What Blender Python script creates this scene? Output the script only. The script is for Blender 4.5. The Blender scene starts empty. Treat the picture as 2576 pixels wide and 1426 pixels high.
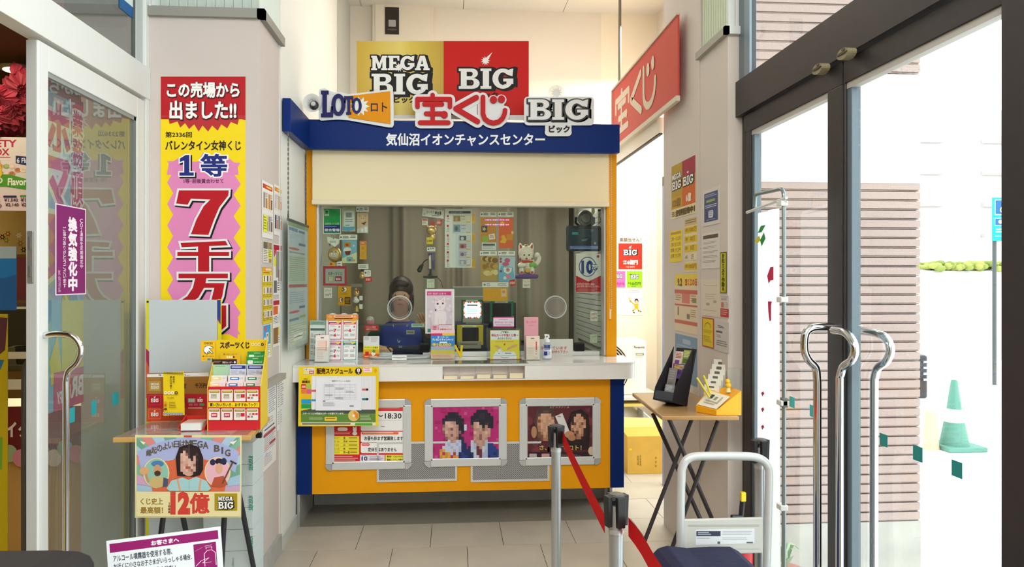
import bpy, bmesh, math, random
from mathutils import Vector as V, Matrix
random.seed(7)
SC = bpy.context.scene
COL = SC.collection
F, TH, H, CX, HY = 1900.0, math.radians(4.5), 1.45, 1288.0, 704.0
CT, ST = math.cos(TH), math.sin(TH)

# ---------------------------------------------------------------- camera, world, lights, exposure
cam = bpy.data.cameras.new('camera')
cam.sensor_width = 36.0
cam.lens = 36.0 * F / 2576.0
cam.shift_y = -9.0 / 2576.0
cam.clip_start = 0.05
camo = bpy.data.objects.new('camera', cam)
camo.location = (0, 0, H)
camo.rotation_euler = (math.pi / 2, 0, -TH)
COL.objects.link(camo)
SC.camera = camo
SC.view_settings.view_transform = 'Standard'
SC.view_settings.look = 'None'
SC.view_settings.exposure = -0.1
SC.view_settings.gamma = 1.0
SC.view_settings.use_curve_mapping = False
wd = bpy.data.worlds.new('overcast_sky')
SC.world = wd
wd.use_nodes = True
wd.node_tree.nodes['Background'].inputs[0].default_value = (0.93, 0.97, 1.0, 1)
wd.node_tree.nodes['Background'].inputs[1].default_value = 4.2


def area(name, loc, sx, sy, power, color=(1, 1, 1), rot=(0, 0, 0)):
    l = bpy.data.lights.new(name, 'AREA')
    l.shape = 'RECTANGLE'
    l.size, l.size_y, l.energy, l.color = sx, sy, power, color
    o = bpy.data.objects.new(name, l)
    o.location = loc
    o.rotation_euler = rot
    COL.objects.link(o)


area('vestibule_fill_light', (-0.2, -0.5, 3.86), 2.4, 1.4, 178, (1, 0.99, 0.97))  # unseen area light added behind the camera to fill the front faces
area('hall_ceiling_light', (0.3, 5.4, 3.86), 1.2, 0.8, 19, (1, 0.94, 0.85))
area('corridor_fill_light', (1.5, 5.7, 3.3), 0.5, 1.6, 66, (1, 0.95, 0.84))  # unseen fill light, added in place of daylight in the corridor
area('booth_fill_light', (0.2, 5.4, 2.22), 1.2, 0.3, 12, (1, 0.97, 0.88))  # unseen area light added to brighten the inside of the booth
area('shop_ceiling_light', (-2.6, 3.4, 2.62), 1.0, 1.6, 22, (1, 0.82, 0.6))


# ---------------------------------------------------------------- materials
def lin(c):
    if isinstance(c, str):
        c = c.lstrip('#')
        c = ''.join(q * 2 for q in c) if len(c) == 3 else c
        c = tuple(int(c[i:i + 2], 16) / 255.0 for i in (0, 2, 4))
    return tuple(x / 12.92 if x <= 0.04045 else ((x + 0.055) / 1.055) ** 2.4 for x in c)


_mc = {}


def M(c, rough=0.5, metal=0.0, emit=0.0, spec=0.5, noise=0.0, nscale=6.0, bump=0.0, bscale=80.0):
    key = (c, rough, metal, emit, spec, noise, nscale, bump, bscale)
    if key in _mc:
        return _mc[key]
    m = bpy.data.materials.new('mat_' + (c if isinstance(c, str) else 'x').lstrip('#'))
    m.use_nodes = True
    nt = m.node_tree
    b = nt.nodes['Principled BSDF']
    rgb = lin(c)
    b.inputs['Base Color'].default_value = (*rgb, 1)
    b.inputs['Roughness'].default_value = rough
    b.inputs['Metallic'].default_value = metal
    b.inputs['Specular IOR Level'].default_value = spec
    if emit:
        b.inputs['Emission Color'].default_value = (*rgb, 1)
        b.inputs['Emission Strength'].default_value = emit
    if noise:
        tc = nt.nodes.new('ShaderNodeTexCoord')
        n = nt.nodes.new('ShaderNodeTexNoise')
        n.inputs['Scale'].default_value = nscale
        n.inputs['Detail'].default_value = 6
        r = nt.nodes.new('ShaderNodeValToRGB')
        r.color_ramp.elements[0].position = 0.3
        r.color_ramp.elements[1].position = 0.7
        r.color_ramp.elements[0].color = (*[x * (1 - noise) for x in rgb], 1)
        r.color_ramp.elements[1].color = (*[min(1, x * (1 + noise)) for x in rgb], 1)
        nt.links.new(tc.outputs['Object'], n.inputs['Vector'])
        nt.links.new(n.outputs['Fac'], r.inputs['Fac'])
        nt.links.new(r.outputs['Color'], b.inputs['Base Color'])
    if bump:
        tc = nt.nodes.new('ShaderNodeTexCoord')
        n = nt.nodes.new('ShaderNodeTexNoise')
        n.inputs['Scale'].default_value = bscale
        bp = nt.nodes.new('ShaderNodeBump')
        bp.inputs['Strength'].default_value = bump
        bp.inputs['Distance'].default_value = 0.01
        nt.links.new(tc.outputs['Object'], n.inputs['Vector'])
        nt.links.new(n.outputs['Fac'], bp.inputs['Height'])
        nt.links.new(bp.outputs['Normal'], b.inputs['Normal'])
    _mc[key] = m
    return m


def glass(tint, refl=1.0, rough=0.0, haze=0.0):
    key = ('glass', tint, refl, rough, haze)
    if key in _mc:
        return _mc[key]
    m = bpy.data.materials.new('glass_pane')
    m.use_nodes = True
    nt = m.node_tree
    nt.nodes.clear()
    out = nt.nodes.new('ShaderNodeOutputMaterial')
    tr = nt.nodes.new('ShaderNodeBsdfTransparent')
    tr.inputs[0].default_value = (*lin(tint), 1)
    gl = nt.nodes.new('ShaderNodeBsdfGlossy')
    gl.inputs['Roughness'].default_value = rough
    fr = nt.nodes.new('ShaderNodeFresnel')
    fr.inputs['IOR'].default_value = 1.5
    mul = nt.nodes.new('ShaderNodeMath')
    mul.operation = 'MULTIPLY'
    mul.use_clamp = True
    mul.inputs[1].default_value = refl
    mx = nt.nodes.new('ShaderNodeMixShader')
    geo = nt.nodes.new('ShaderNodeNewGeometry')
    inv = nt.nodes.new('ShaderNodeMath')
    inv.operation = 'SUBTRACT'
    inv.inputs[0].default_value = 1.0
    nt.links.new(geo.outputs['Backfacing'], inv.inputs[1])
    m2 = nt.nodes.new('ShaderNodeMath')
    m2.operation = 'MULTIPLY'
    nt.links.new(fr.outputs[0], m2.inputs[0])
    nt.links.new(inv.outputs[0], m2.inputs[1])
    nt.links.new(m2.outputs[0], mul.inputs[0])
    nt.links.new(mul.outputs[0], mx.inputs[0])
    last = tr
    if haze:
        df = nt.nodes.new('ShaderNodeBsdfDiffuse')
        df.inputs[0].default_value = (0.9, 0.93, 0.93, 1)
        mh = nt.nodes.new('ShaderNodeMixShader')
        mh.inputs[0].default_value = haze
        nt.links.new(tr.outputs[0], mh.inputs[1])
        nt.links.new(df.outputs[0], mh.inputs[2])
        last = mh
    nt.links.new(last.outputs[0], mx.inputs[1])
    nt.links.new(gl.outputs[0], mx.inputs[2])
    nt.links.new(mx.outputs[0], out.inputs[0])
    _mc[key] = m
    return m


CHROME = M('#d8dadc', 0.12, 1.0)
ALU = M('#c9cccd', 0.35, 0.9)
ALUW = M('#d4d6d6', 0.35, 0.3)
BLACK = M('#17161a', 0.45)
ACRYL = glass('#f8fbfa', 0.5, 0.0, 0.015)


# ---------------------------------------------------------------- geometry
def ray(px, py):
    a, b = (px - CX) / F, (HY - py) / F
    return V((ST + CT * a, CT - ST * a, b))


class Surf:
    """a flat surface in the room: origin O, unit axes u (along) and v (up), normal u x v"""

    def __init__(s, O, u, v):
        s.O, s.u, s.v = V(O), V(u).normalized(), V(v).normalized()
        s.n = s.u.cross(s.v).normalized()

    def uv(s, px, py):
        d = ray(px, py)
        C0 = V((0, 0, H))
        t = (s.O - C0).dot(s.n) / d.dot(s.n)
        q = C0 + d * t - s.O
        return q.dot(s.u), q.dot(s.v)

    def P(s, a, b, d=0.0):
        return s.O + s.u * a + s.v * b + s.n * d

    def px(s, x, y, d=0.0):
        return s.P(*s.uv(x, y), d)


def front(Y):
    return Surf((0, Y, 0), (1, 0, 0), (0, 0, 1))


def lwall(X):
    return Surf((X, 0, 0), (0, 1, 0), (0, 0, 1))


def rwall(X):
    return Surf((X, 0, 0), (0, -1, 0), (0, 0, 1))


def top(Z):
    return Surf((0, 0, Z), (1, 0, 0), (0, 1, 0))


def lean(P, yaw=0.0, back=0.0, roll=0.0):
    """a sheet standing at P, turned by yaw degrees about z, leaning back, rolled in its plane"""
    R = Matrix.Rotation(math.radians(yaw), 3, 'Z')
    u = R @ V((1, 0, 0))
    b = math.radians(back)
    v = R @ V((0, math.sin(b), math.cos(b)))
    if roll:
        r = math.radians(roll)
        u, v = u * math.cos(r) + v * math.sin(r), v * math.cos(r) - u * math.sin(r)
    return Surf(P, u, v)


class MB:
    def __init__(s):
        s.v, s.f, s.fm, s.mats = [], [], [], []

    def mi(s, m):
        if m not in s.mats:
            s.mats.append(m)
        return s.mats.index(m)

    def poly(s, pts, m):
        i = len(s.v)
        s.v += [tuple(p) for p in pts]
        s.f.append(tuple(range(i, i + len(pts))))
        s.fm.append(s.mi(m))
        return s

    def mesh(s, vs, fs, m):
        i = len(s.v)
        s.v += [tuple(p) for p in vs]
        k = s.mi(m)
        for f in fs:
            s.f.append(tuple(i + j for j in f))
            s.fm.append(k)
        return s

    def hexa(s, p, m):
        """p: 4 bottom points (ccw seen from the outside top), 4 top points"""
        return s.mesh(p, [(3, 2, 1, 0), (4, 5, 6, 7), (0, 1, 5, 4), (1, 2, 6, 5), (2, 3, 7, 6), (3, 0, 4, 7)], m)

    def box(s, x0, y0, z0, x1, y1, z1, m):
        return s.hexa([(x0, y0, z0), (x1, y0, z0), (x1, y1, z0), (x0, y1, z0), (x0, y0, z1), (x1, y0, z1), (x1, y1, z1), (x0, y1, z1)], m)

    def sbox(s, S, a0, b0, a1, b1, d0, d1, m):
        """box on a surface: along a, up b, out d"""
        return s.hexa([S.P(a0, b0, d0), S.P(a1, b0, d0), S.P(a1, b1, d0), S.P(a0, b1, d0), S.P(a0, b0, d1), S.P(a1, b0, d1), S.P(a1, b1, d1), S.P(a0, b1, d1)], m)

    def pbox(s, S, x0, y0, x1, y1, d0, d1, m):
        a0, b1 = S.uv(x0, y0)
        a1, b0 = S.uv(x1, y1)
        return s.sbox(S, a0, b0, a1, b1, d0, d1, m)

    def prism(s, S, ab, d0, d1, m, side=None):
        n = len(ab)
        lo = [S.P(a, b, d0) for a, b in ab]
        hi = [S.P(a, b, d1) for a, b in ab]
        i = len(s.v)
        s.v += [tuple(p) for p in lo + hi]
        k = s.mi(m)
        k2 = s.mi(side or m)
        s.f.append(tuple(i + n + j for j in range(n)))
        s.fm.append(k)
        s.f.append(tuple(i + j for j in reversed(range(n))))
        s.fm.append(k2)
        for j in range(n):
            q = (j + 1) % n
            s.f.append((i + j, i + q, i + n + q, i + n + j))
            s.fm.append(k2)
        return s

    def tube(s, path, r, m, n=10, cap=True, r1=None):
        path = [V(p) for p in path]
        i0 = len(s.v)
        k = s.mi(m)
        t0 = (path[1] - path[0]).normalized()
        ref = V((0, 0, 1)) if abs(t0.z) < 0.9 else V((1, 0, 0))
        a = t0.cross(ref).normalized()
        for j, p in enumerate(path):
            t = (path[min(j + 1, len(path) - 1)] - path[max(j - 1, 0)]).normalized()
            a = (a - t * a.dot(t)).normalized()
            b = t.cross(a)
            rr = r if r1 is None else r + (r1 - r) * j / (len(path) - 1)
            if not isinstance(r, (int, float)):
                rr = r[j]
            for q in range(n):
                w = 2 * math.pi * q / n
                s.v.append(tuple(p + (a * math.cos(w) + b * math.sin(w)) * rr))
        for j in range(len(path) - 1):
            for q in range(n):
                q2 = (q + 1) % n
                s.f.append((i0 + j * n + q, i0 + j * n + q2, i0 + (j + 1) * n + q2, i0 + (j + 1) * n + q))
                s.fm.append(k)
        if cap:
            s.f.append(tuple(i0 + q for q in reversed(range(n))))
            s.f.append(tuple(i0 + (len(path) - 1) * n + q for q in range(n)))
            s.fm += [k, k]
        return s

    def lathe(s, c, prof, m, n=20, axis=(0, 0, 1), sx=1.0, sy=1.0, cap=True):
        c = V(c)
        ax = V(axis).normalized()
        ref = V((1, 0, 0)) if abs(ax.x) < 0.9 else V((0, 1, 0))
        b = ax.cross(ref).normalized()
        a = b.cross(ax)
        i0 = len(s.v)
        k = s.mi(m)
        for r, z in prof:
            for q in range(n):
                w = 2 * math.pi * q / n
                s.v.append(tuple(c + ax * z + a * (r * sx * math.cos(w)) + b * (r * sy * math.sin(w))))
        for j in range(len(prof) - 1):
            for q in range(n):
                q2 = (q + 1) % n
                s.f.append((i0 + j * n + q, i0 + j * n + q2, i0 + (j + 1) * n + q2, i0 + (j + 1) * n + q))
                s.fm.append(k)
        if cap:
            s.f.append(tuple(i0 + q for q in reversed(range(n))))
            s.f.append(tuple(i0 + (len(prof) - 1) * n + q for q in range(n)))
            s.fm += [k, k]
        return s

    def ball(s, c, rx, ry, rz, m, n=14, k=8):
        c = V(c)
        prof = [(math.sin(math.pi * (j + 0.02) / (k + 0.04)), -math.cos(math.pi * (j + 0.02) / (k + 0.04))) for j in range(k + 1)]
        i0 = len(s.v)
        s.lathe((0, 0, 0), prof, m, n)
        for j in range(i0, len(s.v)):
            x, y, z = s.v[j]
            s.v[j] = (c.x + x * rx, c.y + y * ry, c.z + z * rz)
        return s

    def dup(s, o):
        for f, k in zip(o.f, o.fm):
            pass
        i = len(s.v)
        s.v += o.v
        for f, k in zip(o.f, o.fm):
            s.f.append(tuple(i + j for j in f))
            s.fm.append(s.mi(o.mats[k]))
        return s


_base = {}


def tag(o, label=None, cat=None, group=None, kind=None):
    for k, x in (('label', label), ('category', cat), ('group', group), ('kind', kind)):
        if x:
            o[k] = x
    return o


def mk(name, mb, parent=None, label=None, cat=None, group=None, kind=None, bevel=0.0, smooth=None, sub=0):
    me = bpy.data.meshes.new(name)
    vs = [V(p) for p in mb.v]
    if parent is None:
        xs, ys, zs = [p.x for p in vs], [p.y for p in vs], [p.z for p in vs]
        base = V(((min(xs) + max(xs)) / 2, (min(ys) + max(ys)) / 2, min(zs)))
    else:
        base = _base[parent.name]
    me.from_pydata([tuple(p - base) for p in vs], [], mb.f)
    for m in mb.mats:
        me.materials.append(m)
    me.polygons.foreach_set('material_index', mb.fm)
    if smooth is not None:
        me.polygons.foreach_set('use_smooth', [True] * len(me.polygons))
        me.update()
        me.set_sharp_from_angle(angle=math.radians(smooth))
    me.update()
    o = bpy.data.objects.new(name, me)
    COL.objects.link(o)
    _base[o.name] = base
    if parent is None:
        o.location = base
    else:
        o.parent = parent
    if bevel:
        b = o.modifiers.new('bevel', 'BEVEL')
        b.width, b.segments, b.limit_method, b.angle_limit = bevel, 2, 'ANGLE', math.radians(40)
        b.harden_normals = False
    if sub:
        b = o.modifiers.new('sub', 'SUBSURF')
        b.levels = b.render_levels = sub
    return tag(o, label, cat, group, kind)


def empty(name, loc, label=None, cat=None, group=None, kind=None):
    o = bpy.data.objects.new(name, None)
    o.location = loc
    o.empty_display_size = 0.1
    COL.objects.link(o)
    _base[o.name] = V(loc)
    return tag(o, label, cat, group, kind)


# ---------------------------------------------------------------- lettering
_tc = {}
TS = bpy.data.scenes.new('lettering_workbench')


def _eval(c):
    o = bpy.data.objects.new('tmp', c)
    TS.collection.objects.link(o)
    TS.view_layers[0].update()
    dg = TS.view_layers[0].depsgraph
    me = bpy.data.meshes.new_from_object(o.evaluated_get(dg))
    flat = c.bevel_depth == 0
    zk = 0.0 if flat else 1.0 / c.bevel_depth
    vs = [(v.co.x, v.co.y, v.co.z * zk) for v in me.vertices]
    fs = []
    for p in me.polygons:
        if not flat and p.normal.z < 0.05:
            continue
        f = tuple(p.vertices)
        a = sum(vs[f[i - 1]][0] * vs[f[i]][1] - vs[f[i]][0] * vs[f[i - 1]][1] for i in range(len(f)))
        if abs(a) < 1e-9:
            continue
        fs.append(f if a > 0 else f[::-1])
    bpy.data.objects.remove(o)
    bpy.data.curves.remove(c)
    bpy.data.meshes.remove(me)
    return vs, fs


def text_mesh(s, stroke, res):
    key = (s, stroke, res)
    if key in _tc:
        return _tc[key]
    out = []
    for fill, bev in (('FRONT', 0), ('NONE', stroke)) if stroke else (('FRONT', 0),):
        c = bpy.data.curves.new('t', 'FONT')
        c.body = s
        c.resolution_u = res
        c.fill_mode = fill
        c.bevel_depth = bev
        c.bevel_resolution = 0
        c.space_line = 1.0
        out.append(_eval(c))
    _tc[key] = out
    return out


def arc(cx, cy, rx, ry, a0, a1, n=8):
    return [(cx + rx * math.cos(math.radians(a0 + (a1 - a0) * i / n)), cy + ry * math.sin(math.radians(a0 + (a1 - a0) * i / n))) for i in range(n + 1)]


SLAB = {
    'B': (1.0, [[(0, 1), (.62, 1)] + arc(.62, .76, .30, .24, 90, -78) + arc(.66, .265, .34, .265, 70, -90) + [(0, 0), (0, .13), (.1, .13), (.1, .87), (0, .87)],
                [(.38, .84), (.58, .84)] + arc(.58, .73, .09, .11, 90, -90, 6) + [(.38, .62)],
                [(.38, .44), (.62, .44)] + arc(.62, .30, .10, .14, 90, -90, 6) + [(.38, .16)]]),
    'I': (.52, [[(0, 1), (.52, 1), (.52, .87), (.41, .87), (.41, .13), (.52, .13), (.52, 0), (0, 0), (0, .13), (.11, .13), (.11, .87), (0, .87)]]),
    'G': (1.0, [arc(.5, .5, .5, .5, 58, 330, 18) + [(1.0, .22), (1.0, .5), (.52, .5), (.52, .36), (.68, .36), (.66, .2)] + arc(.5, .5, .22, .31, 305, 60, 12) + [(.74, .68), (.96, .62), (1.0, 1.0), (.9, .98)]]),
    'M': (1.15, [[(0, 1), (.38, 1), (.58, .48), (.78, 1), (1.15, 1), (1.15, .87), (1.06, .87), (1.06, .13), (1.15, .13), (1.15, 0), (.72, 0), (.72, .13), (.8, .13), (.8, .6), (.64, .12), (.5, .12), (.33, .6), (.33, .13), (.42, .13), (.42, 0), (0, 0), (0, .13), (.09, .13), (.09, .87), (0, .87)]]),
    'E': (.85, [[(0, 1), (.82, 1), (.82, .66), (.7, .66), (.66, .84), (.38, .84), (.38, .58), (.6, .58), (.6, .42), (.38, .42), (.38, .16), (.68, .16), (.72, .36), (.85, .36), (.85, 0), (0, 0), (0, .13), (.1, .13), (.1, .87), (0, .87)]]),
    'A': (1.05, [[(.36, 1), (.7, 1), (.97, .13), (1.05, .13), (1.05, 0), (.6, 0), (.6, .13), (.66, .13), (.62, .27), (.38, .27), (.34, .13), (.42, .13), (.42, 0), (0, 0), (0, .13), (.08, .13)], [(.43, .42), (.58, .42), (.51, .72)]]),
    'L': (.8, [[(0, 1), (.5, 1), (.5, .87), (.38, .87), (.38, .17), (.62, .17), (.68, .4), (.8, .4), (.8, 0), (0, 0), (0, .13), (.1, .13), (.1, .87), (0, .87)]]),
    'O': (1.0, [arc(.5, .5, .5, .5, 0, 345, 23), arc(.5, .5, .22, .33, 0, 345, 23)]),
    'T': (.95, [[(0, 1), (.95, 1), (.95, .62), (.82, .62), (.76, .84), (.62, .84), (.62, .13), (.74, .13), (.74, 0), (.21, 0), (.21, .13), (.33, .13), (.33, .84), (.19, .84), (.13, .62), (0, .62)]]),
}


def loops_mesh(loops, stroke=0.0):
    out = []
    for fill, bev in (('BOTH', 0), ('NONE', stroke)) if stroke else (('BOTH', 0),):
        c = bpy.data.curves.new('t', 'CURVE')
        c.dimensions = '2D'
        c.fill_mode = fill
        c.bevel_depth = bev
        c.bevel_resolution = 0
        for lp in loops:
            sp = c.splines.new('POLY')
            sp.points.add(len(lp) - 1)
            for p, (x, y) in zip(sp.points, lp):
                p.co = (x, y, 0, 1)
            sp.use_cyclic_u = True
        out.append(_eval(c))
    return out


def slab_mesh(word, stroke):
    key = ('slab', word, stroke)
    if key in _tc:
        return _tc[key]
    loops, x = [], 0
    for ch in word:
        w, ls = SLAB[ch]
        loops += [[(px + x, py) for px, py in lp] for lp in ls]
        x += w + (.04 if ch != 'I' else .05)
    _tc[key] = loops_mesh(loops, stroke)
    return _tc[key]


class Sheet:
    """something printed: a slab on a surface, and the print on it. mode 'px' takes pixel positions that are cast onto the surface,
    mode 'n' takes per cent of its own width and height (from its top left)."""

    def __init__(s, S, box, color='#f2f2ee', th=0.0015, mode='px', off=0.0, rough=0.5, back=None, plain=None):
        s.S, s.mode = S, mode
        if len(box) == 4:
            x0, y0, x1, y1 = box
            a0, b1 = S.uv(x0, y0)
            a1, _ = S.uv(x1, y0)
            _, b0 = S.uv(x0, y1)
        else:
            a0, b0, a1, b1 = box[1:]
        s.r = (a0, b0, a1, b1)
        s.W, s.Ht = a1 - a0, b1 - b0
        s.d = off + th
        s.base = MB()
        s.rough = rough
        if color:
            s.base.sbox(S, a0, b0, a1, b1, off, off + th, M(color, rough, spec=0.25))
        s.pr, s.tx = MB(), MB()
        s.step = 0.00009

    def at(s, x, y):
        if s.mode == 'px':
            return s.S.uv(x, y)
        a0, b0, a1, b1 = s.r
        return a0 + (a1 - a0) * x / 100.0, b1 - (b1 - b0) * y / 100.0

    def _n(s):
        s.d += s.step
        return s.d

    def mat(s, c):
        return c if not isinstance(c, str) else M(c, s.rough, spec=0.25)

    def rect(s, x0, y0, x1, y1, c):
        d = s._n()
        s.pr.poly([s.S.P(*s.at(x, y), d) for x, y in ((x0, y1), (x1, y1), (x1, y0), (x0, y0))], s.mat(c))
        return s

    def poly(s, pts, c):
        d = s._n()
        s.pr.poly([s.S.P(*s.at(x, y), d) for x, y in reversed(pts)], s.mat(c))
        return s

    def rrect(s, x0, y0, x1, y1, r, c, ry=None):
        ry = ry or r
        p = arc(x1 - r, y0 + ry, r, ry, -90, 0, 4) + arc(x1 - r, y1 - ry, r, ry, 0, 90, 4) + arc(x0 + r, y1 - ry, r, ry, 90, 180, 4) + arc(x0 + r, y0 + ry, r, ry, 180, 270, 4)
        return s.poly(p, c)

    def ell(s, cx, cy, rx, ry, c, n=20):
        return s.poly(arc(cx, cy, rx, ry, 0, 360 - 360 / n, n - 1), c)

    def star(s, cx, cy, r1, r2, n, c, ph=0, sy=1.0):
        d = s._n()
        m = s.mat(c)
        pts = []
        for i in range(2 * n):
            r = r1 if i % 2 == 0 else r2
            w = ph + math.pi * i / n
            pts.append(s.S.P(*s.at(cx + r * math.cos(w), cy - r * sy * math.sin(w)), d))
        o = s.S.P(*s.at(cx, cy), d)
        i0 = len(s.pr.v)
        s.pr.mesh([o] + pts, [(0, i + 1, (i + 1) % (2 * n) + 1) for i in range(2 * n)], m)
        return s

    def line(s, pts, w, c):
        """a drawn stroke, w wide in the sheet's own units"""
        d = s._n()
        m = s.mat(c)
        for (xa, ya), (xb, yb) in zip(pts, pts[1:]):
            L = math.hypot(xb - xa, yb - ya) or 1
            nx, ny = -(yb - ya) / L * w / 2, (xb - xa) / L * w / 2
            s.pr.poly([s.S.P(*s.at(x, y), d) for x, y in ((xa + nx, ya + ny), (xb + nx, yb + ny), (xb - nx, yb - ny), (xa - nx, ya - ny))], m)
        for x, y in pts[1:-1]:
            s.pr.poly([s.S.P(*s.at(x + w / 2 * math.cos(k * math.pi / 4), y - w / 2 * math.sin(k * math.pi / 4)), d) for k in range(8)], m)
        return s

    def lines(s, x0, y0, x1, y1, n, c='#8a8a88', fill=0.4, rag=0.25):
        """rows of print too small to read in the photograph"""
        d = s._n()
        m = s.mat(c)
        for i in range(n):
            ya = y0 + (y1 - y0) * i / n
            yb = ya + (y1 - y0) / n * fill
            xb = x1 - (x1 - x0) * rag * random.random()
            s.pr.poly([s.S.P(*s.at(x, y), d) for x, y in ((x0, yb), (xb, yb), (xb, ya), (x0, ya))], m)
        return s

    def mosaic(s, x0, y0, x1, y1, rows, pal, jit=0.0):
        d = s._n()
        nr, nc = len(rows), len(rows[0])
        for j, row in enumerate(rows):
            for i, ch in enumerate(row):
                if ch == '.':
                    continue
                xa, xb = x0 + (x1 - x0) * i / nc, x0 + (x1 - x0) * (i + 1) / nc
                ya, yb = y0 + (y1 - y0) * j / nr, y0 + (y1 - y0) * (j + 1) / nr
                s.pr.poly([s.S.P(*s.at(x, y), d) for x, y in ((xa, yb), (xb, yb), (xb, ya), (xa, ya))], s.mat(pal[ch]))
        return s

    def _place(s, parts, box, m, d, shear=0.0, fit=None, rot=0):
        vs0 = fit or [p for vs, _ in parts[:1] for p in vs]
        if not vs0:
            return
        mnx, mxx = min(p[0] for p in vs0), max(p[0] for p in vs0)
        mny, mxy = min(p[1] for p in vs0), max(p[1] for p in vs0)
        x0, y0, x1, y1 = box
        w, h = max(mxx - mnx, 1e-6), max(mxy - mny, 1e-6)
        if not rot and not shear:
            pa, pb, pc = s.at(x0, y0), s.at(x1, y0), s.at(x0, y1)
            k = (abs(pb[0] - pa[0]) / w) / max(abs(pc[1] - pa[1]) / h, 1e-9)
            if k > 1.9:
                q = (x1 - x0) * (1 - 1.25 / k) / 2
                x0, x1 = x0 + q, x1 - q
        for vs, fs in parts:
            pts = []
            if not fs:
                continue
            for x, y, z in vs:
                a, b = (x - mnx) / w, (y - mny) / h
                if rot == 90:
                    a, b = 1 - b, a
                elif rot == -90:
                    a, b = b, 1 - a
                X, Y = x0 + (x1 - x0) * (a + shear * (b - 0.5)), y1 + (y0 - y1) * b
                pts.append(s.S.P(*s.at(X, Y), d + z * 0.00005))
            s.tx.mesh(pts, fs, m)
            d -= 0.000015

    def text(s, t, x0, y0, x1, y1, c, bold=0.02, out=None, outw=0.08, shear=0.0, res=2, sh=None, shd=(2, 2), rot=0):
        fit = [p for p in text_mesh(t, 0, res)[0][0]]
        if sh:
            s._place(text_mesh(t, outw or bold, res), (x0 + shd[0], y0 + shd[1], x1 + shd[0], y1 + shd[1]), s.mat(sh), s._n(), shear, fit, rot)
        if out:
            s._place(text_mesh(t, outw, res), (x0, y0, x1, y1), s.mat(out), s._n(), shear, fit, rot)
        s._place(text_mesh(t, bold, res), (x0, y0, x1, y1), s.mat(c), s._n(), shear, fit, rot)
        return s

    def vtext(s, t, x0, y0, x1, y1, c, bold=0.02, out=None, outw=0.08, res=2):
        n = len(t)
        h = (y1 - y0) / n
        for i, ch in enumerate(t):
            if ch == ' ':
                continue
            if ch in 'ー～':
                s.line([((x0 + x1) / 2, y0 + h * i + h * .1), ((x0 + x1) / 2, y0 + h * i + h * .9)], (x1 - x0) * .12, c)
                continue
            if ch in '、。':
                s.text(ch, x0 + (x1 - x0) * .6, y0 + h * i, x1, y0 + h * (i + .35), c, bold)
                continue
            k = .18 if ch in 'っゃゅょッャュョ' else 0.04
            s.text(ch, x0 + (x1 - x0) * k, y0 + h * i + h * .06, x1, y0 + h * (i + 1) - h * .06, c, bold, out, outw, res=res)
        return s

    def slab(s, word, x0, y0, x1, y1, c='#f4f4f2', out='#141214', outw=0.07, sh=None, shd=(0, 0), bold=0.0):
        fit = slab_mesh(word, 0)[0][0]
        if sh:
            n = 4
            d = s._n()
            for k in range(n):
                q = (k + 1) / n
                s._place(slab_mesh(word, outw), (x0 + shd[0] * q, y0 + shd[1] * q, x1 + shd[0] * q, y1 + shd[1] * q), s.mat(sh), d, 0, fit)
        if out:
            s._place(slab_mesh(word, outw), (x0, y0, x1, y1), s.mat(out), s._n(), 0, fit)
        s._place(slab_mesh(word, bold), (x0, y0, x1, y1), s.mat(c), s._n(), 0, fit)
        return s

    def big(s, x0, y0, x1, y1, c='#f4f4f2', out='#141214', star=True, sh=True):
        """the word BIG with a spark over the I"""
        w, h = x1 - x0, y1 - y0
        s.slab('BIG', x0, y0, x1, y1, c, out, 0.08, sh=out if sh else None, shd=(w * .05, h * .04))
        if star:
            cx, cy = x0 + w * .49, y0 - h * .38
            s.star(cx, cy, h * .24, h * .12, 11, c)
            s.poly([(cx - h * .03, cy - h * .1), (cx + h * .34, cy - h * .42), (cx + h * .09, cy + h * .03)], c)
        return s

    def done(s, name, label=None, cat=None, group=None, parent=None, bevel=0.0, printname='print'):
        if s.base.f:
            o = mk(name, s.base, parent, label, cat, group, bevel=bevel)
        else:
            o = parent
        if s.pr.f:
            mk(printname, s.pr, o, kind='stuff')
        if s.tx.f:
            mk('lettering', s.tx, o, kind='stuff')
        return o


def rows(s):
    return s.split()
# ================================================================= the setting
PINK = M('#cabfba', 0.75, noise=0.02, nscale=3, bump=0.08, bscale=220)
WHITE = M('#e9ebe6', 0.7, noise=0.015, nscale=2)
CREAM = M('#e6ddd0', 0.75, noise=0.015, nscale=2)
GREYT = M('#8f8d86', 0.5)
STONE = M('#a9aaa6', 0.55, noise=0.12, nscale=9)
FRAMEW = M('#dfe2e0', 0.4)
DARKF = M('#2c2526', 0.5, noise=0.1, nscale=30)
BEAD = M('#5f6e77', 0.35)


def struct(name, mb, parent=None, **k):
    return mk(name, mb, parent, kind='structure' if parent is None else None, **k)


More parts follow.
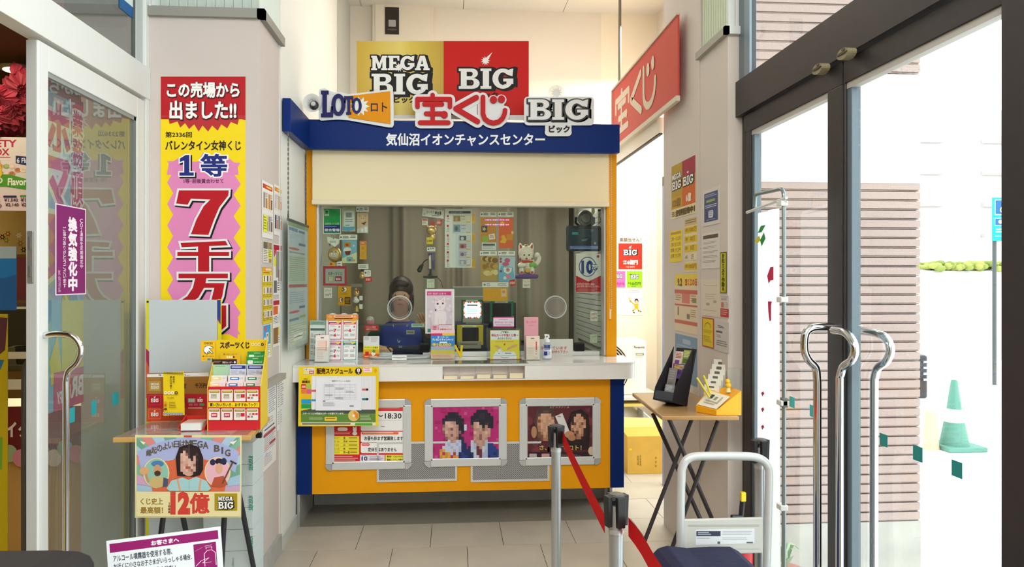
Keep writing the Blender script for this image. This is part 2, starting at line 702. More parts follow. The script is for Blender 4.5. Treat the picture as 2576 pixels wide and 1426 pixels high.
# ---- floor with its tiles (running bond, 40 cm)
fl = MB().box(-1.46, -1.5, -0.06, 1.36, 9.0, -0.012, M('#6f6a60', 0.8))
fl.box(1.36, 4.2, -0.06, 2.0, 7.0, -0.012, M('#6f6a60', 0.8))
floor = struct('floor', fl)
TILE = [M('#bdb5a6', 0.32, noise=0.07, nscale=5), M('#b9b1a2', 0.32, noise=0.08, nscale=4), M('#c2baab', 0.32, noise=0.06, nscale=6)]
g = 0.0016
for r in range(-6, 9):
    y0 = 4.52 + 0.4 * r - 0.4
    y1 = y0 + 0.4
    ox = -0.1215 if r % 2 == 0 else 0.0785
    for c in range(-4, 7):
        x0, x1 = ox + 0.4 * c, ox + 0.4 * c + 0.4
        if y0 > 4.5 and x1 < 0.9:
            continue
        x0c, x1c = max(x0, -0.92 if y0 > 3.6 else -1.44), min(x1, 1.34 if y1 < 4.5 else 1.88)
        if x1c - x0c < 0.03 or y0 > 7.0:
            continue
        t = MB().box(x0c + g, y0 + g, -0.012, x1c - g, y1 - g, random.uniform(-0.0004, 0.0004), TILE[(r * 5 + c * 3) % 3])
        mk('tile', t, floor)

# ---- left wall and its pillar
w = MB().box(-1.10, 4.12, 0, -0.92, 6.12, 3.9, WHITE)
struct('wall_left', w)
mb = MB().box(-1.44, 3.71, 0, -0.922, 4.12, 2.70, PINK)
pil = struct('pillar_left', mb)
mk('pillar_edge', MB().box(-0.94, 4.105, 0, -0.917, 4.125, 3.9, M('#dcdad4', 0.6)), pil)
mk('flashing', MB().box(-1.46, 3.685, 2.70, -0.895, 3.72, 2.745, GREYT).box(-0.93, 3.685, 2.70, -0.895, 4.135, 2.745, GREYT), pil)
mk('flashing_back', MB().box(-1.44, 3.74, 2.745, -0.95, 4.12, 3.9, M('#b9c4bd', 0.6)), pil)
SL = M('#d3dcd6', 0.45)
for k in range(12):
    x0 = -1.435 + k * 0.0425
    mk('slat', MB().hexa([(x0, 3.735, 2.745), (x0 + 0.041, 3.712, 2.745), (x0 + 0.041, 3.74, 2.745), (x0, 3.75, 2.745), (x0, 3.735, 3.9), (x0 + 0.041, 3.712, 3.9), (x0 + 0.041, 3.74, 3.9), (x0, 3.75, 3.9)], SL), pil)
for k in range(9):
    y0 = 3.735 + k * 0.042
    mk('slat', MB().hexa([(-0.945, y0, 2.745), (-0.935, y0, 2.745), (-0.915, y0 + 0.04, 2.745), (-0.945, y0 + 0.04, 2.745), (-0.945, y0, 3.9), (-0.935, y0, 3.9), (-0.915, y0 + 0.04, 3.9), (-0.945, y0 + 0.04, 3.9)], SL), pil)
mk('ledge', MB().box(-0.922, 3.715, 0.925, -0.885, 4.11, 0.955, M('#9a978f', 0.45)), pil)
struct('baseboard_left', MB().box(-0.922, 3.705, 0, -0.905, 4.105, 0.1, STONE).box(-0.922, 4.128, 0, -0.908, 4.515, 0.075, M('#c9cbc6', 0.5)))
# panel at the end of the left wall and the back wall
struct('trim_1', MB().box(-0.935, 6.12, 0, -0.912, 6.84, 3.9, M('#b9bdb8', 0.6)))
struct('wall_back', MB().box(-1.1, 6.85, 0, 1.36, 7.0, 3.9, CREAM).box(1.36, 6.85, 0, 1.88, 7.0, 3.9, M('#f1e6d2', 0.7)))

# ---- ceiling in panels
ce = struct('ceiling', MB().box(-3.6, -1.5, 3.912, 1.36, 4.4, 4.0, M('#8d8a84', 0.9)).box(-3.6, 4.4, 3.912, 1.95, 7.0, 4.0, M('#8d8a84', 0.9)))
CP = M('#e6e0d6', 0.85, bump=0.15, bscale=300)
for i in range(4):
    for j in range(8):
        x0, y0 = -1.72 + i * 0.91, -0.3 + j * 0.91
        mk('panel', MB().box(x0, y0, 3.9, min(x0 + 0.905, 1.36) if y0 < 4.2 else x0 + .905, min(y0 + 0.905, 6.9), 3.911, CP), ce)

# ---- right wall of the hall: a tall window lights the corridor
struct('wall_right', MB().box(1.88, 4.4, 3.68, 2.0, 7.0, 3.9, CREAM).box(1.88, 6.55, 0, 2.0, 7.0, 3.68, CREAM).box(1.88, 4.4, 2.55, 2.0, 6.55, 3.68, CREAM))
w1 = struct('window_1', MB().box(1.885, 6.45, 0, 1.95, 6.55, 2.55, M('#7d8fb0', 0.4)).box(1.885, 4.45, 0, 1.95, 4.55, 2.55, M('#7d8fb0', 0.4)).box(1.885, 5.45, 0, 1.95, 5.52, 2.55, M('#7d8fb0', 0.4)).box(1.885, 4.55, 2.45, 1.95, 6.45, 2.55, M('#7d8fb0', 0.4)))
mk('pane', MB().box(1.91, 4.55, 0, 1.916, 6.45, 2.45, glass('#f6fafa')), w1)

# ---- right pillar
RP = M('#d8cdc4', 0.75, noise=0.02, nscale=3, bump=0.06, bscale=220)
mb = MB().box(1.25, 3.745, 0, 1.9, 4.40, 3.9, RP)
pr = struct('pillar_right', mb)
mk('pillar_front', MB().box(1.25, 3.352, 0, 1.318, 3.737, 2.565, RP).box(1.262, 3.737, 0, 1.3, 3.745, 2.565, M('#8d857c', 0.8)), pr)
mk('flashing', MB().box(1.228, 3.33, 2.565, 1.25, 3.75, 2.60, M('#a7a498', 0.5)).box(1.228, 3.33, 2.565, 1.335, 3.352, 2.60, M('#dcdedc', 0.5)), pr)
mk('slat_backing', MB().box(1.275, 3.38, 2.6, 1.318, 3.737, 3.9, M('#b7bfae', 0.6)), pr)
for k in range(11):
    y0 = 3.375 + k * 0.033
    mk('slat', MB().hexa([(1.252, y0, 2.6), (1.276, y0, 2.6), (1.276, y0 + 0.032, 2.6), (1.262, y0 + 0.032, 2.6), (1.252, y0, 3.9), (1.276, y0, 3.9), (1.276, y0 + 0.032, 3.9), (1.262, y0 + 0.032, 3.9)], M('#d9dfc9', 0.5)), pr)
for k in range(2):
    x0 = 1.254 + k * 0.032
    mk('slat', MB().box(x0, 3.355, 2.6, x0 + 0.03, 3.375, 3.9, M('#e8ecea', 0.5)), pr)

# ---- rail over the corridor opening
struct('trim_2', MB().box(1.215, 4.42, 2.325, 1.262, 6.84, 2.42, M('#efe6d6', 0.6)).box(1.228, 4.42, 2.318, 1.248, 6.84, 2.326, M('#3c342c', 0.6)))

# ---- right entrance: dark frame, two glazed leaves
dr = struct('door_1', MB().box(1.285, 0.9, 2.19, 1.36, 3.35, 2.349, DARKF).box(1.318, 3.298, 0, 1.36, 3.352, 3.9, DARKF)
            .box(1.285, 1.5, 0, 1.36, 1.678, 3.9, DARKF).box(1.30, 3.285, 2.349, 1.315, 3.345, 3.9, BEAD).box(1.30, 3.225, 2.349, 1.31, 3.285, 3.9, M('#7f8f99', 0.35)))
for (ya, yb, nm) in ((2.437, 3.296, 'a'), (1.685, 2.43, 'b')):
    lf = MB().box(1.302, ya, 2.105, 1.345, yb, 2.183, DARKF)
    if nm == 'a':
        lf.box(1.302, yb - 0.075, 0.02, 1.345, yb, 2.105, DARKF).box(1.302, ya, 0.02, 1.345, ya + 0.1, 2.105, DARKF)
        p0, p1 = ya + 0.1, yb - 0.075
    else:
        lf.box(1.302, yb - 0.012, 0.02, 1.345, yb, 2.105, DARKF).box(1.302, ya, 0.02, 1.345, ya + 0.012, 2.105, DARKF)
        p0, p1 = ya + 0.012, yb - 0.012
    lf.box(1.302, ya, 0.02, 1.345, yb, 0.12, DARKF)
    leaf = mk('door_leaf', lf, dr, bevel=0.002)
    bd = MB().box(1.31, p1 - 0.028, 0.12, 1.34, p1, 2.105, BEAD).box(1.315, p1 - 0.012, 0.12, 1.335, p1 - 0.004, 2.105, M('#c3ced4', 0.3)).box(1.308, p0, 2.085, 1.335, p1, 2.105, M('#b7b2ac', 0.4))
    mk('glazing_bead', bd, leaf)
    mk('pane', MB().box(1.322, p0, 0.12, 1.328, p1, 2.105, glass('#f4f8f7', 1.2)), leaf)
mk('transom_pane', MB().box(1.322, 1.678, 2.349, 1.328, 3.3, 3.9, glass('#f4f8f7', 1.2)), dr)
for py, px in ((174, 2076), (136, 2141)):
    S = rwall(1.285)
    a, b = S.uv(px, py)
    mb = MB().prism(S, arc(a, b, .036, .018, 0, 340, 15), 0.0, .03, M('#8e8465', 0.45)).prism(S, arc(a, b + .001, .032, .004, 0, 340, 15), .03, .034, M('#4b432f', 0.6)).prism(S, arc(a + .008, b + .012, .01, .005, 0, 340, 9), .03, .033, M('#5d5439', 0.6))
    mk('door_sensor', mb, dr)


def handle(name, par, pts, r=0.0135):
    return mk(name, MB().tube(pts, r, CHROME, 12), par, smooth=50)


def smooth_path(pts, n=6):
    """Catmull-Rom through the points"""
    P = [V(p) for p in pts]
    P = [P[0] * 2 - P[1]] + P + [P[-1] * 2 - P[-2]]
    out = []
    for i in range(1, len(P) - 2):
        for k in range(n):
            t = k / n
            a, b, c, d = P[i - 1], P[i], P[i + 1], P[i + 2]
            out.append(0.5 * (2 * b + (c - a) * t + (2 * a - 5 * b + 4 * c - d) * t * t + (3 * b - 3 * c + d - a) * t ** 3))
    out.append(P[-2])
    return out


S = front(2.50)
pa = [S.px(x, y) for x, y in ((2108, 822), (2068, 822), (2040, 826), (2026, 842), (2024, 880), (2034, 905), (2052, 926), (2056, 960))]
handle('pull_handle', dr, smooth_path(pa) + [S.px(2056, 1470)])
S = rwall(1.27)
pa = [S.px(x, y) for x, y in ((2096, 830), (2124, 836), (2144, 856), (2150, 882), (2142, 906), (2122, 922), (2113, 950))]
handle('pull_handle', dr, smooth_path(pa) + [S.px(2112, 1470)])
S = rwall(1.40)
pa = [S.px(x, y) for x, y in ((2164, 832), (2205, 838), (2230, 852), (2240, 880), (2230, 908), (2208, 926), (2199, 955))]
handle('pull_handle', dr, smooth_path(pa) + [S.px(2198, 1470)])
TEAL = M('#128f8b', 0.5)
for q in ((1986, 996, 1999, 1022), (2037, 1017, 2049, 1046), (2213, 1088, 2233, 1118), (2297, 1118, 2321, 1155), (2394, 1155, 2421, 1195)):
    S = rwall(1.3215)
    a0, b1 = S.uv(q[0], q[1])
    a1, _ = S.uv(q[2], q[1])
    _, b0 = S.uv(q[0], q[3])
    mk('safety_sticker', MB().sbox(S, a0, b0, a1, b1, 0, 0.0004, TEAL), dr)

struct('wall_front', MB().box(-3.6, -1.5, 0, 2.0, -1.4, 3.9, M('#cfcac2', 0.8)))
we = struct('window_unseen', MB().box(1.30, -1.5, 0, 1.36, -1.40, 3.9, DARKF).box(1.30, -.10, 0, 1.36, 0.0, 3.9, DARKF).box(1.30, -1.4, 2.19, 1.36, 1.5, 2.35, DARKF).box(1.30, -1.4, 0, 1.36, 1.5, .12, DARKF))  # unseen glazing, added to let daylight through to the ground and room
mk('pane', MB().box(1.325, -1.4, .12, 1.331, 1.5, 3.9, glass('#f4f8f7', 1.2)), we)
# ---- left entrance: white frame, transom light and the closed leaf
dl = struct('door_2', MB().box(-1.50, -0.4, 2.303, -1.43, 3.71, 2.452, FRAMEW).box(-1.50, 3.672, 0, -1.435, 3.71, 3.9, FRAMEW)
            .box(-1.49, 3.60, 2.452, -1.45, 3.672, 3.9, M('#b7c0c0', 0.4)).box(-1.485, 3.585, 2.452, -1.455, 3.60, 3.9, M('#4a504e', 0.5)), bevel=0.002)
lf = MB().box(-1.48, 2.755, 0.03, -1.44, 2.822, 2.288, FRAMEW).box(-1.48, 3.585, 0.03, -1.44, 3.665, 2.288, FRAMEW).box(-1.48, 2.822, 2.195, -1.44, 3.585, 2.288, FRAMEW).box(-1.48, 2.822, 0.03, -1.44, 3.585, 0.16, FRAMEW)
leaf = mk('door_leaf', lf, dl, bevel=0.003)
mk('edge_strip', MB().box(-1.478, 2.748, 0.03, -1.445, 2.756, 0.42, M('#3c3236', 0.6)).box(-1.478, 2.751, 0.42, -1.445, 2.756, 2.285, M('#b3b5b4', 0.5)), leaf)
mk('lock_plate', MB().box(-1.472, 2.744, 1.44, -1.452, 2.752, 1.62, M('#a9aaa6', 0.3, 0.7)).box(-1.468, 2.742, 1.555, -1.457, 2.746, 1.60, M('#5f5f5c', 0.4)).box(-1.468, 2.742, 1.46, -1.457, 2.746, 1.50, M('#5f5f5c', 0.4)), leaf, bevel=0.002)
mk('pane', MB().box(-1.458, 2.822, 0.16, -1.452, 3.585, 2.195, glass('#e9f0ed', 1.5, 0, .05)), leaf)
mk('glazing_bead', MB().box(-1.468, 3.565, 0.16, -1.446, 3.585, 2.195, M('#6d7675', 0.5)).box(-1.468, 2.822, 2.178, -1.446, 3.585, 2.195, M('#8f9694', 0.5)), leaf)
mk('transom_pane', MB().box(-1.468, 0.2, 2.452, -1.462, 3.60, 3.9, glass('#dbe6e2', 2.4, 0, .08)), dl)
S = front(2.79)
pa = [S.px(x, y) for x, y in ((108, 843), (150, 840), (182, 846), (200, 866), (203, 890), (192, 915), (172, 934), (166, 960))]
handle('pull_handle', leaf, smooth_path(pa) + [S.px(166, 1460)], 0.0115)
mk('pull_handle', MB().tube(smooth_path([S.px(x, y) for x, y in ((80, 905), (68, 915), (63, 940), (62, 1000))]) + [S.px(62, 1460)], 0.011, M('#4a4a44', 0.4, 0.5), 10), leaf, smooth=50)
for q in ((172, 1028, 188, 1066), (230, 1010, 243, 1044), (283, 990, 298, 1021)):
    S = lwall(-1.4515)
    a0, b1 = S.uv(q[0], q[1])
    a1, _ = S.uv(q[2], q[1])
    _, b0 = S.uv(q[0], q[3])
    mk('safety_sticker', MB().sbox(S, a0, b0, a1, b1, 0, 0.0004, M('#16a3ac', 0.5)), leaf)

# ---- outside the right entrance: clad wing wall, pavement
gd = struct('ground_outside', MB().box(1.36, -6, -0.25, 40, 40, -0.17, M('#f0eeea', 0.8, noise=0.03)))
wr = struct('wall_outside', MB().box(1.40, 3.62, -0.17, 2.32, 3.80, 3.62, M('#8d7d77', 0.8)).box(1.40, 3.585, 1.93, 2.318, 3.62, 2.47, M('#e9e8e4', 0.7, noise=0.05)))
mk('plinth', MB().box(1.40, 3.59, -0.17, 2.325, 3.62, 0.25, M('#b5b2aa', 0.85, noise=0.15, nscale=5)), wr)
SD = M('#b39d96', 0.8, bump=0.2, bscale=120)
for k in range(36):
    z0 = 0.25 + k * 0.0468
    if z0 + .046 < 1.935:
        mk('plank', MB().box(1.40, 3.588, z0 + .010, 2.32, 3.62, z0 + .0455, SD).box(1.40, 3.597, z0 + .003, 2.32, 3.62, z0 + .008, SD), wr)
for k in range(24):
    z0 = 2.475 + k * 0.0468
    mk('plank', MB().box(1.40, 3.588, z0 + .010, 2.32, 3.62, z0 + .0455, SD).box(1.40, 3.597, z0 + .003, 2.32, 3.62, z0 + .008, SD), wr)
# ================================================================= the ticket booth
ORANGE = M('#e99c00', 0.55, spec=.2, bump=0.03, bscale=250)
NAVY = M('#092768', 0.5, spec=.12)
HEADB = M('#0a2b70', 0.35, spec=.1)
GREYK = M('#9b9a95', 0.5, noise=0.08, nscale=8)
YK = 4.52
FK = front(YK)
booth = empty('ticket_booth', (0.06, 4.9, 0), 'orange and navy lottery ticket booth with a blue header and cream roller shade', 'booth')


def part(name, mb, **k):
    return mk(name, mb, booth, **k)


# header fascia and its wing along the left wall
part('header_panel', MB().box(-0.912, 4.70, 2.252, 1.052, 4.76, 2.432, HEADB), bevel=0.003)
part('header_wing', MB().box(-0.915, 4.16, 2.252, -0.872, 4.699, 2.432, HEADB), bevel=0.003)
part('header_underside', MB().box(-0.90, 4.76, 2.262, 1.045, 4.95, 2.275, M('#3b3a45', 0.6)))
FH = front(4.70)
s = Sheet(FH, (700, 280, 1570, 400), None)
s.d = 0.002
s.text('気仙沼イオンチャンスセンター', 972, 336, 1370, 366, '#f4f7fb', 0.028)
mk('lettering', s.tx, booth, kind='stuff')
# posts
for x0, x1 in ((-0.911, -0.852), (0.988, 1.055)):
    part('post', MB().box(x0, 4.80, 0.958, x1, 4.92, 2.262, M('#df9600', 0.5, spec=.2)), bevel=0.002)
# window
part('window_frame', MB().box(-0.852, 4.82, 0.96, -0.838, 4.93, 1.96, ALUW).box(0.976, 4.82, 0.96, 0.988, 4.93, 1.96, ALUW).box(-0.838, 4.86, 1.922, 0.976, 4.93, 1.95, ALUW), bevel=0.002)
part('window_pane', MB().box(-0.838, 4.898, 0.985, 0.976, 4.904, 1.922, glass('#f3f6f0', 0.55)))
for x0, x1 in ((-0.815, -0.385), (-0.19, 0.72), (0.76, 0.955)):
    part('window_sill', MB().box(x0, 4.86, 0.958, x1, 4.94, 0.985, ALUW), bevel=0.002)
# roof and sides
part('roof', MB().box(-0.91, 4.95, 2.265, 1.05, 6.3, 2.30, M('#8b8780', 0.8)))
part('side_panel', MB().box(1.0, 4.92, 0.0, 1.045, 6.3, 2.265, M('#dedcd2', 0.7)))
for k in range(26):
    part('blind_slat', MB().box(.975, 5.02, 1.0 + k * .035, .998, 5.95, 1.031 + k * .035, M('#c5c8c2', .6)))
part('interior_wall', MB().box(-0.905, 4.95, 0.0, -0.89, 6.3, 2.265, M('#b9b7a8', 0.7)))
part('interior_back', MB().box(-0.89, 6.28, 0.0, 1.0, 6.3, 2.265, M('#a49d8d', 0.8)))
part('inner_counter', MB().box(-0.89, 4.975, 0.905, 1.0, 5.10, 0.945, M('#55565a', 0.5)).box(-0.1, 5.10, 0.905, 1.0, 5.8, 0.945, M('#55565a', 0.5)).box(-0.1, 5.12, 0, -0.08, 5.8, 0.905, M('#55565a', 0.5)))
# lower front
part('front_panel', MB().box(-0.8235, YK, 0.19, 0.953, YK + 0.03, 0.87, ORANGE))
for x0, x1 in ((-0.91, -0.8235), (0.953, 1.037)):
    part('corner_panel', MB().box(x0, YK - 0.004, 0.19, x1, YK + 0.4, 0.87, NAVY), bevel=0.002)
part('side_plinth', MB().box(-0.91, YK + 0.002, 0, -0.895, YK + 0.43, 0.19, GREYK))
part('side_plinth', MB().box(1.02, YK + 0.33, 0, 1.037, YK + 0.43, 0.19, GREYK))
part('kick_board', MB().box(-0.895, YK + 0.43, 0, 1.037, YK + 0.45, 0.87, GREYK))
part('recess_shade_sheet', MB().box(-0.90, YK - 0.003, -0.011, 1.03, YK + 0.43, 0.0006, M('#8f887a', 0.28, noise=0.1, nscale=4)))  # darker sheet that paints the shade on the toe recess floor
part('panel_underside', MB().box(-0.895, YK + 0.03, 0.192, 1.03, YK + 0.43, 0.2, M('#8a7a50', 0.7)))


# perforated grilles
def perf():
    m = bpy.data.materials.new('perforated_metal')
    m.use_nodes = True
    nt = m.node_tree
    b = nt.nodes['Principled BSDF']
    tc = nt.nodes.new('ShaderNodeTexCoord')
    mp = nt.nodes.new('ShaderNodeMapping')
    mp.inputs['Rotation'].default_value = (0, math.radians(45), 0)
    v = nt.nodes.new('ShaderNodeTexVoronoi')
    v.inputs['Scale'].default_value = 125
    v.inputs['Randomness'].default_value = 0
    r = nt.nodes.new('ShaderNodeValToRGB')
    r.color_ramp.interpolation = 'CONSTANT'
    r.color_ramp.elements[0].color = (0.06, 0.06, 0.06, 1)
    r.color_ramp.elements[1].color = (0.48, 0.47, 0.46, 1)
    r.color_ramp.elements[1].position = 0.36
    nt.links.new(tc.outputs['Object'], mp.inputs['Vector'])
    nt.links.new(mp.outputs['Vector'], v.inputs['Vector'])
    nt.links.new(v.outputs['Distance'], r.inputs['Fac'])
    nt.links.new(r.outputs['Color'], b.inputs['Base Color'])
    b.inputs['Roughness'].default_value = 0.45
    b.inputs['Metallic'].default_value = 0.3
    return m


PERF = perf()
for x0, x1 in ((948, 1150), (1184, 1382)):
    a0, b1 = FK.uv(x0, 1112)
    a1, b0 = FK.uv(x1, 1208)
    gr = part('vent_grille', MB().sbox(FK, a0, b0, a1, b0 + 0.012, 0, 0.008, ALUW).sbox(FK, a0, b1 - 0.012, a1, b1, 0, 0.008, ALUW).sbox(FK, a0, b0 + .012, a0 + 0.012, b1 - .012, 0, 0.008, ALUW).sbox(FK, a1 - 0.012, b0 + .012, a1, b1 - .012, 0, 0.008, ALUW))
    mk('perforated_sheet', MB().sbox(FK, a0 + .011, b0 + .011, a1 - .011, b1 - .011, 0, 0.004, PERF), gr)

# roller shade
sh = empty('roller_shade', (0.04, 4.78, 1.92), 'wide cream roller shade half lowered over the ticket window', 'shade')
SHM = M('#eee0ba', 0.8)
mk('fabric', MB().box(-0.868, 4.775, 1.945, 0.998, 4.779, 2.262, SHM), sh)
mk('bottom_bar', MB().box(-0.872, 4.766, 1.918, 1.0, 4.788, 1.948, M('#e8ddbd', 0.6)), sh, bevel=0.006)
ch = MB()
for k in range(70):
    z = 2.25 - k * 0.0145
    ch.box(1.003, 4.775, z, 1.0065, 4.779, z + .009, M('#d6c9a0', 0.5))
    ch.box(1.014, 4.775, z + .004, 1.0175, 4.779, z + .013, M('#d6c9a0', 0.5))
mk('bead_chain', ch, sh, kind='stuff')
mk('chain_weight', MB().box(1.002, 4.772, 1.20, 1.013, 4.782, 1.262, M('#e4dcc8', 0.5)), sh, bevel=0.002)

# counter
ct = empty('service_counter', (0.06, 4.6, 0.86), 'white service counter top with a rounded end below the ticket window', 'counter')
SC_ = top(0.0)
CW = M('#eceae6', 0.18, noise=0.01)
out = [(-0.918, 4.43), (1.02, 4.43)] + arc(1.02, 4.53, .085, .10, -90, 0, 8)[1:] + [(1.105, 4.86), (-0.918, 4.86)]
ctop = mk('worktop', MB().prism(SC_, out, 0.945, 0.958, M('#dddcd8', 0.12)), ct)
sl0, sl1 = FK.uv(1118, 940)[0], FK.uv(1320, 940)[0]
sl0, sl1 = -0.058, 0.425
o1 = [(-0.918, 4.432), (sl0, 4.432), (sl0, 4.52), (-0.918, 4.52)]
o2 = [(sl1, 4.432), (1.02, 4.432)] + arc(1.02, 4.53, .083, .098, -90, 0, 8)[1:] + [(1.103, 4.85), (1.03, 4.85), (1.03, 4.52), (sl1, 4.52)]
mk('fascia', MB().prism(SC_, o1, 0.86, 0.945, CW).prism(SC_, o2, 0.86, 0.945, CW).box(sl0, 4.432, .86, sl1, 4.52, .868, CW).box(sl0, 4.505, .868, sl1, 4.52, .945, M('#e6d8d6', .5)), ct)
mk('slot_cover', MB().box(sl0 - .06, 4.428, 0.958, sl1 + .02, 4.60, 0.9615, glass('#c9d6cf', 1.0, 0.0, 0.15)), ct)
for k in range(5):
    x = sl0 + 0.0965 * (k + 1) - (0 if k < 4 else 0)
    if k < 4:
        mk('slot_divider', MB().box(x - .0015, 4.436, .868, x + .0015, 4.505, .944, ACRYL), ct)
for k in range(5):
    x = sl0 + 0.0965 * k
    h = (.018, .016, .024, .02, .03)[k]
    t = MB().box(x + .008, 4.445, .869, x + .086, 4.50, .869 + h, M('#f1e3c0', .6))
    mk('paper_slip_stack', t, None, 'stack of cream paper slips in the %s counter slot from the clear cover\'s far end' % ('first', 'second', 'third', 'fourth', 'fifth')[k], 'paper', 'slips in the counter slots')

# ---- snap frames on the orange front


def snap_frame(x0, y0, x1, y1, label, bw=22):
    a0, b1 = FK.uv(x0, y0)
    a1, b0 = FK.uv(x1, y1)
    e = empty('poster_frame', FK.P((a0 + a1) / 2, b0), label, 'frame', 'snap frames on the booth front')
    w = 0.05
    r = 0.035
    for q in ((a0, b1 - w, a1, b1), (a0, b0, a1, b0 + w)):
        mk('frame_bar', MB().sbox(FK, a0 + r, q[1], a1 - r, q[3], 0.001, 0.014, ALUW), e, bevel=0.004)
    for q in ((a0, a0 + w), (a1 - w, a1)):
        mk('frame_bar', MB().sbox(FK, q[0], b0 + r, q[1], b1 - r, 0.001, 0.014, ALUW), e, bevel=0.004)
    for cx, cy, w0 in ((a1 - r, b1 - r, 0), (a0 + r, b1 - r, 90), (a0 + r, b0 + r, 180), (a1 - r, b0 + r, 270)):
        mk('corner_cap', MB().prism(FK, arc(cx, cy, r + .002, r + .002, w0, w0 + 90, 8) + [(cx, cy)], 0.001, 0.0165, M('#c4c6c8', 0.2, 0.6)), e)
    s = Sheet(FK, ('r', a0 + w - .004, b0 + w - .004, a1 - w + .004, b1 - w + .004), '#f0eeea', 0.004, off=0.0022)
    return e, s


e, s = snap_frame(820, 1005, 1035, 1178, 'silver snap frame with red opening hours notice, partly behind the schedule poster')
s.rect(831, 1016, 1024, 1166, '#d3262f')
s.rrect(908, 1033, 1019, 1083, 4, '#f1efee').line([(912, 1057), (1015, 1057)], 1, '#cfcdca')
s.rrect(908, 1020, 1019, 1031, 4, '#e0433f').lines(914, 1023, 1012, 1030, 1, '#f6dcd8')
s.text('10:00～18:30', 902, 1039, 1010, 1052, '#333134', 0.02)
s.line([(959, 1073), (962, 1071), (965, 1073), (968, 1071)], 1.2, '#444444')
s.rrect(908, 1085, 1019, 1112, 4, '#f1efee').rrect(910, 1086, 1003, 1092, 3, '#ea6a36').lines(914, 1087, 998, 1092, 1, '#f7dccf')
s.text('お昼も休まず営業致します', 917, 1097, 1014, 1107, '#2d2b2e', 0.03)
s.rrect(908, 1113, 1019, 1139, 4, '#f1efee').rrect(910, 1114, 930, 1121, 3, '#e0433f').text('定休日ほか', 912, 1115.5, 928, 1119.5, '#f6e9e6', 0.01)
s.text('定休日はありません', 926, 1125, 998, 1135, '#2d2b2e', 0.03)
s.rect(906, 1143, 968, 1163, '#e6d9e6').ell(917, 1152.5, 8, 8, '#5a6a85').ell(917, 1152.5, 7, 7, '#f2f2f6').text('10', 911, 1148, 923, 1157, '#26335c', 0.04).lines(930, 1148, 964, 1158, 3, '#7d7f92')
s.rect(970, 1143, 1019, 1160, '#efe04a').text('警報！CAUTION', 974, 1145, 1014, 1150, '#38301c', 0.02).text('警報システム作動中', 974, 1153, 1015, 1158, '#38301c', 0.02)
s.rect(837, 1096, 904, 1142, '#f3e03a')
for k, (a, b) in enumerate((('ロト7', '金'), ('ロト6', '月木'), ('ミニロト', '火'), ('ビンゴ5', '水'), ('ナンバーズ', '月～金'))):
    y = 1098 + k * 9
    s.text(a, 842, y, 854, y + 5, '#6b5a22', 0.01)
    s.text(b, 864, y - .5, 864 + 5.5 * len(b), y + 5.5, '#3a3133', 0.02)
    s.lines(878 + 4 * (len(b) > 2), y + 1, 899, y + 4, 1, '#a5922c', 1, 0)
    if k:
        s.line([(839, y - 2.3), (902, y - 2.3)], .5, '#c9b52a')
s.lines(838, 1085, 885, 1093, 2, '#f0b7b0').rrect(850, 1074, 875, 1083, 4, '#f4e7da')
s.ell(893, 1080, 5, 6, '#f3f0ea').poly([(888, 1077), (889, 1071), (893, 1075)], '#f3f0ea').poly([(893, 1075), (897, 1071), (898, 1077)], '#f3f0ea').ell(893, 1089, 6, 5, '#f3f0ea')
s.lines(836, 1146, 902, 1164, 4, '#f3bdb6')
s.done('notice_sheet', parent=e)

e, s = snap_frame(1068, 1003, 1275, 1170, 'silver snap frame with magenta poster of two people in dark jackets')
s.rect(1079, 1014, 1263, 1159, '#b92f76')
random.seed(11)
for k in range(60):
    x, y = 1079 + 7.36 * random.randrange(25), 1014 + 7.25 * random.randrange(20)
    s.rect(x, y, min(x + 7.36 * random.choice((1, 1, 2)), 1263), y + 7.25, random.choice(('#c23a7f', '#a8286c', '#b02a55', '#c9548f', '#b5316f', '#a02560', '#9c1f48')))
PAL = {'k': '#2a2733', 'h': '#37323f', 'f': '#c49a8c', 'g': '#b78a7d', 's': '#d8b1a2', 'd': '#8d5f58', 'b': '#2c3f86', 'n': '#27305f', 'w': '#c3c9dd', 'v': '#aab4d4', 't': '#6a3343', 'y': '#c98f43', 'o': '#d8a24f', 'r': '#b03a4a', 'c': '#aebfd0'}
s.mosaic(1106, 1036, 1174, 1159, ['...kkkh...', '..kkkkkh..', '.kkhhhkkk.', '.hssfgkkh.', '.dfssfgkkw', '.gfgdfgkkw', '.dsfffgdk.', '..gfdfgh..', '..dgfgdkh.', '...wgfwvn.', '..wvwwvwnn', '.wwwvwwvnn', 'yowwwvwvnn', 'oryowrwnbn', 'yoyoryonbb', 'nyyooornnb'], PAL)
s.mosaic(1170, 1030, 1262, 1159, ['....kkkk.....', '...kkhhkk....', '..kkkhhkkk...', '..khhkkkkk...', '..kfskkhhk...', '..dfsfkghk...', '...ggfdgf....', '...sfgfsf....', '...gfdffg....', '...fgdfg.....', '..wgffgc.....', '..wvgfgcbb...', '.nwvtgwcbbb..', 'nnwwttwvbbbb.', 'nnnwttvvbbnbb', 'bnnwwtvvnbbbb', 'bbnwwtwvnnbbb'], PAL)
s.done('poster_sheet', parent=e)

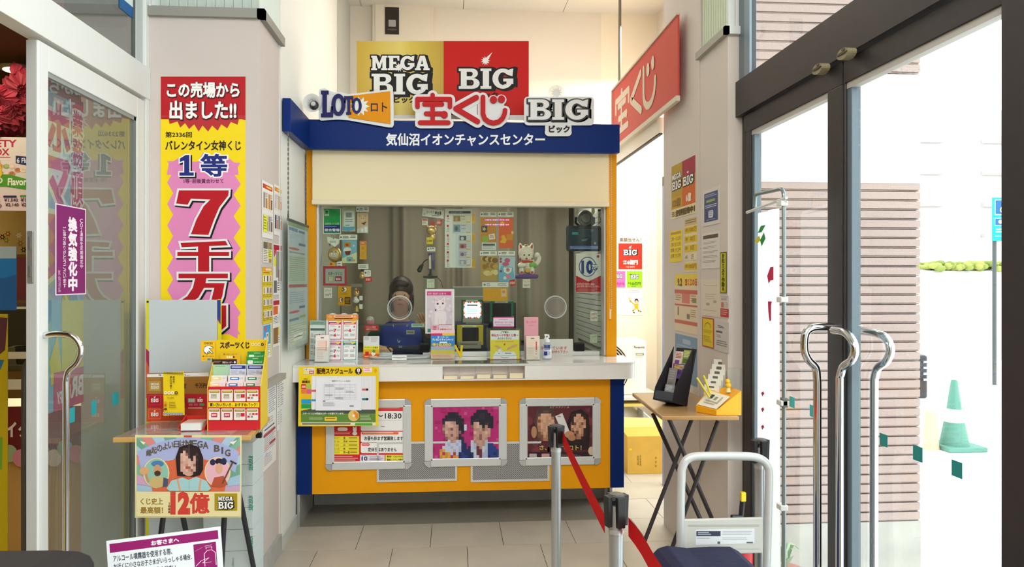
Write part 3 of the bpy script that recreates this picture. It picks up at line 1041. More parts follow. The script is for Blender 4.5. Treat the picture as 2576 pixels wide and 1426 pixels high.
e, s = snap_frame(1306, 1001, 1510, 1167, 'silver snap frame with dark red poster of two faces and a held ticket')
s.rect(1317, 1012, 1499, 1154, '#5d2a31')
random.seed(5)
for k in range(26):
    x, y = random.uniform(1320, 1490), random.uniform(1014, 1140)
    s.ell(x, y, random.uniform(6, 16), random.uniform(5, 14), random.choice(('#6b3038', '#703743', '#5a2630', '#7a3a45', '#4f2229')), 10)
s.rect(1317, 1136, 1499, 1154, '#33232a')
s.poly([(1352, 1110), (1345, 1060), (1350, 1030), (1370, 1020), (1392, 1030), (1398, 1060), (1396, 1100)], '#54423f')
s.ell(1373, 1066, 22, 36, '#b98468')
s.mosaic(1353, 1024, 1393, 1108, ['kkkkkk', 'kkhhkk', 'hsssfk', 'fssfsg', 'dfsffs', 'fsffsf', 'gsfsfg', 'gffsfd', 'dgsfgd', 'ddfgdd', '.dggd.'], {'k': '#4d3b36', 'h': '#5f4c45', 's': '#d2a68c', 'f': '#c39478', 'g': '#a97a60', 'd': '#7c4f40'})
s.poly([(1428, 1130), (1424, 1070), (1436, 1036), (1462, 1028), (1480, 1044), (1484, 1090), (1480, 1130)], '#2b1d20')
s.ell(1452, 1072, 17, 30, '#b8876b')
s.mosaic(1437, 1040, 1473, 1104, ['kksskk', 'kssfsk', 'ksfssf', 'kdsfdf', 'sfsgfs', 'gsfsfk', 'kgdsfk', 'kkgfgk', '.kggk.'], {'k': '#3a2826', 's': '#cfa184', 'f': '#bd8c6e', 'g': '#a57457', 'd': '#7b5040'})
s.poly([(1396, 1046), (1414, 1038), (1432, 1084), (1416, 1092)], '#dcd8d6').lines(1402, 1046, 1412, 1050, 1, '#6b6466')
s.ell(1432, 1092, 12, 9, '#c08d6c').ell(1343, 1086, 7, 15, '#b5835f').ell(1438, 1100, 10, 8, '#b07d5e')
s.text('ロトスタジアム', 1383, 1016, 1431, 1026, '#d9a9a4', 0.0)
s.text('さ、かなでロト！', 1357, 1119, 1462, 1131, '#cdb75a', 0.02)
s.rrect(1331, 1140, 1350, 1149, 2, '#b9a9ac').rrect(1362, 1140, 1382, 1149, 2, '#c99a92').lines(1392, 1142, 1470, 1148, 2, '#7b6a70').ell(1487, 1133, 8, 11, '#cdb89a')
s.done('poster_sheet', parent=e)

# ---- schedule poster taped to counter and panel
SP = lean((FK.P(*FK.uv(850, 1072), 0.125)), 0.0, 1.0, -0.6)
s = Sheet(SP, (752, 922, 953, 1072), '#f0cc17', 0.0015)
s.rect(757, 1033, 945, 1062, '#63893a').poly([(757, 1033), (790, 1026), (900, 1030), (945, 1024), (945, 1040), (757, 1040)], '#4d5a48')
s.rect(757, 1062, 945, 1069, '#e8e2c0').rrect(893, 1064, 937, 1070, 2, '#58a03c').lines(760, 1064, 888, 1068, 1, '#7a765c', 1, .1)
s.rect(784, 946, 945, 1030, '#e9e6ea')
for k in range(1, 9):
    s.line([(910 + k * 4, 946), (910 + k * 4, 1028)], .4, '#c3bfc6')
s.rect(758, 966, 770, 978, '#d3222a').rect(771, 966, 783, 978, '#b3bf4a').rect(758, 979, 770, 990, '#e67a3a').rect(771, 979, 783, 990, '#e0568c').rect(758, 992, 783, 1003, '#e8b81a').rect(758, 1004, 783, 1015, '#1f9ad6').rect(758, 1016, 783, 1027, '#1f9a4a')
s.slab('BIG', 760, 970, 769, 975, '#f4f4f4', None)
s.rect(784, 980, 797, 985, '#d2614a').rect(784, 1004, 797, 1009, '#2aa0c0').rect(911, 977, 922, 982, '#d2614a').ell(924, 979.5, 3, 3, '#2b2024').rect(911, 1001, 922, 1006, '#17838f').ell(924, 1003.5, 3, 3, '#2b2024')
s.text('今月の', 764, 951, 775, 955, '#5a4510', 0.02).text('開運日', 761, 957, 780, 963, '#4d2a12', 0.04)
s.rect(764, 925, 791, 941, '#f3efe6').text('スポーツくじ', 765, 926.5, 790, 931, '#2a2430', 0.03).rect(778, 932, 790, 940, '#c8202a').slab('BIG', 780, 934, 788, 938, '#f4f4f4', None)
s.rect(765, 932, 777, 940, '#e6d680')
s.text('販売スケジュール', 797, 926, 887, 940, '#4a1c10', 0.035)
s.star(902, 933, 9, 8, 9, '#2a1214').text('8', 898.5, 926.5, 905.5, 935, '#f5efe6', 0.03).text('月', 900, 936.5, 904, 940, '#f5efe6', 0.02)
s.rrect(914, 924, 936, 936, 2, '#f4dce6').lines(917, 926, 933, 934, 2, '#d86a8c').ell(945, 932, 3, 5, '#e0a41c')
s.ell(890, 1045, 14, 14, '#e6c26a').poly([(890, 1045), (890, 1032), (903, 1042), (900, 1055)], '#e8892f').ell(890, 1045, 3.5, 3.5, '#f1ead6')
s.rrect(817, 1048, 848, 1058, 2, '#efc63a').lines(820, 1051, 845, 1056, 1, '#8d6a1c').lines(778, 1049, 814, 1057, 3, '#b9cba0').lines(906, 1043, 938, 1058, 4, '#b9cba0')
s.text('スポーツくじの収益はスポーツを育てています。', 762, 1037, 866, 1042, '#eef2e2', 0.03)
po = s.done('schedule_poster', 'yellow sales schedule poster for month 8 taped to the counter edge', 'poster')
s = Sheet(SP, (796, 949, 910, 1032), '#e8e7ee', 0.0012, off=0.006)
s.text('販売スケジュール 8月分', 836, 956, 882, 960, '#3d3b44', 0.02)
for k in range(10):
    s.line([(812, 966 + k * 4.2), (899, 966 + k * 4.2)], .35, '#b9b7c0')
for k in range(7):
    s.line([(816 + k * 13, 964), (816 + k * 13, 1004)], .35, '#b9b7c0')
for k in range(5):
    s.lines(818 + 26 * (k % 3), 967 + k * 8, 842 + 26 * (k % 3), 973 + k * 8, 2, '#8d8b94', .35)
s.rect(813, 1007, 819, 1009, '#55535c').lines(813, 1011, 846, 1022, 5, '#b3b1ba').lines(880, 1019, 893, 1022, 1, '#77757e', 1)
s.done('schedule_printout', 'white table printout stuck over the yellow schedule poster', 'paper')
# ================================================================= signs standing on the header
FS = front(4.685)


def strokes(mb, S, paths, r, d0, d1, m, side=None, cap=8):
    """extruded round-ended strokes given in pixels cast on the surface"""
    k = 0
    for p in paths:
        q = [S.uv(x, y) for x, y in p]
        for i, (a, b) in enumerate(q):
            mb.prism(S, arc(a, b, r, r, 0, 360 - 360 / 14, 13), d0, d1 - k * 0.00013 - len(mb.f) * 1e-7, m, side)
            k += 1
            if i + 1 < len(q):
                a2, b2 = q[i + 1]
                L = math.hypot(a2 - a, b2 - b) or 1
                nx, ny = -(b2 - b) / L * r, (a2 - a) / L * r
                mb.prism(S, [(a + nx, b + ny), (a - nx, b - ny), (a2 - nx, b2 - ny), (a2 + nx, b2 + ny)], d0, d1 - k * 0.00013, m, side)
                k += 1
    return mb


PX = 4.70 / F
TAKARA = [[(1088.5, 241), (1088.5, 250)], [(1050.6, 270), (1050.6, 251), (1132, 251), (1132, 270)], [(1068, 263.7), (1112, 263.7)], [(1072, 287.5), (1120, 287.5)], [(1088.5, 264), (1088.5, 310)], [(1057, 310), (1128, 310)], [(1116, 287), (1119, 292)]]
KU = [[(1198, 247), (1147, 275), (1201, 307)]]
JI = [[(1214.7, 246), (1214.7, 288), (1219, 300), (1229, 308), (1241, 311), (1254, 308), (1264, 299), (1269, 287), (1270, 279)]]
DOTS = [[(1241, 252.5), (1241.2, 252.5)], [(1261, 251), (1261.2, 251)]]
sg = empty('lottery_letter_sign', FS.px(1160, 325), 'red rounded three character lottery sign on a white outline plate above the header', 'sign')
WP = M('#dfe2e3', 0.35)
RED = M('#c00d15', 0.45, spec=.2)
pl = MB()
strokes(pl, FS, TAKARA + JI + DOTS, 13.0 * PX, 0.0, 0.010, WP)
strokes(pl, FS, KU, 15.0 * PX, 0.0, 0.0104, WP)
pl.prism(FS, [FS.uv(*p) for p in ((1045, 318), (1045, 250), (1135, 250), (1135, 318))], 0, .0062, WP).prism(FS, [FS.uv(*p) for p in ((1214, 300), (1214, 246), (1268, 246), (1268, 300))], 0, .0058, WP).prism(FS, [FS.uv(*p) for p in ((1200, 300), (1150, 275), (1200, 250))], 0, .0064, WP)
mk('outline_plate', pl, sg)
for nm, ps, r in (('character', TAKARA, 5.6), ('character', KU, 6.6), ('character', JI, 5.8)):
    m = strokes(MB(), FS, ps, r * PX, 0.010, 0.024, RED)
    if ps is JI:
        strokes(m, FS, DOTS, 9 * PX, 0.010, 0.024, RED)
    if ps is TAKARA:
        strokes(m, FS, [[(1117.5, 290), (1117.7, 290)]], 9 * PX, 0.010, 0.0243, RED)
    mk(nm, m, sg)

# LOTO sign
lo = empty('megaphone_logo_sign', FS.px(895, 322), 'white edged sign with navy letters shrinking into an orange megaphone shape', 'sign')
mk('outline_plate', MB().prism(FS, [FS.uv(*p) for p in reversed(((806, 224), (819, 223), (826, 228), (842, 233), (860, 233), (876, 238), (978, 226), (987, 227), (990, 232), (991, 315), (987, 321), (978, 321), (876, 303), (850, 301), (808, 304), (802, 300), (803, 228)))], 0, .01, WP), lo)
mk('megaphone_panel', MB().prism(FS, [FS.uv(*p) for p in reversed(((879, 243), (982, 231), (983, 313), (878, 297)))], .01, .018, M('#e59404', .5, spec=.2)), lo)
s = Sheet(FS, (800, 220, 1000, 330), None)
s.d = .0185
s.star(906, 269, 25, 15, 11, '#eef0ee')
s.ell(899, 268, 9, 13, '#eef0ee')
s.text('ロト', 934, 260, 974, 282, '#2b1f38', 0.02)
mk('spark', s.pr, lo, kind='stuff')
mk('lettering', s.tx, lo, kind='stuff')
NV = M('#15175c', 0.4, spec=.2)


def solid_slab(word, S, box, d0, d1, m, parent, name, grow=0.0):
    """extruded slab letters fitted into a pixel box"""
    loops, x = [], 0
    for ch in word:
        w, ls = SLAB[ch]
        loops += [[(px + x, py) for px, py in lp] for lp in ls]
        x += w + .05
    W = x - .05
    x0, y0, x1, y1 = box
    vs, fs = loops_mesh(loops)[0]
    mb = MB()
    pt = lambda a, b, d: S.P(*S.uv(x0 + (x1 - x0) * a / W, y1 + (y0 - y1) * b), d)
    mb.mesh([pt(a, b, d1) for a, b, _ in vs], fs, m)
    for lp in loops:
        n = len(lp)
        mb.mesh([pt(a, b, d0) for a, b in lp] + [pt(a, b, d1) for a, b in lp], [(i, (i + 1) % n, n + (i + 1) % n, n + i) for i in range(n)], m)
    if grow:
        for k in range(4):
            vs, fs = loops_mesh(loops, grow)[1]
            q = (k + 1) / 4
            mb.mesh([V(pt(a, b, d0 + .0005)) + S.u * .012 * q - S.v * .005 * q for a, b, _ in vs], fs, BLACK)
            vs, fs = loops_mesh(loops)[0]
            mb.mesh([V(pt(a, b, d0 + .0003)) + S.u * .012 * q - S.v * .005 * q for a, b, _ in vs], fs, BLACK)
        vs, fs = loops_mesh(loops, grow)[1]
        mb.mesh([pt(a, b, d0 + .001) for a, b, _ in vs], fs, BLACK)
    return mk(name, mb, parent)


for ch, bx in (('L', (809, 230, 839, 296)), ('O', (835, 238, 870, 293)), ('T', (867, 244, 890, 290)), ('O', (886, 248, 911, 288))):
    solid_slab(ch, FS, bx, .0105 if ch != 'O' or bx[0] < 880 else .0185, .024, NV, lo, 'character')

# BIG sign
bg = empty('football_lottery_sign', FS.px(1405, 343), 'white slab letter sign with black edges and a spark, standing on the header', 'sign')
mb = MB()
strokes(mb, FS, [[(1328, 254), (1484, 254)], [(1328, 306), (1484, 306)], [(1328, 254), (1328, 306)], [(1484, 254), (1484, 306)], [(1380, 333), (1428, 333)]], 10 * PX, 0, .01, WP)
mb.prism(FS, [FS.uv(*p) for p in ((1328, 312), (1328, 250), (1484, 250), (1484, 312))], 0, .0085, WP).prism(FS, [FS.uv(*p) for p in ((1371, 334), (1371, 305), (1437, 305), (1437, 334))], 0, .0082, WP)
mk('outline_plate', mb, bg)
mk('spark_plate', MB().prism(FS, [FS.uv(*p) for p in arc(1399, 233, 20, 18, 0, 340, 14)[::-1]], 0.001, .008, glass('#f2f5f4', 1.0, 0.0, 0.25)), bg)
solid_slab('BIG', FS, (1328, 252, 1478, 303), .0108, .022, M('#e3e4e6', .35), bg, 'characters', 0.075)
s = Sheet(FS, (1300, 200, 1500, 350), None)
s.d = .0102
s.star(1399.6, 234, 15, 8.5, 11, '#f0f1f0')
s.text('ビック', 1381, 317, 1432, 334, '#2a2829', 0.05)
mk('spark', s.pr, bg, kind='stuff')
mk('lettering', s.tx, bg, kind='stuff')

# horn speaker behind the megaphone sign
SPC = FS.px(787, 261, -0.03)
hp = MB().lathe(SPC, [(.004, .03), (.02, .03), (.028, .045), (.046, .055), (.055, .058), (.055, .052), (.03, .02), (.022, -.05), (.0, -.06)], M('#dfe0de', .4), 24, (0, -1, 0))
ho = mk('horn_speaker', hp, None, 'white round horn loudspeaker half hidden beside the megaphone sign', 'speaker', smooth=40)
mk('driver', MB().ball(SPC + V((.012, -.055, -.015)), .028, .02, .028, M('#2c2b2d', .3)).lathe(SPC + V((.01, -.07, -.01)), [(.016, 0), (.012, .012), (.003, .014)], M('#c9c8c6', .3), 14, (0, -1, 0)), ho, smooth=40)

def gold_print(span=0.5):
    m = bpy.data.materials.new('gold_gradient_print')
    m.use_nodes = True
    nt = m.node_tree
    b = nt.nodes['Principled BSDF']
    tc = nt.nodes.new('ShaderNodeTexCoord')
    sp = nt.nodes.new('ShaderNodeSeparateXYZ')
    r = nt.nodes.new('ShaderNodeValToRGB')
    e = r.color_ramp.elements
    for p, c in ((0.0, '#c9a410'), (0.5 * span, '#e6d066'), (0.62 * span, '#dcc040'), (span, '#c29c0c')):
        q = e.new(p) if p not in (0.0,) else e[0]
        q.position = p
        q.color = (*lin(c), 1)
    nt.links.new(tc.outputs['Generated'], sp.inputs[0])
    nt.links.new(sp.outputs['X'], r.inputs['Fac'])
    nt.links.new(r.outputs['Color'], b.inputs['Base Color'])
    b.inputs['Roughness'].default_value = 0.4
    return m


# twin poster panel behind the signs
FB = front(4.80)
s = Sheet(FB, (898, 104, 1330, 296), '#e8e8e6', 0.006, off=0.0)
s.rect(898, 104, 1116, 290, gold_print())
s.rect(1116, 104, 1330, 290, '#cf0f07')
s.slab('MEGA', 934, 141, 1081, 177, sh='#141214', shd=(5, 2), outw=.09).slab('BIG', 935, 186, 1076, 238, sh='#141214', shd=(8, 3), outw=.09)
s.star(1004, 170, 12, 6, 11, '#f4f4f2').poly([(1002, 166), (1016, 152), (1008, 170)], '#f4f4f2')
s.text('メガビック', 950, 244, 1045, 259, '#2a1c0a', 0.05)
s.big(1154, 173, 1291, 224)
s.text('ビック', 1198, 233, 1252, 246, '#2a1010', 0.05)
s.done('twin_logo_panel', 'gold and red twin logo panel standing behind the header signs', 'sign', bevel=0.0)
mk('white_ledge', MB().box(-0.45, 4.775, 2.432, 0.56, 4.80, 2.452, M('#e6e7e6', .5)), None, 'narrow white foam strip along the top of the blue header', 'strip')

# meter cabinet on the back wall
FW = front(6.849)
cb = MB().pbox(FW, 938, 3, 1090, 330, 0, 0.05, M('#e3dac8', .5))
o = mk('meter_cabinet', cb, None, 'tall cream meter cabinet with small dark window on the back wall', 'cabinet', bevel=0.004)
mb = MB().pbox(FW, 945, 10, 1083, 326, 0.05, 0.056, M('#e6ddcb', .5))
d = mk('door', mb, o, bevel=0.003)
mk('window', MB().pbox(FW, 970, 24, 1005, 92, 0.056, 0.062, M('#2a211f', .2)), d)
mk('meter', MB().pbox(FW, 979, 56, 997, 73, 0.062, 0.064, M('#a9a8a6', .3)).pbox(FW, 976, 78, 999, 82, .062, .0635, M('#4a4442', .4)), d)

# red hanging sign over the corridor, on its rod
SR = rwall(1.208)
a0, b1 = SR.uv(1554, 222)
a1, _ = SR.uv(1700, 222)
_, b0 = SR.uv(1554, 384)
hg = empty('hanging_banner_sign', SR.P((a0 + a1) / 2, b0), 'long red framed sign hung in the corridor, cream lettering partly behind pillar', 'sign')
a0, a1, b0, b1 = -5.60, -3.95, 2.435, 2.865
s = Sheet(SR, ('r', a0, b0, a1, b1), '#cf4a3f', 0.01, mode='n')
LC = '#dccab4'
wp = 2.6


def wall_strokes(s, paths, w, c):
    for p in paths:
        s.line(p, w, c)
        for q in (p[0], p[-1]):
            s.ell(q[0], q[1], w / 2, w / 2 * 3.8 * 0.96 / 3.66, c, 12)


sx = lambda x: 4 + (x - 1040) * 0.302
sy = lambda y: 16 + (y - 240) * 0.92
for ps, r in ((TAKARA, 3.4), (KU, 3.8), (JI, 3.5), ([[(1236, 252), (1237, 256)], [(1259, 250), (1260, 254)]], 5.2)):
    for p in ps:
        q = [(sx(x), sy(y)) for x, y in p]
        d = s._n()
        k = s.W / s.Ht
        for (xa, ya), (xb, yb) in zip(q, q[1:]):
            L = math.hypot((xb - xa) * k, yb - ya) or 1
            nx, ny = -(yb - ya) / L * r * 1.55 / k, (xb - xa) * k / L * r * 1.55
            s.pr.poly([s.S.P(*s.at(x, y), d) for x, y in ((xa + nx, ya + ny), (xb + nx, yb + ny), (xb - nx, yb - ny), (xa - nx, ya - ny))], M(LC))
        for x, y in q:
            s.ell(x, y, r * 1.55 / k, r * 1.55, LC, 14)
s.done('banner_face', parent=hg)
fr = MB().sbox(SR, a0 - .012, b1, a1, b1 + .014, -.004, .018, M('#cfc4b2', .5)).sbox(SR, a0 - .012, b0 - .03, a1, b0, -.004, .018, M('#d8cdb9', .5)).sbox(SR, a0 - .012, b0, a0, b1, -.004, .018, M('#cfc4b2', .5))
mk('sign_frame', fr, hg, bevel=.002)
p = SR.px(1582, 200)
mk('hanger_rod', MB().tube([V((1.214, 5.42, 2.87)), V((1.214, 5.42, 3.9))], .011, M('#6d675e', .4, .6), 8), hg)
# ================================================================= behind and on the ticket window
# curtains
for x0, x1, yy, lab in ((-0.885, 0.12, 6.12, 'grey brown curtain with deep folds behind the clerk'), (0.08, 0.52, 6.06, 'grey brown curtain panel hanging behind the lucky cat'), (0.5, 0.95, 6.16, 'grey brown curtain behind the small hanging tablet')):
    n = 90
    mb = MB()
    vs, fs = [], []
    for i in range(n + 1):
        x = x0 + (x1 - x0) * i / n
        y = yy + .030 * math.sin(x * 44 + 3 * math.sin(x * 11 + x0)) * (.5 + .5 * math.sin(x * 17 + 2)) + .036 * math.sin(x * 23 + 1)
        vs += [(x, y, 0.95), (x, y, 2.2)]
    fs = [(2 * i, 2 * i + 2, 2 * i + 3, 2 * i + 1) for i in range(n)]
    mb.mesh(vs, fs, M('#9d9483', .9))
    mk('curtain', mb, None, lab, 'curtain', 'curtains in the booth', smooth=80)

GL = front(4.915)


def pack(name, label, card, body, color, cat='package', fn=None, lines=2, cardc='#e9ebe8'):
    """a good-luck charm in a clear bag hung by its printed header card"""
    x0, y0, x1, y1 = body
    e = empty(name, GL.px((x0 + x1) / 2, y1), label, cat, 'charms hung in the window')
    if card:
        s = Sheet(GL, card, cardc, 0.0015, off=.002)
        a, b, c, d = card
        s.ell(a + 4, (b + d) / 2, 2, 2, '#5a5d60').lines(a + 8, b + (d - b) * .25, a + (c - a) * .55, d - 2, lines, '#6f7275', .5, .2).lines(a + (c - a) * .62, b + (d - b) * .2, c - 3, d - 3, lines, '#7d8083', .5, .1)
        s.done('header_card', parent=e)
    s = Sheet(GL, body, color, 0.0012, off=0.0)
    if fn:
        fn(s, x0, y0, x1, y1)
    s.done('bag', parent=e)
    return e


def simple(name, label, cat, box, color, fn=None, S=GL, th=.0015, off=0.0, group=None):
    s = Sheet(S, box, color, th, off=off)
    if fn:
        fn(s, *box)
    return s.done(name, label, cat, group)


def f_green(s, a, b, c, d):
    s.rect(815, 525, 856, 566, '#0a9a50').rect(815, 566, 856, 586, '#14298a').rect(815, 583, 856, 586.5, '#0a8a4a')
    s.rect(816.5, 528, 828, 543, '#e4ece6').rect(817.5, 529, 827, 538, '#0a9a50').poly([(819, 531), (826, 530), (822, 537)], '#16321f').text('Sohgo', 818, 539, 827, 542, '#20362a', 0)
    s.text('機械警備システム装置', 818, 560, 853, 565, '#d2ecd8', 0.0).text('総合警備', 817, 575, 854, 582, '#e9ecf6', 0.03).lines(817, 569, 853, 572, 1, '#aab4da')


simple('security_sticker', 'green and navy security sticker in the window\'s upper corner', 'sticker', (813, 523, 858, 588), '#dfe8e0', f_green)


def f_remote(s, a, b, c, d):
    s.rrect(865, 530, 891, 570, 3, '#cfdadd').rect(870, 535, 885, 547, '#8d989b').lines(868, 551, 888, 561, 2, '#8a9498', .4, .05).text('HAPPY', 869, 565, 880, 568, '#35454f', .02)
    s.poly([(862, 570), (893, 570), (893, 576), (878, 581), (862, 579)], '#58a6cc').lines(872, 523, 886, 528, 1, '#b9a93c')


pack('charm_pack', 'remote shaped charm pack, pale blue with yellow top, beside the green sticker', None, (861, 521, 894, 582), '#b8b79c', fn=f_remote)
pack('charm_pack', 'wooden tag charm with a carved bear face in a clear bag', (896, 520, 928, 533), (898, 535, 926, 586), '#d3b596',
     fn=lambda s, a, b, c, d: (s.ell(912, 551, 8, 8, '#c7a582'), s.ell(912, 551, 7, 7, '#d8ba9a'), s.ell(905, 543, 2.5, 2.5, '#c09a74'), s.ell(919, 543, 2.5, 2.5, '#c09a74'), s.ell(909, 549, 1, 1, '#5a3a26'), s.ell(915, 549, 1, 1, '#5a3a26'), s.poly([(908, 562), (922, 557), (917, 566)], '#6a4426'), s.poly([(898, 576), (926, 566), (926, 586), (898, 586)], '#c9ccc8'), s.rect(909, 575, 914, 584, '#f0f0ee'), s.rect(917, 571, 924, 584, '#f0f0ee')))
pack('charm_pack', 'blue treasure ship towel pack with a printed sail in the window', (854, 590, 899, 603), (860, 604, 898, 662), '#7fb4d2',
     fn=lambda s, a, b, c, d: (s.poly([(860, 650), (898, 634), (898, 662), (860, 662)], '#d5dab0'), s.rect(865, 610, 882, 621, '#c98a28'), s.ell(874, 630, 10, 8, '#e7e2dc'), s.poly([(866, 632), (883, 630), (880, 641), (871, 642)], '#7d3a2c'), s.ell(873, 616, 4, 3, '#b5372a'), s.rrect(872, 646, 888, 658, 3, '#6db8cc'), s.ell(880, 654, 3, 2, '#a8326a'), s.ell(890, 655, 4, 3, '#cf8f86'), s.line([(862, 606), (862, 648)], 1, '#4d9ac4'), s.star(890, 618, 4, 2, 5, '#b9dcea')))
pack('charm_pack', 'narrow orange paper charm bag under the wooden tag charm', None, (905, 606, 922, 652), '#e0a41c', fn=lambda s, a, b, c, d: (s.rect(906, 606, 921, 616, '#e07a3a'), s.lines(908, 610, 919, 615, 1, '#f4d9b0'), s.ell(913, 624, 3.5, 4, '#c98c14'), s.lines(909, 634, 917, 648, 4, '#c28a16')))

# gold daruma with a pentagon card
GOLD = M('#d9b878', .25, .6)
e = empty('gold_daruma', GL.px(840, 672), 'gold daruma doll in a bag under a white pentagon card', 'figurine', 'charms hung in the window')
c0 = GL.px(840, 640, -.035)
mk('body', MB().ball(c0, .045, .03, .05, GOLD, 18, 12), e, smooth=60)
s = Sheet(front(c0.y - .024), (826, 630, 854, 654), None)
s.d = .012
s.ell(840, 641, 12, 10, '#c9b9a4').ell(836, 639, 3, 3, '#f2efe8').ell(845, 639, 3, 3, '#f2efe8').ell(836, 639, 1.2, 1.2, '#3a3030').ell(845, 639, 1.2, 1.2, '#3a3030').poly([(830, 634), (838, 632), (838, 635)], '#5a4a38').poly([(851, 634), (843, 632), (843, 635)], '#5a4a38').lines(833, 648, 847, 651, 1, '#8a6a52')
mk('face', s.pr, e, kind='stuff')
s = Sheet(GL, (823, 595, 856, 622), None)
s.poly([(823, 595), (854, 602), (853, 612), (842, 621), (830, 612), (824, 609)], '#e4e5df').lines(830, 606, 850, 612, 2, '#8a8b86').ell(839, 600, 1.5, 1.5, '#666').poly([(827, 614), (832, 612), (831, 620)], '#5f5a3c')
mk('header_card', s.pr, e)
s = Sheet(GL, (828, 660, 862, 676), None)
s.rect(828, 660, 844, 674, '#d9a52a').ell(833, 664, 3, 3, '#c8352b').poly([(847, 659), (860, 657), (862, 674), (849, 676)], '#eceae6').lines(850, 662, 858, 666, 1, '#b03a34').lines(850, 668, 860, 673, 1, '#b03a34', .8)
mk('price_tag', s.pr, e)


def f_red(s, a, b, c, d):
    s.rect(819, 676, 867, 713, '#a6b0ac').text('スポーツくじ', 825, 684, 861, 692, '#24262a', .02).rect(825, 695, 841, 707, '#ac9b78').slab('MEGA', 828, 696.5, 838, 700, '#e0dccd', None).slab('BIG', 828, 701, 838, 706, '#e0dccd', None).rect(843, 695, 860, 707, '#a5325a').slab('BIG', 845, 699, 857, 705, '#efe4e6', None)


simple('framed_logo_card', 'grey logo card in a dark red frame, low in the window', 'sign', (813, 669, 872, 718), '#b33a50', f_red, th=.004)


def price(label, x0, y0, x1, y1, t1, t2, col='#8d3a34', bg='#e6e4df'):
    s = Sheet(GL, (x0, y0, x1, y1), bg, .001)
    m = (y0 + y1) / 2
    s.text(t1, x0 + 2, y0 + (m - y0) * .3, x1 - 2, m - (m - y0) * .15, col, .01)
    s.text(t2, x0 + 2, m + (m - y0) * .15, x1 - 2, y1 - (m - y0) * .3, col, .01)
    s.line([(x0, m), (x1, m)], .5, '#b8b6b0')
    s.done('price_card', label, 'card', 'price cards in the window')


price('white price card with brown scratch ticket price, under the red framed card', 815, 724, 835, 749, 'スクラッチ', '200円')
price('pale green price card under the desk microphone', 1074, 702, 1093, 724, '100円', 'くじ', '#7d9a84', '#dfe6d8')
price('white price card below the lucky cat\'s purple shelf', 1315, 702, 1334, 724, 'ジャンボ', '300円')
price('white two line price card beside the clear speech disc', 1485, 783, 1503, 807, '200円', '100円', '#a0413a')
price('pale green price card low in the window by the post', 1485, 841, 1502, 862, '100円', 'くじ', '#7d9a84', '#d8e0cc')


def f_five(s, a, b, c, d):
    s.ell(866.5, 728, 7, 7, '#b5342c').ell(866.5, 728, 5.8, 5.8, '#f4efe6').text('5', 862, 724, 866.5, 731, '#33241c', .05).lines(867, 728, 871, 730, 1, '#33241c').lines(857, 738, 878, 742, 2, '#a5711a').ell(858, 754, 6, 6, '#b5342c').ell(858, 754, 4.8, 4.8, '#f4efe6').text('18', 855, 750.5, 862, 757, '#33241c', .04).rect(867, 747, 882, 766, '#5a3a1c').lines(869, 750, 880, 763, 4, '#b98c3c').lines(853, 765, 882, 768, 1, '#d77a5a')


simple('limit_notice', 'yellow notice with two round prohibition marks, beside the gold figures', 'notice', (851, 720, 883, 768), '#dba21a', f_five)

# small figures on the left
e = empty('gold_figure', GL.px(896, 750), 'small gold figure with red sash in a clear bag', 'figurine', 'charms hung in the window')
c0 = GL.px(896, 738, -.02)
mk('body', MB().ball(c0, .018, .014, .022, GOLD).ball(c0 + V((0, 0, .026)), .012, .011, .012, GOLD), e, smooth=60)
mk('sash', MB().box(c0.x + .004, c0.y - .016, c0.z + .005, c0.x + .012, c0.y - .013, c0.z + .04, M('#b3322e', .6)), e)
mk('bag_card', MB().pbox(GL, 884, 714, 911, 722, -.002, 0, M('#7d7a70', .6)), e)
e = empty('white_cat_charm', GL.px(895, 764), 'white round charm figure under the small gold figure', 'figurine', 'charms hung in the window')
c0 = GL.px(895, 757, -.02)
mk('body', MB().ball(c0, .02, .015, .016, M('#dddcd6', .5)).ball(c0 + V((-.004, 0, .016)), .013, .012, .012, M('#dddcd6', .5)), e, smooth=60)
mk('bag_card', MB().pbox(GL, 904, 744, 912, 755, -.002, 0, M('#e2e2de', .6)), e)
e = empty('gold_bell_charm', GL.px(897, 784), 'gold bell charm hanging lowest of the small window figures', 'figurine', 'charms hung in the window')
c0 = GL.px(896, 777, -.02)
mk('body', MB().lathe(c0, [(.016, -.018), (.013, 0), (.008, .014), (.002, .02)], M('#b59a4c', .4, .4), 12), e, smooth=50)
mk('bag_card', MB().pbox(GL, 904, 765, 912, 777, -.002, 0, M('#e2e2de', .6)), e)
e = empty('gold_figure', GL.px(912, 706), 'gold charm figure with a dark hat and red discount tag', 'figurine', 'charms hung in the window')
c0 = GL.px(911, 695, -.02)
mk('body', MB().ball(c0, .02, .015, .02, GOLD).ball(c0 + V((0, 0, .024)), .013, .012, .014, GOLD), e, smooth=60)
mk('hat', MB().lathe(c0 + V((0, 0, .034)), [(.018, 0), (.012, .004), (.01, .014), (.002, .016)], M('#2b2621', .6), 12), e, smooth=50)
s = Sheet(GL, (900, 664, 936, 712), None)
s.rect(901, 664, 927, 677, '#e3e4e0').lines(904, 668, 924, 675, 2, '#6d6f70').rrect(916, 679, 933, 696, 2, '#e6e8e4').ell(920, 686, 2, 2.5, '#3c4a40').lines(924, 683, 931, 692, 3, '#8a8c8a').poly([(917, 698), (934, 695), (936, 708), (920, 711)], '#c92d33').text('新発売', 921, 700, 932, 706, '#f1d6d2', .02)
mk('tags', s.pr, e, kind='stuff')
mk('lettering', s.tx, e, kind='stuff')

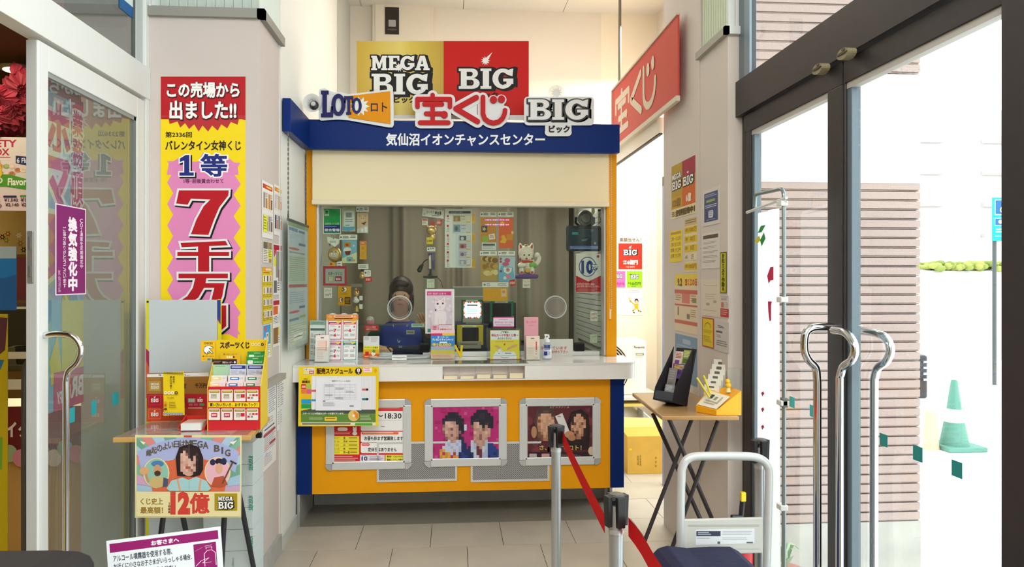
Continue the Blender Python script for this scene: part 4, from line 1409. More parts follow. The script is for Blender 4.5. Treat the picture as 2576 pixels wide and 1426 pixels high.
# middle column
e = empty('gold_bear_charm', GL.px(1085, 612), 'gold charm figure with red heart tag in a clear bag', 'figurine', 'charms hung in the window')
c0 = GL.px(1085, 582, -.03)
mk('body', MB().ball(c0 + V((0, 0, .008)), .034, .02, .03, GOLD, 16, 10).ball(c0 + V((.006, 0, -.035)), .022, .016, .028, GOLD).ball(c0 + V((-.026, 0, .034)), .008, .006, .008, GOLD).ball(c0 + V((.026, 0, .034)), .008, .006, .008, GOLD), e, smooth=60)
s = Sheet(GL, (1060, 522, 1118, 616), None)
s.poly([(1064, 523), (1117, 530), (1116, 550), (1062, 543)], '#e5e6e2').ell(1068, 538, 3, 3, '#b9bbb8').text('ローキク', 1073, 530, 1092, 537, '#44474a', .01).text('夢金運', 1094, 532, 1110, 540, '#33363a', .03).lines(1086, 542, 1112, 547, 1, '#6a6d70')
s.rect(1062, 550, 1076, 566, '#e8e5e2').rect(1063, 551, 1075, 555, '#c0383a').lines(1063, 558, 1074, 564, 2, '#a05a58').ell(1088, 561, 6, 6, '#c4402c').poly([(1097, 554), (1112, 552), (1110, 569), (1100, 567)], '#cf2f2c').lines(1099, 555, 1110, 565, 3, '#f1d5d0', .5).rect(1073, 597, 1089, 614, '#e6cf28').text('1,000', 1075, 603, 1087, 609, '#6a4a10', .03)
s.ell(1075, 576, 1.4, 1.6, '#4d3a16').ell(1091, 575, 1.4, 1.6, '#4d3a16')
mk('tags', s.pr, e, kind='stuff')
mk('lettering', s.tx, e, kind='stuff')
pack('charm_pack', 'slim navy and gold phone strap pack above the desk microphone', (1074, 622, 1095, 632), (1077, 636, 1094, 678), '#4f4b72', fn=lambda s, a, b, c, d: (s.poly([(1079, 644), (1084, 640), (1085, 676), (1079, 676)], '#cfc3a0'), s.rect(1086, 638, 1093, 655, '#6b6690'), s.ell(1081, 650, 2, 4, '#e4dcc4')), lines=1)


def f_list(s, a, b, c, d):
    s.rect(1129, 531, 1184, 537, '#27304c').text('主な当せん番号', 1134, 532, 1164, 536, '#cfd4e2', .0)
    s.rect(1139, 588, 1184, 672, '#dfe6ee').rect(1146, 588, 1153, 672, '#cfdcea')
    for k in range(6):
        y = 541 + (k * 24.5 if k < 3 else 49 + (k - 2) * 21)
        s.rect(1124, y, 1129, y + 5, '#b82f3a').lines(1124, y + 8, 1131, y + 20, 3, '#c08a8c', .3)
        x0 = 1139 if k < 2 else 1154
        y = (541, 563, 591, 611, 631, 652)[k]
        h = (20, 24, 18, 18, 18, 17)[k]
        s.rect(x0, y, 1184, y + h, '#9aa1a8').rect(x0 + .6, y + .6, 1183.4, y + h - .6, ('#d6d3bc', '#c9d3dc', '#cfd4dc', '#c9ccd6', '#d2d3de', '#cdd3da')[k])
        s.rect(x0 + 2, y + 2, x0 + 19, y + h - 4, ('#8a7448', '#7d97b4', '#565c68', '#b3777c', '#b5a6c4', '#9aa0b8')[k])
        s.ell(x0 + 9, y + h * .5, 4, h * .25, ('#b59a5c', '#4f6a54', '#c9ccd0', '#8a4450', '#7d6a94', '#d5c7c4')[k])
        s.rect(1173, y + h - 4, 1183, y + h - 1, '#e0b23a').lines(x0 + 21, y + 3, 1172, y + h - 5, 2, '#9a9ea4', .3)


e = empty('prize_list_poster', GL.px(1153, 673), 'tall white prize list poster with ticket pictures and yellow tabs', 'poster')
s = Sheet(GL, (1119, 525, 1187, 673), '#e4e8ea')
f_list(s, 0, 0, 0, 0)
s.done('list_sheet', parent=e)
for y0, y1 in ((540, 562), (587, 609), (652, 674)):
    s = Sheet(GL, (1187, y0, 1195, y1), '#e2aa18')
    s.lines(1189, y0 + 4, 1193, y1 - 4, 4, '#b5820e')
    s.done('index_tab', parent=e)

pack('charm_pack', 'orange charm pack with a patterned patch and price sticker', (1208, 533, 1249, 545), (1209, 547, 1248, 609), '#c8862a', fn=lambda s, a, b, c, d: (s.rect(1211, 568, 1226, 584, '#4d4468'), s.star(1218, 576, 6, 3, 5, '#c9c04a'), s.rect(1213, 593, 1229, 609, '#8cb23c'), s.poly([(1229, 590), (1244, 587), (1246, 601), (1231, 603)], '#e8e4e0'), s.lines(1232, 592, 1243, 600, 3, '#b5484a')))
simple('charm_slip', 'white printed slip below the patterned orange charm pack', 'paper', (1212, 610, 1248, 629), '#d9dee2', lambda s, a, b, c, d: (s.rect(1214, 613, 1245, 618, '#4a4f58'), s.lines(1214, 620, 1245, 627, 3, '#a5abb2')))
pack('charm_pack', 'red orange charm pack with two yellow chicks printed on it', (1252, 533, 1292, 545), (1255, 548, 1291, 624), '#e0662a', fn=lambda s, a, b, c, d: (s.text('金', 1258, 556, 1269, 568, '#e8c44a', .03), s.ell(1268, 604, 6, 8, '#e9b92c'), s.ell(1266, 596, 5, 5, '#e9b92c'), s.ell(1262, 608, 4, 3, '#e9b92c'), s.rect(1274, 589, 1290, 604, '#d9901c'), s.ell(1289, 585, 3, 4, '#ecc8a0')))
led = MB()
for k in range(15):
    for zz in (552, 564):
        led.pbox(GL, 1220 + k * 4.1, zz, 1222.6 + k * 4.1, zz + 2.4, .003, .0045, M(('#a65cff', '#c79bff', '#ff9cc8', '#d9a0ff')[(k * 3 + zz) % 4], .4, emit=1.6))
mk('led_strip', led, None, 'two rows of small lilac lights glowing across the orange charm packs', 'lights', kind='stuff')
pack('charm_pack', 'gold leaf charm pack with coins, left of the blue one', (1207, 631, 1250, 643), (1209, 645, 1250, 706), '#b89a52', fn=lambda s, a, b, c, d: [s.ell(1209 + 6 + (k * 13) % 33, 650 + (k * 17) % 50, 5 + k % 4, 5 + (k * 2) % 4, ('#cdb06a', '#9a7430', '#d9c488', '#7d5a2a', '#c4a24e', '#e2cf98')[k % 6], 10) for k in range(16)])
pack('charm_pack', 'blue and pink charm pack with a white pouch print, red tag below', (1253, 631, 1296, 643), (1255, 645, 1296, 708), '#b9cfe0', fn=lambda s, a, b, c, d: (s.rect(1257, 648, 1262, 654, '#b33a44'), s.rect(1257, 655, 1262, 661, '#b33a44'), s.ell(1276, 655, 7, 6, '#c05a86'), s.ell(1272, 664, 9, 5, '#c3617e'), s.poly([(1255, 680), (1262, 668), (1290, 672), (1296, 708), (1255, 708)], '#6fb4d8'), s.poly([(1266, 673), (1288, 673), (1286, 684), (1277, 689), (1268, 684)], '#e6ecee'), s.text('幸', 1273, 674, 1282, 684, '#b5335a', .03), s.ell(1278, 696, 8, 6, '#c98fae'), s.ell(1270, 699, 4, 4, '#e2dfe6'), s.ell(1260, 682, 3, 3, '#7d3a8a')))
s = Sheet(GL, (1281, 703, 1297, 720), None, off=.003)
s.poly([(1281, 705), (1295, 702), (1297, 717), (1284, 720)], '#c92d33').text('新発売', 1283, 708, 1295, 715, '#f1d6d2', .02)
o = mk('discount_tag', s.pr, None, 'small tilted red tag on the blue charm pack', 'tag')
mk('lettering', s.tx, o, kind='stuff')
simple('charm_pack', 'yellow envelope charm with white header card, above the green screens', 'package', (1215, 724, 1277, 757), '#e0a522', lambda s, a, b, c, d: (s.rect(1213, 710, 1279, 722, '#e6e7e4'), s.ell(1219, 716, 3, 3, '#8a8d8f'), s.lines(1224, 713, 1235, 720, 2, '#55585a'), s.lines(1252, 713, 1276, 720, 2, '#6d7073'), s.ell(1245, 740, 10, 11, '#c9921c'), s.ell(1245, 740, 9.4, 10.4, '#e0a522'), s.rect(1261, 727, 1274, 746, '#e6c8a0'), s.ell(1267, 734, 4, 4, '#d98a6a')), group='charms hung in the window')

# round speech discs
for cx, cy, rx, ry, lab, tint in ((1006, 774, 31, 34, 'clear round speech disc in the window in front of the clerk', 0.10), (1396, 772, 29, 31, 'clear round speech disc in the window beside the lucky cat', 0.22)):
    e = empty('speech_disc', GL.px(cx, cy + ry), lab, 'disc', 'speech discs in the window')
    c0 = V((GL.px(cx, cy).x, 4.898, GL.px(cx, cy).z))
    R = rx * 4.95 / F
    mk('rim', MB().lathe(c0, [(R * .86, 0), (R * .88, .016), (R * .97, .018), (R, .008), (R, 0)], glass('#e4e9ea', 1.0, .05, .45), 40, (0, -1, 0), cap=False), e, smooth=40)
    mk('inner_rim', MB().lathe(c0, [(R * .76, 0), (R * .765, .014), (R * .80, .014), (R * .81, 0)], glass('#e4e9ea', 1.0, .05, .3), 40, (0, -1, 0), cap=False), e, smooth=40)
    mk('diaphragm', MB().lathe(c0, [(R * .77, .002), (R * .77, .005)], glass('#fbf6f6', .3, .1, tint * .3), 40, (0, -1, 0)), e)

# desk microphone
e = empty('desk_microphone', GL.px(1083, 699), 'black gooseneck microphone on a flat base behind the glass', 'microphone')
S = front(5.02)
pz = S.px(1083, 699)
mk('base', MB().box(pz.x - .047, pz.y - .03, pz.z, pz.x + .047, pz.y + .03, pz.z + .014, BLACK), e, bevel=.004)
mk('stem', MB().lathe((pz.x, pz.y, pz.z + .012), [(.02, 0), (.008, .02), (.006, .06)], BLACK, 12), e, smooth=40)
pp = smooth_path([S.px(x, y) for x, y in ((1083, 690), (1083, 670), (1082, 655), (1074, 653), (1066, 659), (1062, 668))])
mk('gooseneck', MB().tube(pp, .0035, BLACK, 8), e, smooth=50)
mk('head', MB().tube([S.px(1064, 664), S.px(1060, 670), S.px(1054, 681), S.px(1052, 684)], [.006, .013, .016, .006], BLACK, 12), e, smooth=50)
mk('cable', MB().tube(smooth_path([S.px(1100, 698), S.px(1109, 708), S.px(1114, 724)]), .002, BLACK, 6), e)
mk('clear_shelf', MB().box(pz.x - .06, pz.y - .05, pz.z - .006, pz.x + .06, pz.y + .06, pz.z, ACRYL).box(pz.x - .05, pz.y + .04, .945, pz.x + .05, pz.y + .046, pz.z - .006, ACRYL), None, 'clear acrylic stand holding up the desk microphone', 'stand')

# lucky cat on its purple tray
S = front(5.0)
k_ = 5.0 / F
CW2 = M('#e9e4da', .35)
base = S.px(1331, 690)
e = empty('lucky_cat', base, 'white beckoning cat figurine with green bib and raised paw', 'figurine')
P_ = lambda x, y, dy=0.0: S.px(x, y) + V((0, dy, 0))
bd = MB().ball(P_(1330, 668), .045, .036, .055, CW2, 18, 12).ball(P_(1323, 636), .052, .044, .052, CW2, 20, 12)
bd.ball(P_(1323, 647, -.006), .046, .042, .03, CW2, 18, 10)
mk('body', bd, e, smooth=70)
for ex, tip in ((1309, 611), (1338, 611)):
    mk('ear', MB().tube([P_(ex + (3 if ex < 1320 else -3), 627), P_(ex, 618), P_(ex - (1 if ex < 1320 else -1), tip)], [.022, .014, .003], CW2, 10), e, smooth=60)
    mk('inner_ear', MB().tube([P_(ex + (2 if ex < 1320 else -2), 625, -.014), P_(ex, 618, -.010), P_(ex, 614, -.003)], [.009, .007, .002], M('#c0323c', .5), 8), e, smooth=60)
mk('raised_arm', MB().tube(smooth_path([P_(1342, 668, -.01), P_(1352, 660, -.012), P_(1356, 650, -.012), P_(1353, 643, -.012)]), .015, CW2, 10).ball(P_(1351, 642, -.014), .021, .018, .018, CW2), e, smooth=60)
mk('arm', MB().tube(smooth_path([P_(1311, 664, -.02), P_(1306, 668, -.04), P_(1314, 670, -.05)]), .014, CW2, 10).ball(P_(1315, 667, -.045), .018, .014, .014, CW2), e, smooth=60)
for fx in (1311, 1337):
    mk('foot', MB().ball(P_(fx, 681, -.035), .018, .02, .026, CW2), e, smooth=60)
    mk('sole_pad', MB().ball(P_(fx, 685, -.052), .008, .004, .009, M('#c8382f', .5), 10, 6), e, smooth=60)
mk('collar', MB().lathe(P_(1325, 660.5), [(.046, 0), (.05, .006), (.046, .012)], M('#cf3b22', .5), 20, sy=.85), e, smooth=40)
mk('bib', MB().ball(P_(1338, 667, -.012), .034, .034, .024, M('#7fc25a', .6), 14, 8), e, smooth=60)
mk('gold_coin', MB().lathe(P_(1325, 680, -.05), [(.0, 0), (.015, 0), (.015, .006), (.0, .006)], M('#c9a53a', .4, .3), 16, (0, -1, 0), sx=1.0, sy=1.0), e)
for ex in (1317, 1329):
    mk('eye', MB().ball(P_(ex, 642, -.0455), .0095, .006, .0095, M('#f4f2ec', .3), 12, 8).ball(P_(ex + .3, 642, -.051), .0055, .0035, .0055, M('#17140f', .2), 10, 6), e, smooth=60)
mk('mouth', MB().ball(P_(1323, 651, -.045), .008, .007, .006, M('#c0302a', .5), 10, 6), e, smooth=60)
mk('nose', MB().ball(P_(1323, 646.5, -.049), .003, .003, .0025, M('#d98a80', .5), 8, 5), e, smooth=60)
for ex in (1308.5, 1337.5):
    mk('cheek', MB().ball(P_(ex, 651, -.026), .006, .006, .008, M('#b5573f', .6), 8, 5), e, smooth=60)
mk('forehead_band', MB().ball(P_(1323, 617, -.012), .014, .02, .005, M('#d3b13c', .5), 10, 6).ball(P_(1323, 617, -.014), .006, .02, .007, M('#2d2517', .5), 8, 5), e, smooth=60)
tr = empty('purple_tray', base - V((0, 0, .03)), 'purple rounded tray on a clear pillar under the lucky cat', 'shelf')
pz = base
mk('tray', MB().box(pz.x - .115, pz.y - .05, pz.z - .028, pz.x + .06, pz.y + .07, pz.z, M('#5c3a86', .35)), tr, bevel=.012)
mk('clear_pillar', MB().box(pz.x - .018, pz.y, .945, pz.x + .018, pz.y + .02, pz.z - .028, ACRYL), tr)
mk('clear_base', MB().box(pz.x - .05, pz.y - .03, .945, pz.x + .05, pz.y + .05, .955, ACRYL), tr)

# tablet on its suction mount
e = empty('display_tablet', GL.px(1468, 632), 'dark tablet screen hanging inside the window\'s upper corner', 'tablet')
S = front(4.95)
a0, b1 = S.uv(1423, 568)
a1, b0 = S.uv(1511, 632)
r = .016
ol = arc(a1 - r, b0 + r, r, r, -90, 0, 4) + arc(a1 - r, b1 - r, r, r, 0, 90, 4) + arc(a0 + r, b1 - r, r, r, 90, 180, 4) + arc(a0 + r, b0 + r, r, r, 180, 270, 4)
mk('case', MB().prism(S, ol, 0, .012, M('#1b1d22', .25), M('#8d9296', .4)), e)
s = Sheet(S, (1431, 575, 1504, 628), '#31414f', .0004, off=.012)
s.rect(1433, 619, 1504, 626, '#7d92d6').lines(1438, 620, 1498, 625, 2, '#4d62a8').rect(1438, 584, 1454, 591, '#3f8d9c').lines(1439, 585, 1452, 590, 1, '#52b4c0').poly([(1462, 603), (1478, 600), (1474, 606), (1462, 607)], '#66758c').ell(1496, 612, 2, 3, '#aab4bc').lines(1463, 577, 1490, 598, 4, '#45566a').poly([(1482, 577), (1494, 577), (1488, 585)], '#56687a')
s.done('screen', parent=e)
mt = empty('suction_mount', GL.px(1474, 570), 'grey suction mount with black claws above the tablet', 'bracket')
c0 = S.px(1474, 548, -.02)
mk('disc', MB().lathe(c0, [(.054, 0), (.05, .012), (.036, .016), (.03, .026), (.0, .028)], M('#6b6e6e', .35), 24, (0, -1, 0)), mt, smooth=40)
for sg_, x in ((-1, 1449), (1, 1493)):
    mk('claw', MB().tube([S.px(x, 546), S.px(x + sg_ * 1, 560), S.px(x - sg_ * 8, 568), S.px(x - sg_ * 16, 570)], .009, BLACK, 8), mt, smooth=40)
    mk('hook', MB().tube([S.px(x - sg_ * 1, 524), S.px(x - sg_ * 1, 534), S.px(x - sg_ * 1, 540)], [.010, .012, .004], M('#cfc9b4', .4), 10), mt, smooth=40)
mk('charger_cable', MB().tube(smooth_path([S.px(1509, 530), S.px(1509, 545), S.px(1511, 556), S.px(1506, 562), S.px(1499, 568)]), .002, BLACK, 6).box(S.px(1505, 532).x, 4.95, S.px(1505, 532).z, S.px(1512, 526).x, 4.97, S.px(1512, 526).z, BLACK), None, 'black charger plug and thin cable beside the suction mount', 'cable')


def f_ten(s, a, b, c, d):
    s.poly([(1449, 693), (1480, 708), (1511, 693), (1511, 734), (1449, 734)], '#c31f2c')
    s.ell(1478, 671, 22, 25, '#23408f', 32).ell(1478, 671, 20, 23, '#e2e5ea', 32)
    s.rrect(1488, 664, 1506, 680, 8, '#23408f').text('10', 1464, 657, 1491, 687, '#1f3f96', .05).text('万円', 1489, 667, 1505, 677, '#e9ecf2', .05)
    s.rect(1501, 642, 1507, 648, '#b3252c').text('10万円以下の当せん金は、', 1451, 711, 1496, 717, '#efd6d4', .02).text('当売り場でお受け取れになります。', 1451, 718, 1508, 723, '#efd6d4', .02).lines(1452, 726, 1507, 732, 2, '#dc8f90')


simple('prize_limit_sign', 'white and red sign with blue ring and 10 under the tablet', 'sign', (1449, 638, 1511, 735), '#e2e4e6', f_ten, th=.003)


# cat poster
def f_cat(s, a, b, c, d):
    s.rect(1074, 731, 1138, 835, '#d9cfd8').rect(1074, 733, 1135, 743, '#d13a86').text('ねがい まねきネコ になーれ', 1077, 735.5, 1122, 740.5, '#f4dfe9', .02)
    random.seed(3)
    for k in range(26):
        s.ell(random.uniform(1078, 1134), random.uniform(748, 822), random.uniform(2, 6), random.uniform(2, 5), random.choice(('#e4dbe3', '#cfc3d0', '#e9e2e8', '#d3c4d0')), 9)
    F_ = '#f0e7ec'
    s.poly([(1092, 822), (1090, 796), (1095, 782), (1104, 776), (1114, 778), (1122, 786), (1124, 800), (1120, 822)], F_)
    s.poly([(1086, 815), (1083, 795), (1090, 784), (1095, 790), (1092, 820)], '#e2d5dd')
    s.ell(1107, 768, 13, 14, F_).poly([(1095, 764), (1096, 745), (1106, 757)], F_).poly([(1108, 757), (1119, 746), (1119, 764)], F_).poly([(1097, 759), (1098, 749), (1103, 757)], '#e6bfca').poly([(1112, 757), (1117, 750), (1117, 759)], '#e6bfca')
    s.ell(1101, 764, 3, 2.8, '#a9a2b0').ell(1101, 764, 2, 2.2, '#4d3b48').ell(1114, 763, 2.8, 2.6, '#a9a2b0').ell(1114, 763, 1.9, 2.1, '#4d3b48').poly([(1105, 771), (1109, 771), (1107, 773)], '#d99aa6').line([(1107, 773), (1107, 775)], .6, '#c9a0aa')
    s.line([(1096, 784), (1107, 780), (1118, 783)], 1, '#d9c6d2').ell(1096, 780, 2, 2.4, '#6a5060').line([(1103, 800), (1103, 820)], .7, '#d9cbd4').line([(1111, 800), (1111, 820)], .7, '#d9cbd4')
    s.rect(1104, 817, 1137, 834, '#efdfe4').lines(1108, 821, 1135, 823, 1, '#cfa0aa').text('金運招福のまねき', 1107, 826, 1136, 831, '#c03a50', .03).rect(1104, 816, 1137, 817.5, '#b5405a').rect(1076, 827, 1083, 835, '#2f8a76')


simple('white_cat_poster', 'white framed poster of a white kitten taped in mid window', 'poster', (1070, 727, 1143, 839), '#ecebe9', f_cat, S=front(4.896), th=.0012)
# ================================================================= clerk and machines inside the booth


def skin(name, pts, edges, m, parent=None, sub=2, **k):
    """one continuous surface grown over a skeleton: pts = [(x, y, z, radius or (rx, ry))]"""
    me = bpy.data.meshes.new(name)
    base = _base[parent.name] if parent else V((pts[0][0], pts[0][1], 0))
    me.from_pydata([tuple(V(p[:3]) - base) for p in pts], edges, [])
    me.materials.append(m)
    o = bpy.data.objects.new(name, me)
    COL.objects.link(o)
    _base[o.name] = base
    if parent:
        o.parent = parent
    else:
        o.location = base
    md = o.modifiers.new('skin', 'SKIN')
    md.use_smooth_shade = True
    md.branch_smoothing = 0.6
    if not me.skin_vertices:
        me.attributes.new('skin', 'FLOAT', 'POINT')
    for i, p in enumerate(pts):
        r = p[3] if isinstance(p[3], tuple) else (p[3], p[3])
        me.skin_vertices[0].data[i].radius = r
        me.skin_vertices[0].data[i].use_root = (i == 0)
    s = o.modifiers.new('sub', 'SUBSURF')
    s.levels = s.render_levels = sub
    return tag(o, **k)


SK = M('#c99a80', .5)
cx, cy = -0.352, 5.28
J = dict(pel=(cx, cy, .60, .13), sp=(cx, cy - .02, .80, .12), ch=(cx, cy - .03, 1.03, (.15, .11)), nk=(cx, cy - .03, 1.18, .05), nk2=(cx, cy - .045, 1.235, .05), hd=(cx, cy - .06, 1.31, (.068, .085)), hd2=(cx, cy - .055, 1.38, (.070, .09)), hd3=(cx, cy - .05, 1.44, (.05, .06)),
         sl=(cx - .15, cy - .03, 1.12, .055), el=(cx - .21, cy - .06, .99, .042), wl=(cx - .13, cy - .24, 1.0, .026), hl=(cx - .105, cy - .285, 1.0, (.035, .018)),
         sr=(cx + .15, cy - .03, 1.12, .055), er=(cx + .215, cy - .08, 1.0, .042), wr=(cx + .19, cy - .20, 1.12, .026), hr=(cx + .175, cy - .225, 1.155, (.033, .018)),
         kl=(cx - .10, cy - .20, .56, .07), al=(cx - .10, cy - .16, .10, .045), tl=(cx - .10, cy - .26, .035, .035), kr=(cx + .10, cy - .20, .56, .07), ar=(cx + .10, cy - .16, .10, .045), tr=(cx + .10, cy - .26, .035, .035))
nm = list(J)
ed = [('pel', 'sp'), ('sp', 'ch'), ('ch', 'nk'), ('nk', 'nk2'), ('nk2', 'hd'), ('hd', 'hd2'), ('hd2', 'hd3'), ('ch', 'sl'), ('sl', 'el'), ('el', 'wl'), ('wl', 'hl'), ('ch', 'sr'), ('sr', 'er'), ('er', 'wr'), ('wr', 'hr'), ('pel', 'kl'), ('kl', 'al'), ('al', 'tl'), ('pel', 'kr'), ('kr', 'ar'), ('ar', 'tr')]
pts = [J[k] for k in nm]
edges = [(nm.index(a), nm.index(b)) for a, b in ed]
for h, sgn, dirv in (('hl', 1, V((.25, -.6, -.25))), ('hr', -1, V((-.25, -.4, .7)))):
    hx = V(J[h][:3])
    dv = dirv.normalized()
    sd = V((0, 0, 1)).cross(dv).normalized() if h == 'hl' else V((1, .2, .2)).normalized()
    for f, (off, ln) in enumerate(((-.026, .062), (-.009, .072), (.009, .068), (.026, .054))):
        i = len(pts)
        p0 = hx + sd * off + dv * .022
        p1 = p0 + dv * ln * .55
        p2 = p1 + (dv + V((0, .5, -.5)) * .6).normalized() * ln * .5
        pts += [(*p0, .0095), (*p1, .009), (*p2, .007)]
        edges += [(nm.index(h), i), (i, i + 1), (i + 1, i + 2)]
    i = len(pts)
    p0 = hx + sd * .032 * sgn - dv * .015
    p1 = p0 + sd * .022 * sgn + dv * .025
    p2 = p1 + dv * .03
    pts += [(*p0, .012), (*p1, .010), (*p2, .008)]
    edges += [(nm.index(h), i), (i, i + 1), (i + 1, i + 2)]
pe = skin('person', pts, edges, SK, None, 2, label='seated person with dark hair, green shirt and blue vest behind the window', cat='person')
q = lambda k, g=.012: (*J[k][:3], tuple(x + g for x in (J[k][3] if isinstance(J[k][3], tuple) else (J[k][3],) * 2)))
skin('shirt', [(cx, cy - .03, 1.03, (.15, .10)), (*(V(J['nk'][:3]) - V((0, 0, .03))), .062), q('sl'), q('el'), (*(V(J['el'][:3]) * .25 + V(J['wl'][:3]) * .75), .04), q('sr'), q('er'), (*(V(J['er'][:3]) * .25 + V(J['wr'][:3]) * .75), .04), q('sp', .01)], [(0, 1), (0, 2), (2, 3), (3, 4), (0, 5), (5, 6), (6, 7), (0, 8)], M('#1f4a3c', .8), pe)
mk('vest', MB().lathe((cx, cy - .03, .0), [(.15, .58), (.158, .7), (.15, .85), (.168, .98), (.17, 1.06), (.14, 1.135), (.085, 1.165)], M('#2b3f9e', .8), 24, sy=.82), pe, smooth=60)
mk('lanyard', MB().tube([(cx - .05, cy - .13, 1.15), (cx - .01, cy - .172, 1.03)], .003, M('#c9ccd4', .6), 6).tube([(cx + .05, cy - .13, 1.15), (cx - .005, cy - .172, 1.03)], .003, M('#c9ccd4', .6), 6), pe)
skin('trousers', [q('pel', .012), q('kl', .012), (*(V(J['kl'][:3]) * .3 + V(J['al'][:3]) * .7), .065), q('kr', .012), (*(V(J['kr'][:3]) * .3 + V(J['ar'][:3]) * .7), .065)], [(0, 1), (1, 2), (0, 3), (3, 4)], M('#22242e', .8), pe)
HR = M('#2a1d1c', .45)
hb = MB().ball((cx, cy - .03, 1.385), .083, .105, .095, HR, 20, 12)
hb.ball((cx - .068, cy - .035, 1.31), .02, .055, .085, HR).ball((cx + .068, cy - .035, 1.31), .02, .055, .085, HR).ball((cx, cy + .03, 1.29), .075, .05, .10, HR)
hb.ball((cx, cy - .108, 1.425), .06, .03, .035, HR)
mk('hair', hb, pe, smooth=70)
fy = cy - .150
fm = MB()
for sx_ in (-1, 1):
    fm.ball((cx + sx_ * .032, fy + .006, 1.350), .010, .006, .0045, M('#e9e4e0', .4), 10, 6).ball((cx + sx_ * .032, fy - .001, 1.350), .0055, .004, .0045, M('#241a18', .3), 8, 6)
mk('eyes', fm, pe, smooth=60)
mk('nose', MB().tube([(cx, fy + .006, 1.345), (cx, fy - .008, 1.325), (cx, fy + .004, 1.318)], [.006, .011, .008], SK, 8), pe, smooth=60)
mk('mouth', MB().ball((cx, fy + .010, 1.288), .022, .008, .006, M('#a8605a', .5), 12, 6), pe, smooth=60)
mk('ears', MB().ball((cx - .072, cy - .055, 1.34), .012, .022, .03, SK, 10, 6).ball((cx + .072, cy - .055, 1.34), .012, .022, .03, SK, 10, 6), pe, smooth=60)
s = Sheet(front(5.12), (1022, 830, 1043, 841), '#d9d9d4')
s.text('気仙沼', 1025, 833, 1039, 838, '#3b3f48', .02)
s.done('name_badge', parent=pe)

st = empty('stool', (cx, cy + .03, 0), 'round grey stool under the seated person behind the counter', 'stool')
mk('seat', MB().lathe((cx, cy + .03, .40), [(.16, 0), (.17, .03), (.15, .06)], M('#4a4c52', .7), 24), st, smooth=50)
mk('post', MB().lathe((cx, cy + .03, .02), [(.025, 0), (.025, .38)], CHROME, 16), st, smooth=50)
mk('foot', MB().lathe((cx, cy + .03, 0), [(.18, 0), (.18, .01), (.03, .03)], CHROME, 24), st, smooth=40)
IN = 0.945
# dark bag on the inner counter
mb = MB().box(-.52, 5.00, IN, -.17, 5.06, IN + .072, M('#151b3c', .7))
bgo = mk('navy_case', mb, None, 'dark navy case with a small cat print standing behind the counter tray', 'case', bevel=.022)
s = Sheet(front(4.998), (1000, 866, 1016, 876), None)
s.d = .001
s.poly([(1003, 875), (1003, 868), (1006, 870), (1009, 870), (1012, 868), (1012, 875)], '#7d86b0')
mk('print', s.pr, bgo, kind='stuff')
mk('glass_shelf', MB().box(-.62, 4.93, 1.155, -.10, 5.02, 1.163, glass('#dcebe2', .6, 0, .04)).box(-.62, 4.93, .945, -.612, 5.02, 1.155, ACRYL).box(-.108, 4.93, .945, -.10, 5.02, 1.155, ACRYL), None, 'green edged glass shelf inside the window in front of the clerk', 'shelf')
simple('shelf_label', 'small pale green label strip on the glass shelf edge', 'label', (1035, 814, 1068, 823), '#bfe0d6', lambda s, a, b, c, d: s.lines(1038, 816, 1065, 822, 1, '#6a9488', .5), S=front(4.928))
c0 = front(4.97).px(931, 804)
e = empty('round_pot', (c0.x, 4.975, 1.163), 'small round clear pot with pink base standing on the glass shelf', 'pot')
mk('base', MB().lathe((c0.x, 4.975, 1.163), [(.024, 0), (.027, .004), (.027, .022), (.025, .024)], M('#e08aa0', .5), 20), e, smooth=40)
mk('lid', MB().lathe((c0.x, 4.975, 1.187), [(.027, 0), (.027, .006), (.02, .02), (.008, .026), (.001, .027)], glass('#e6dcd6', 1, .05, .4), 20), e, smooth=60)

# terminals
NVB = M('#20263f', .5)


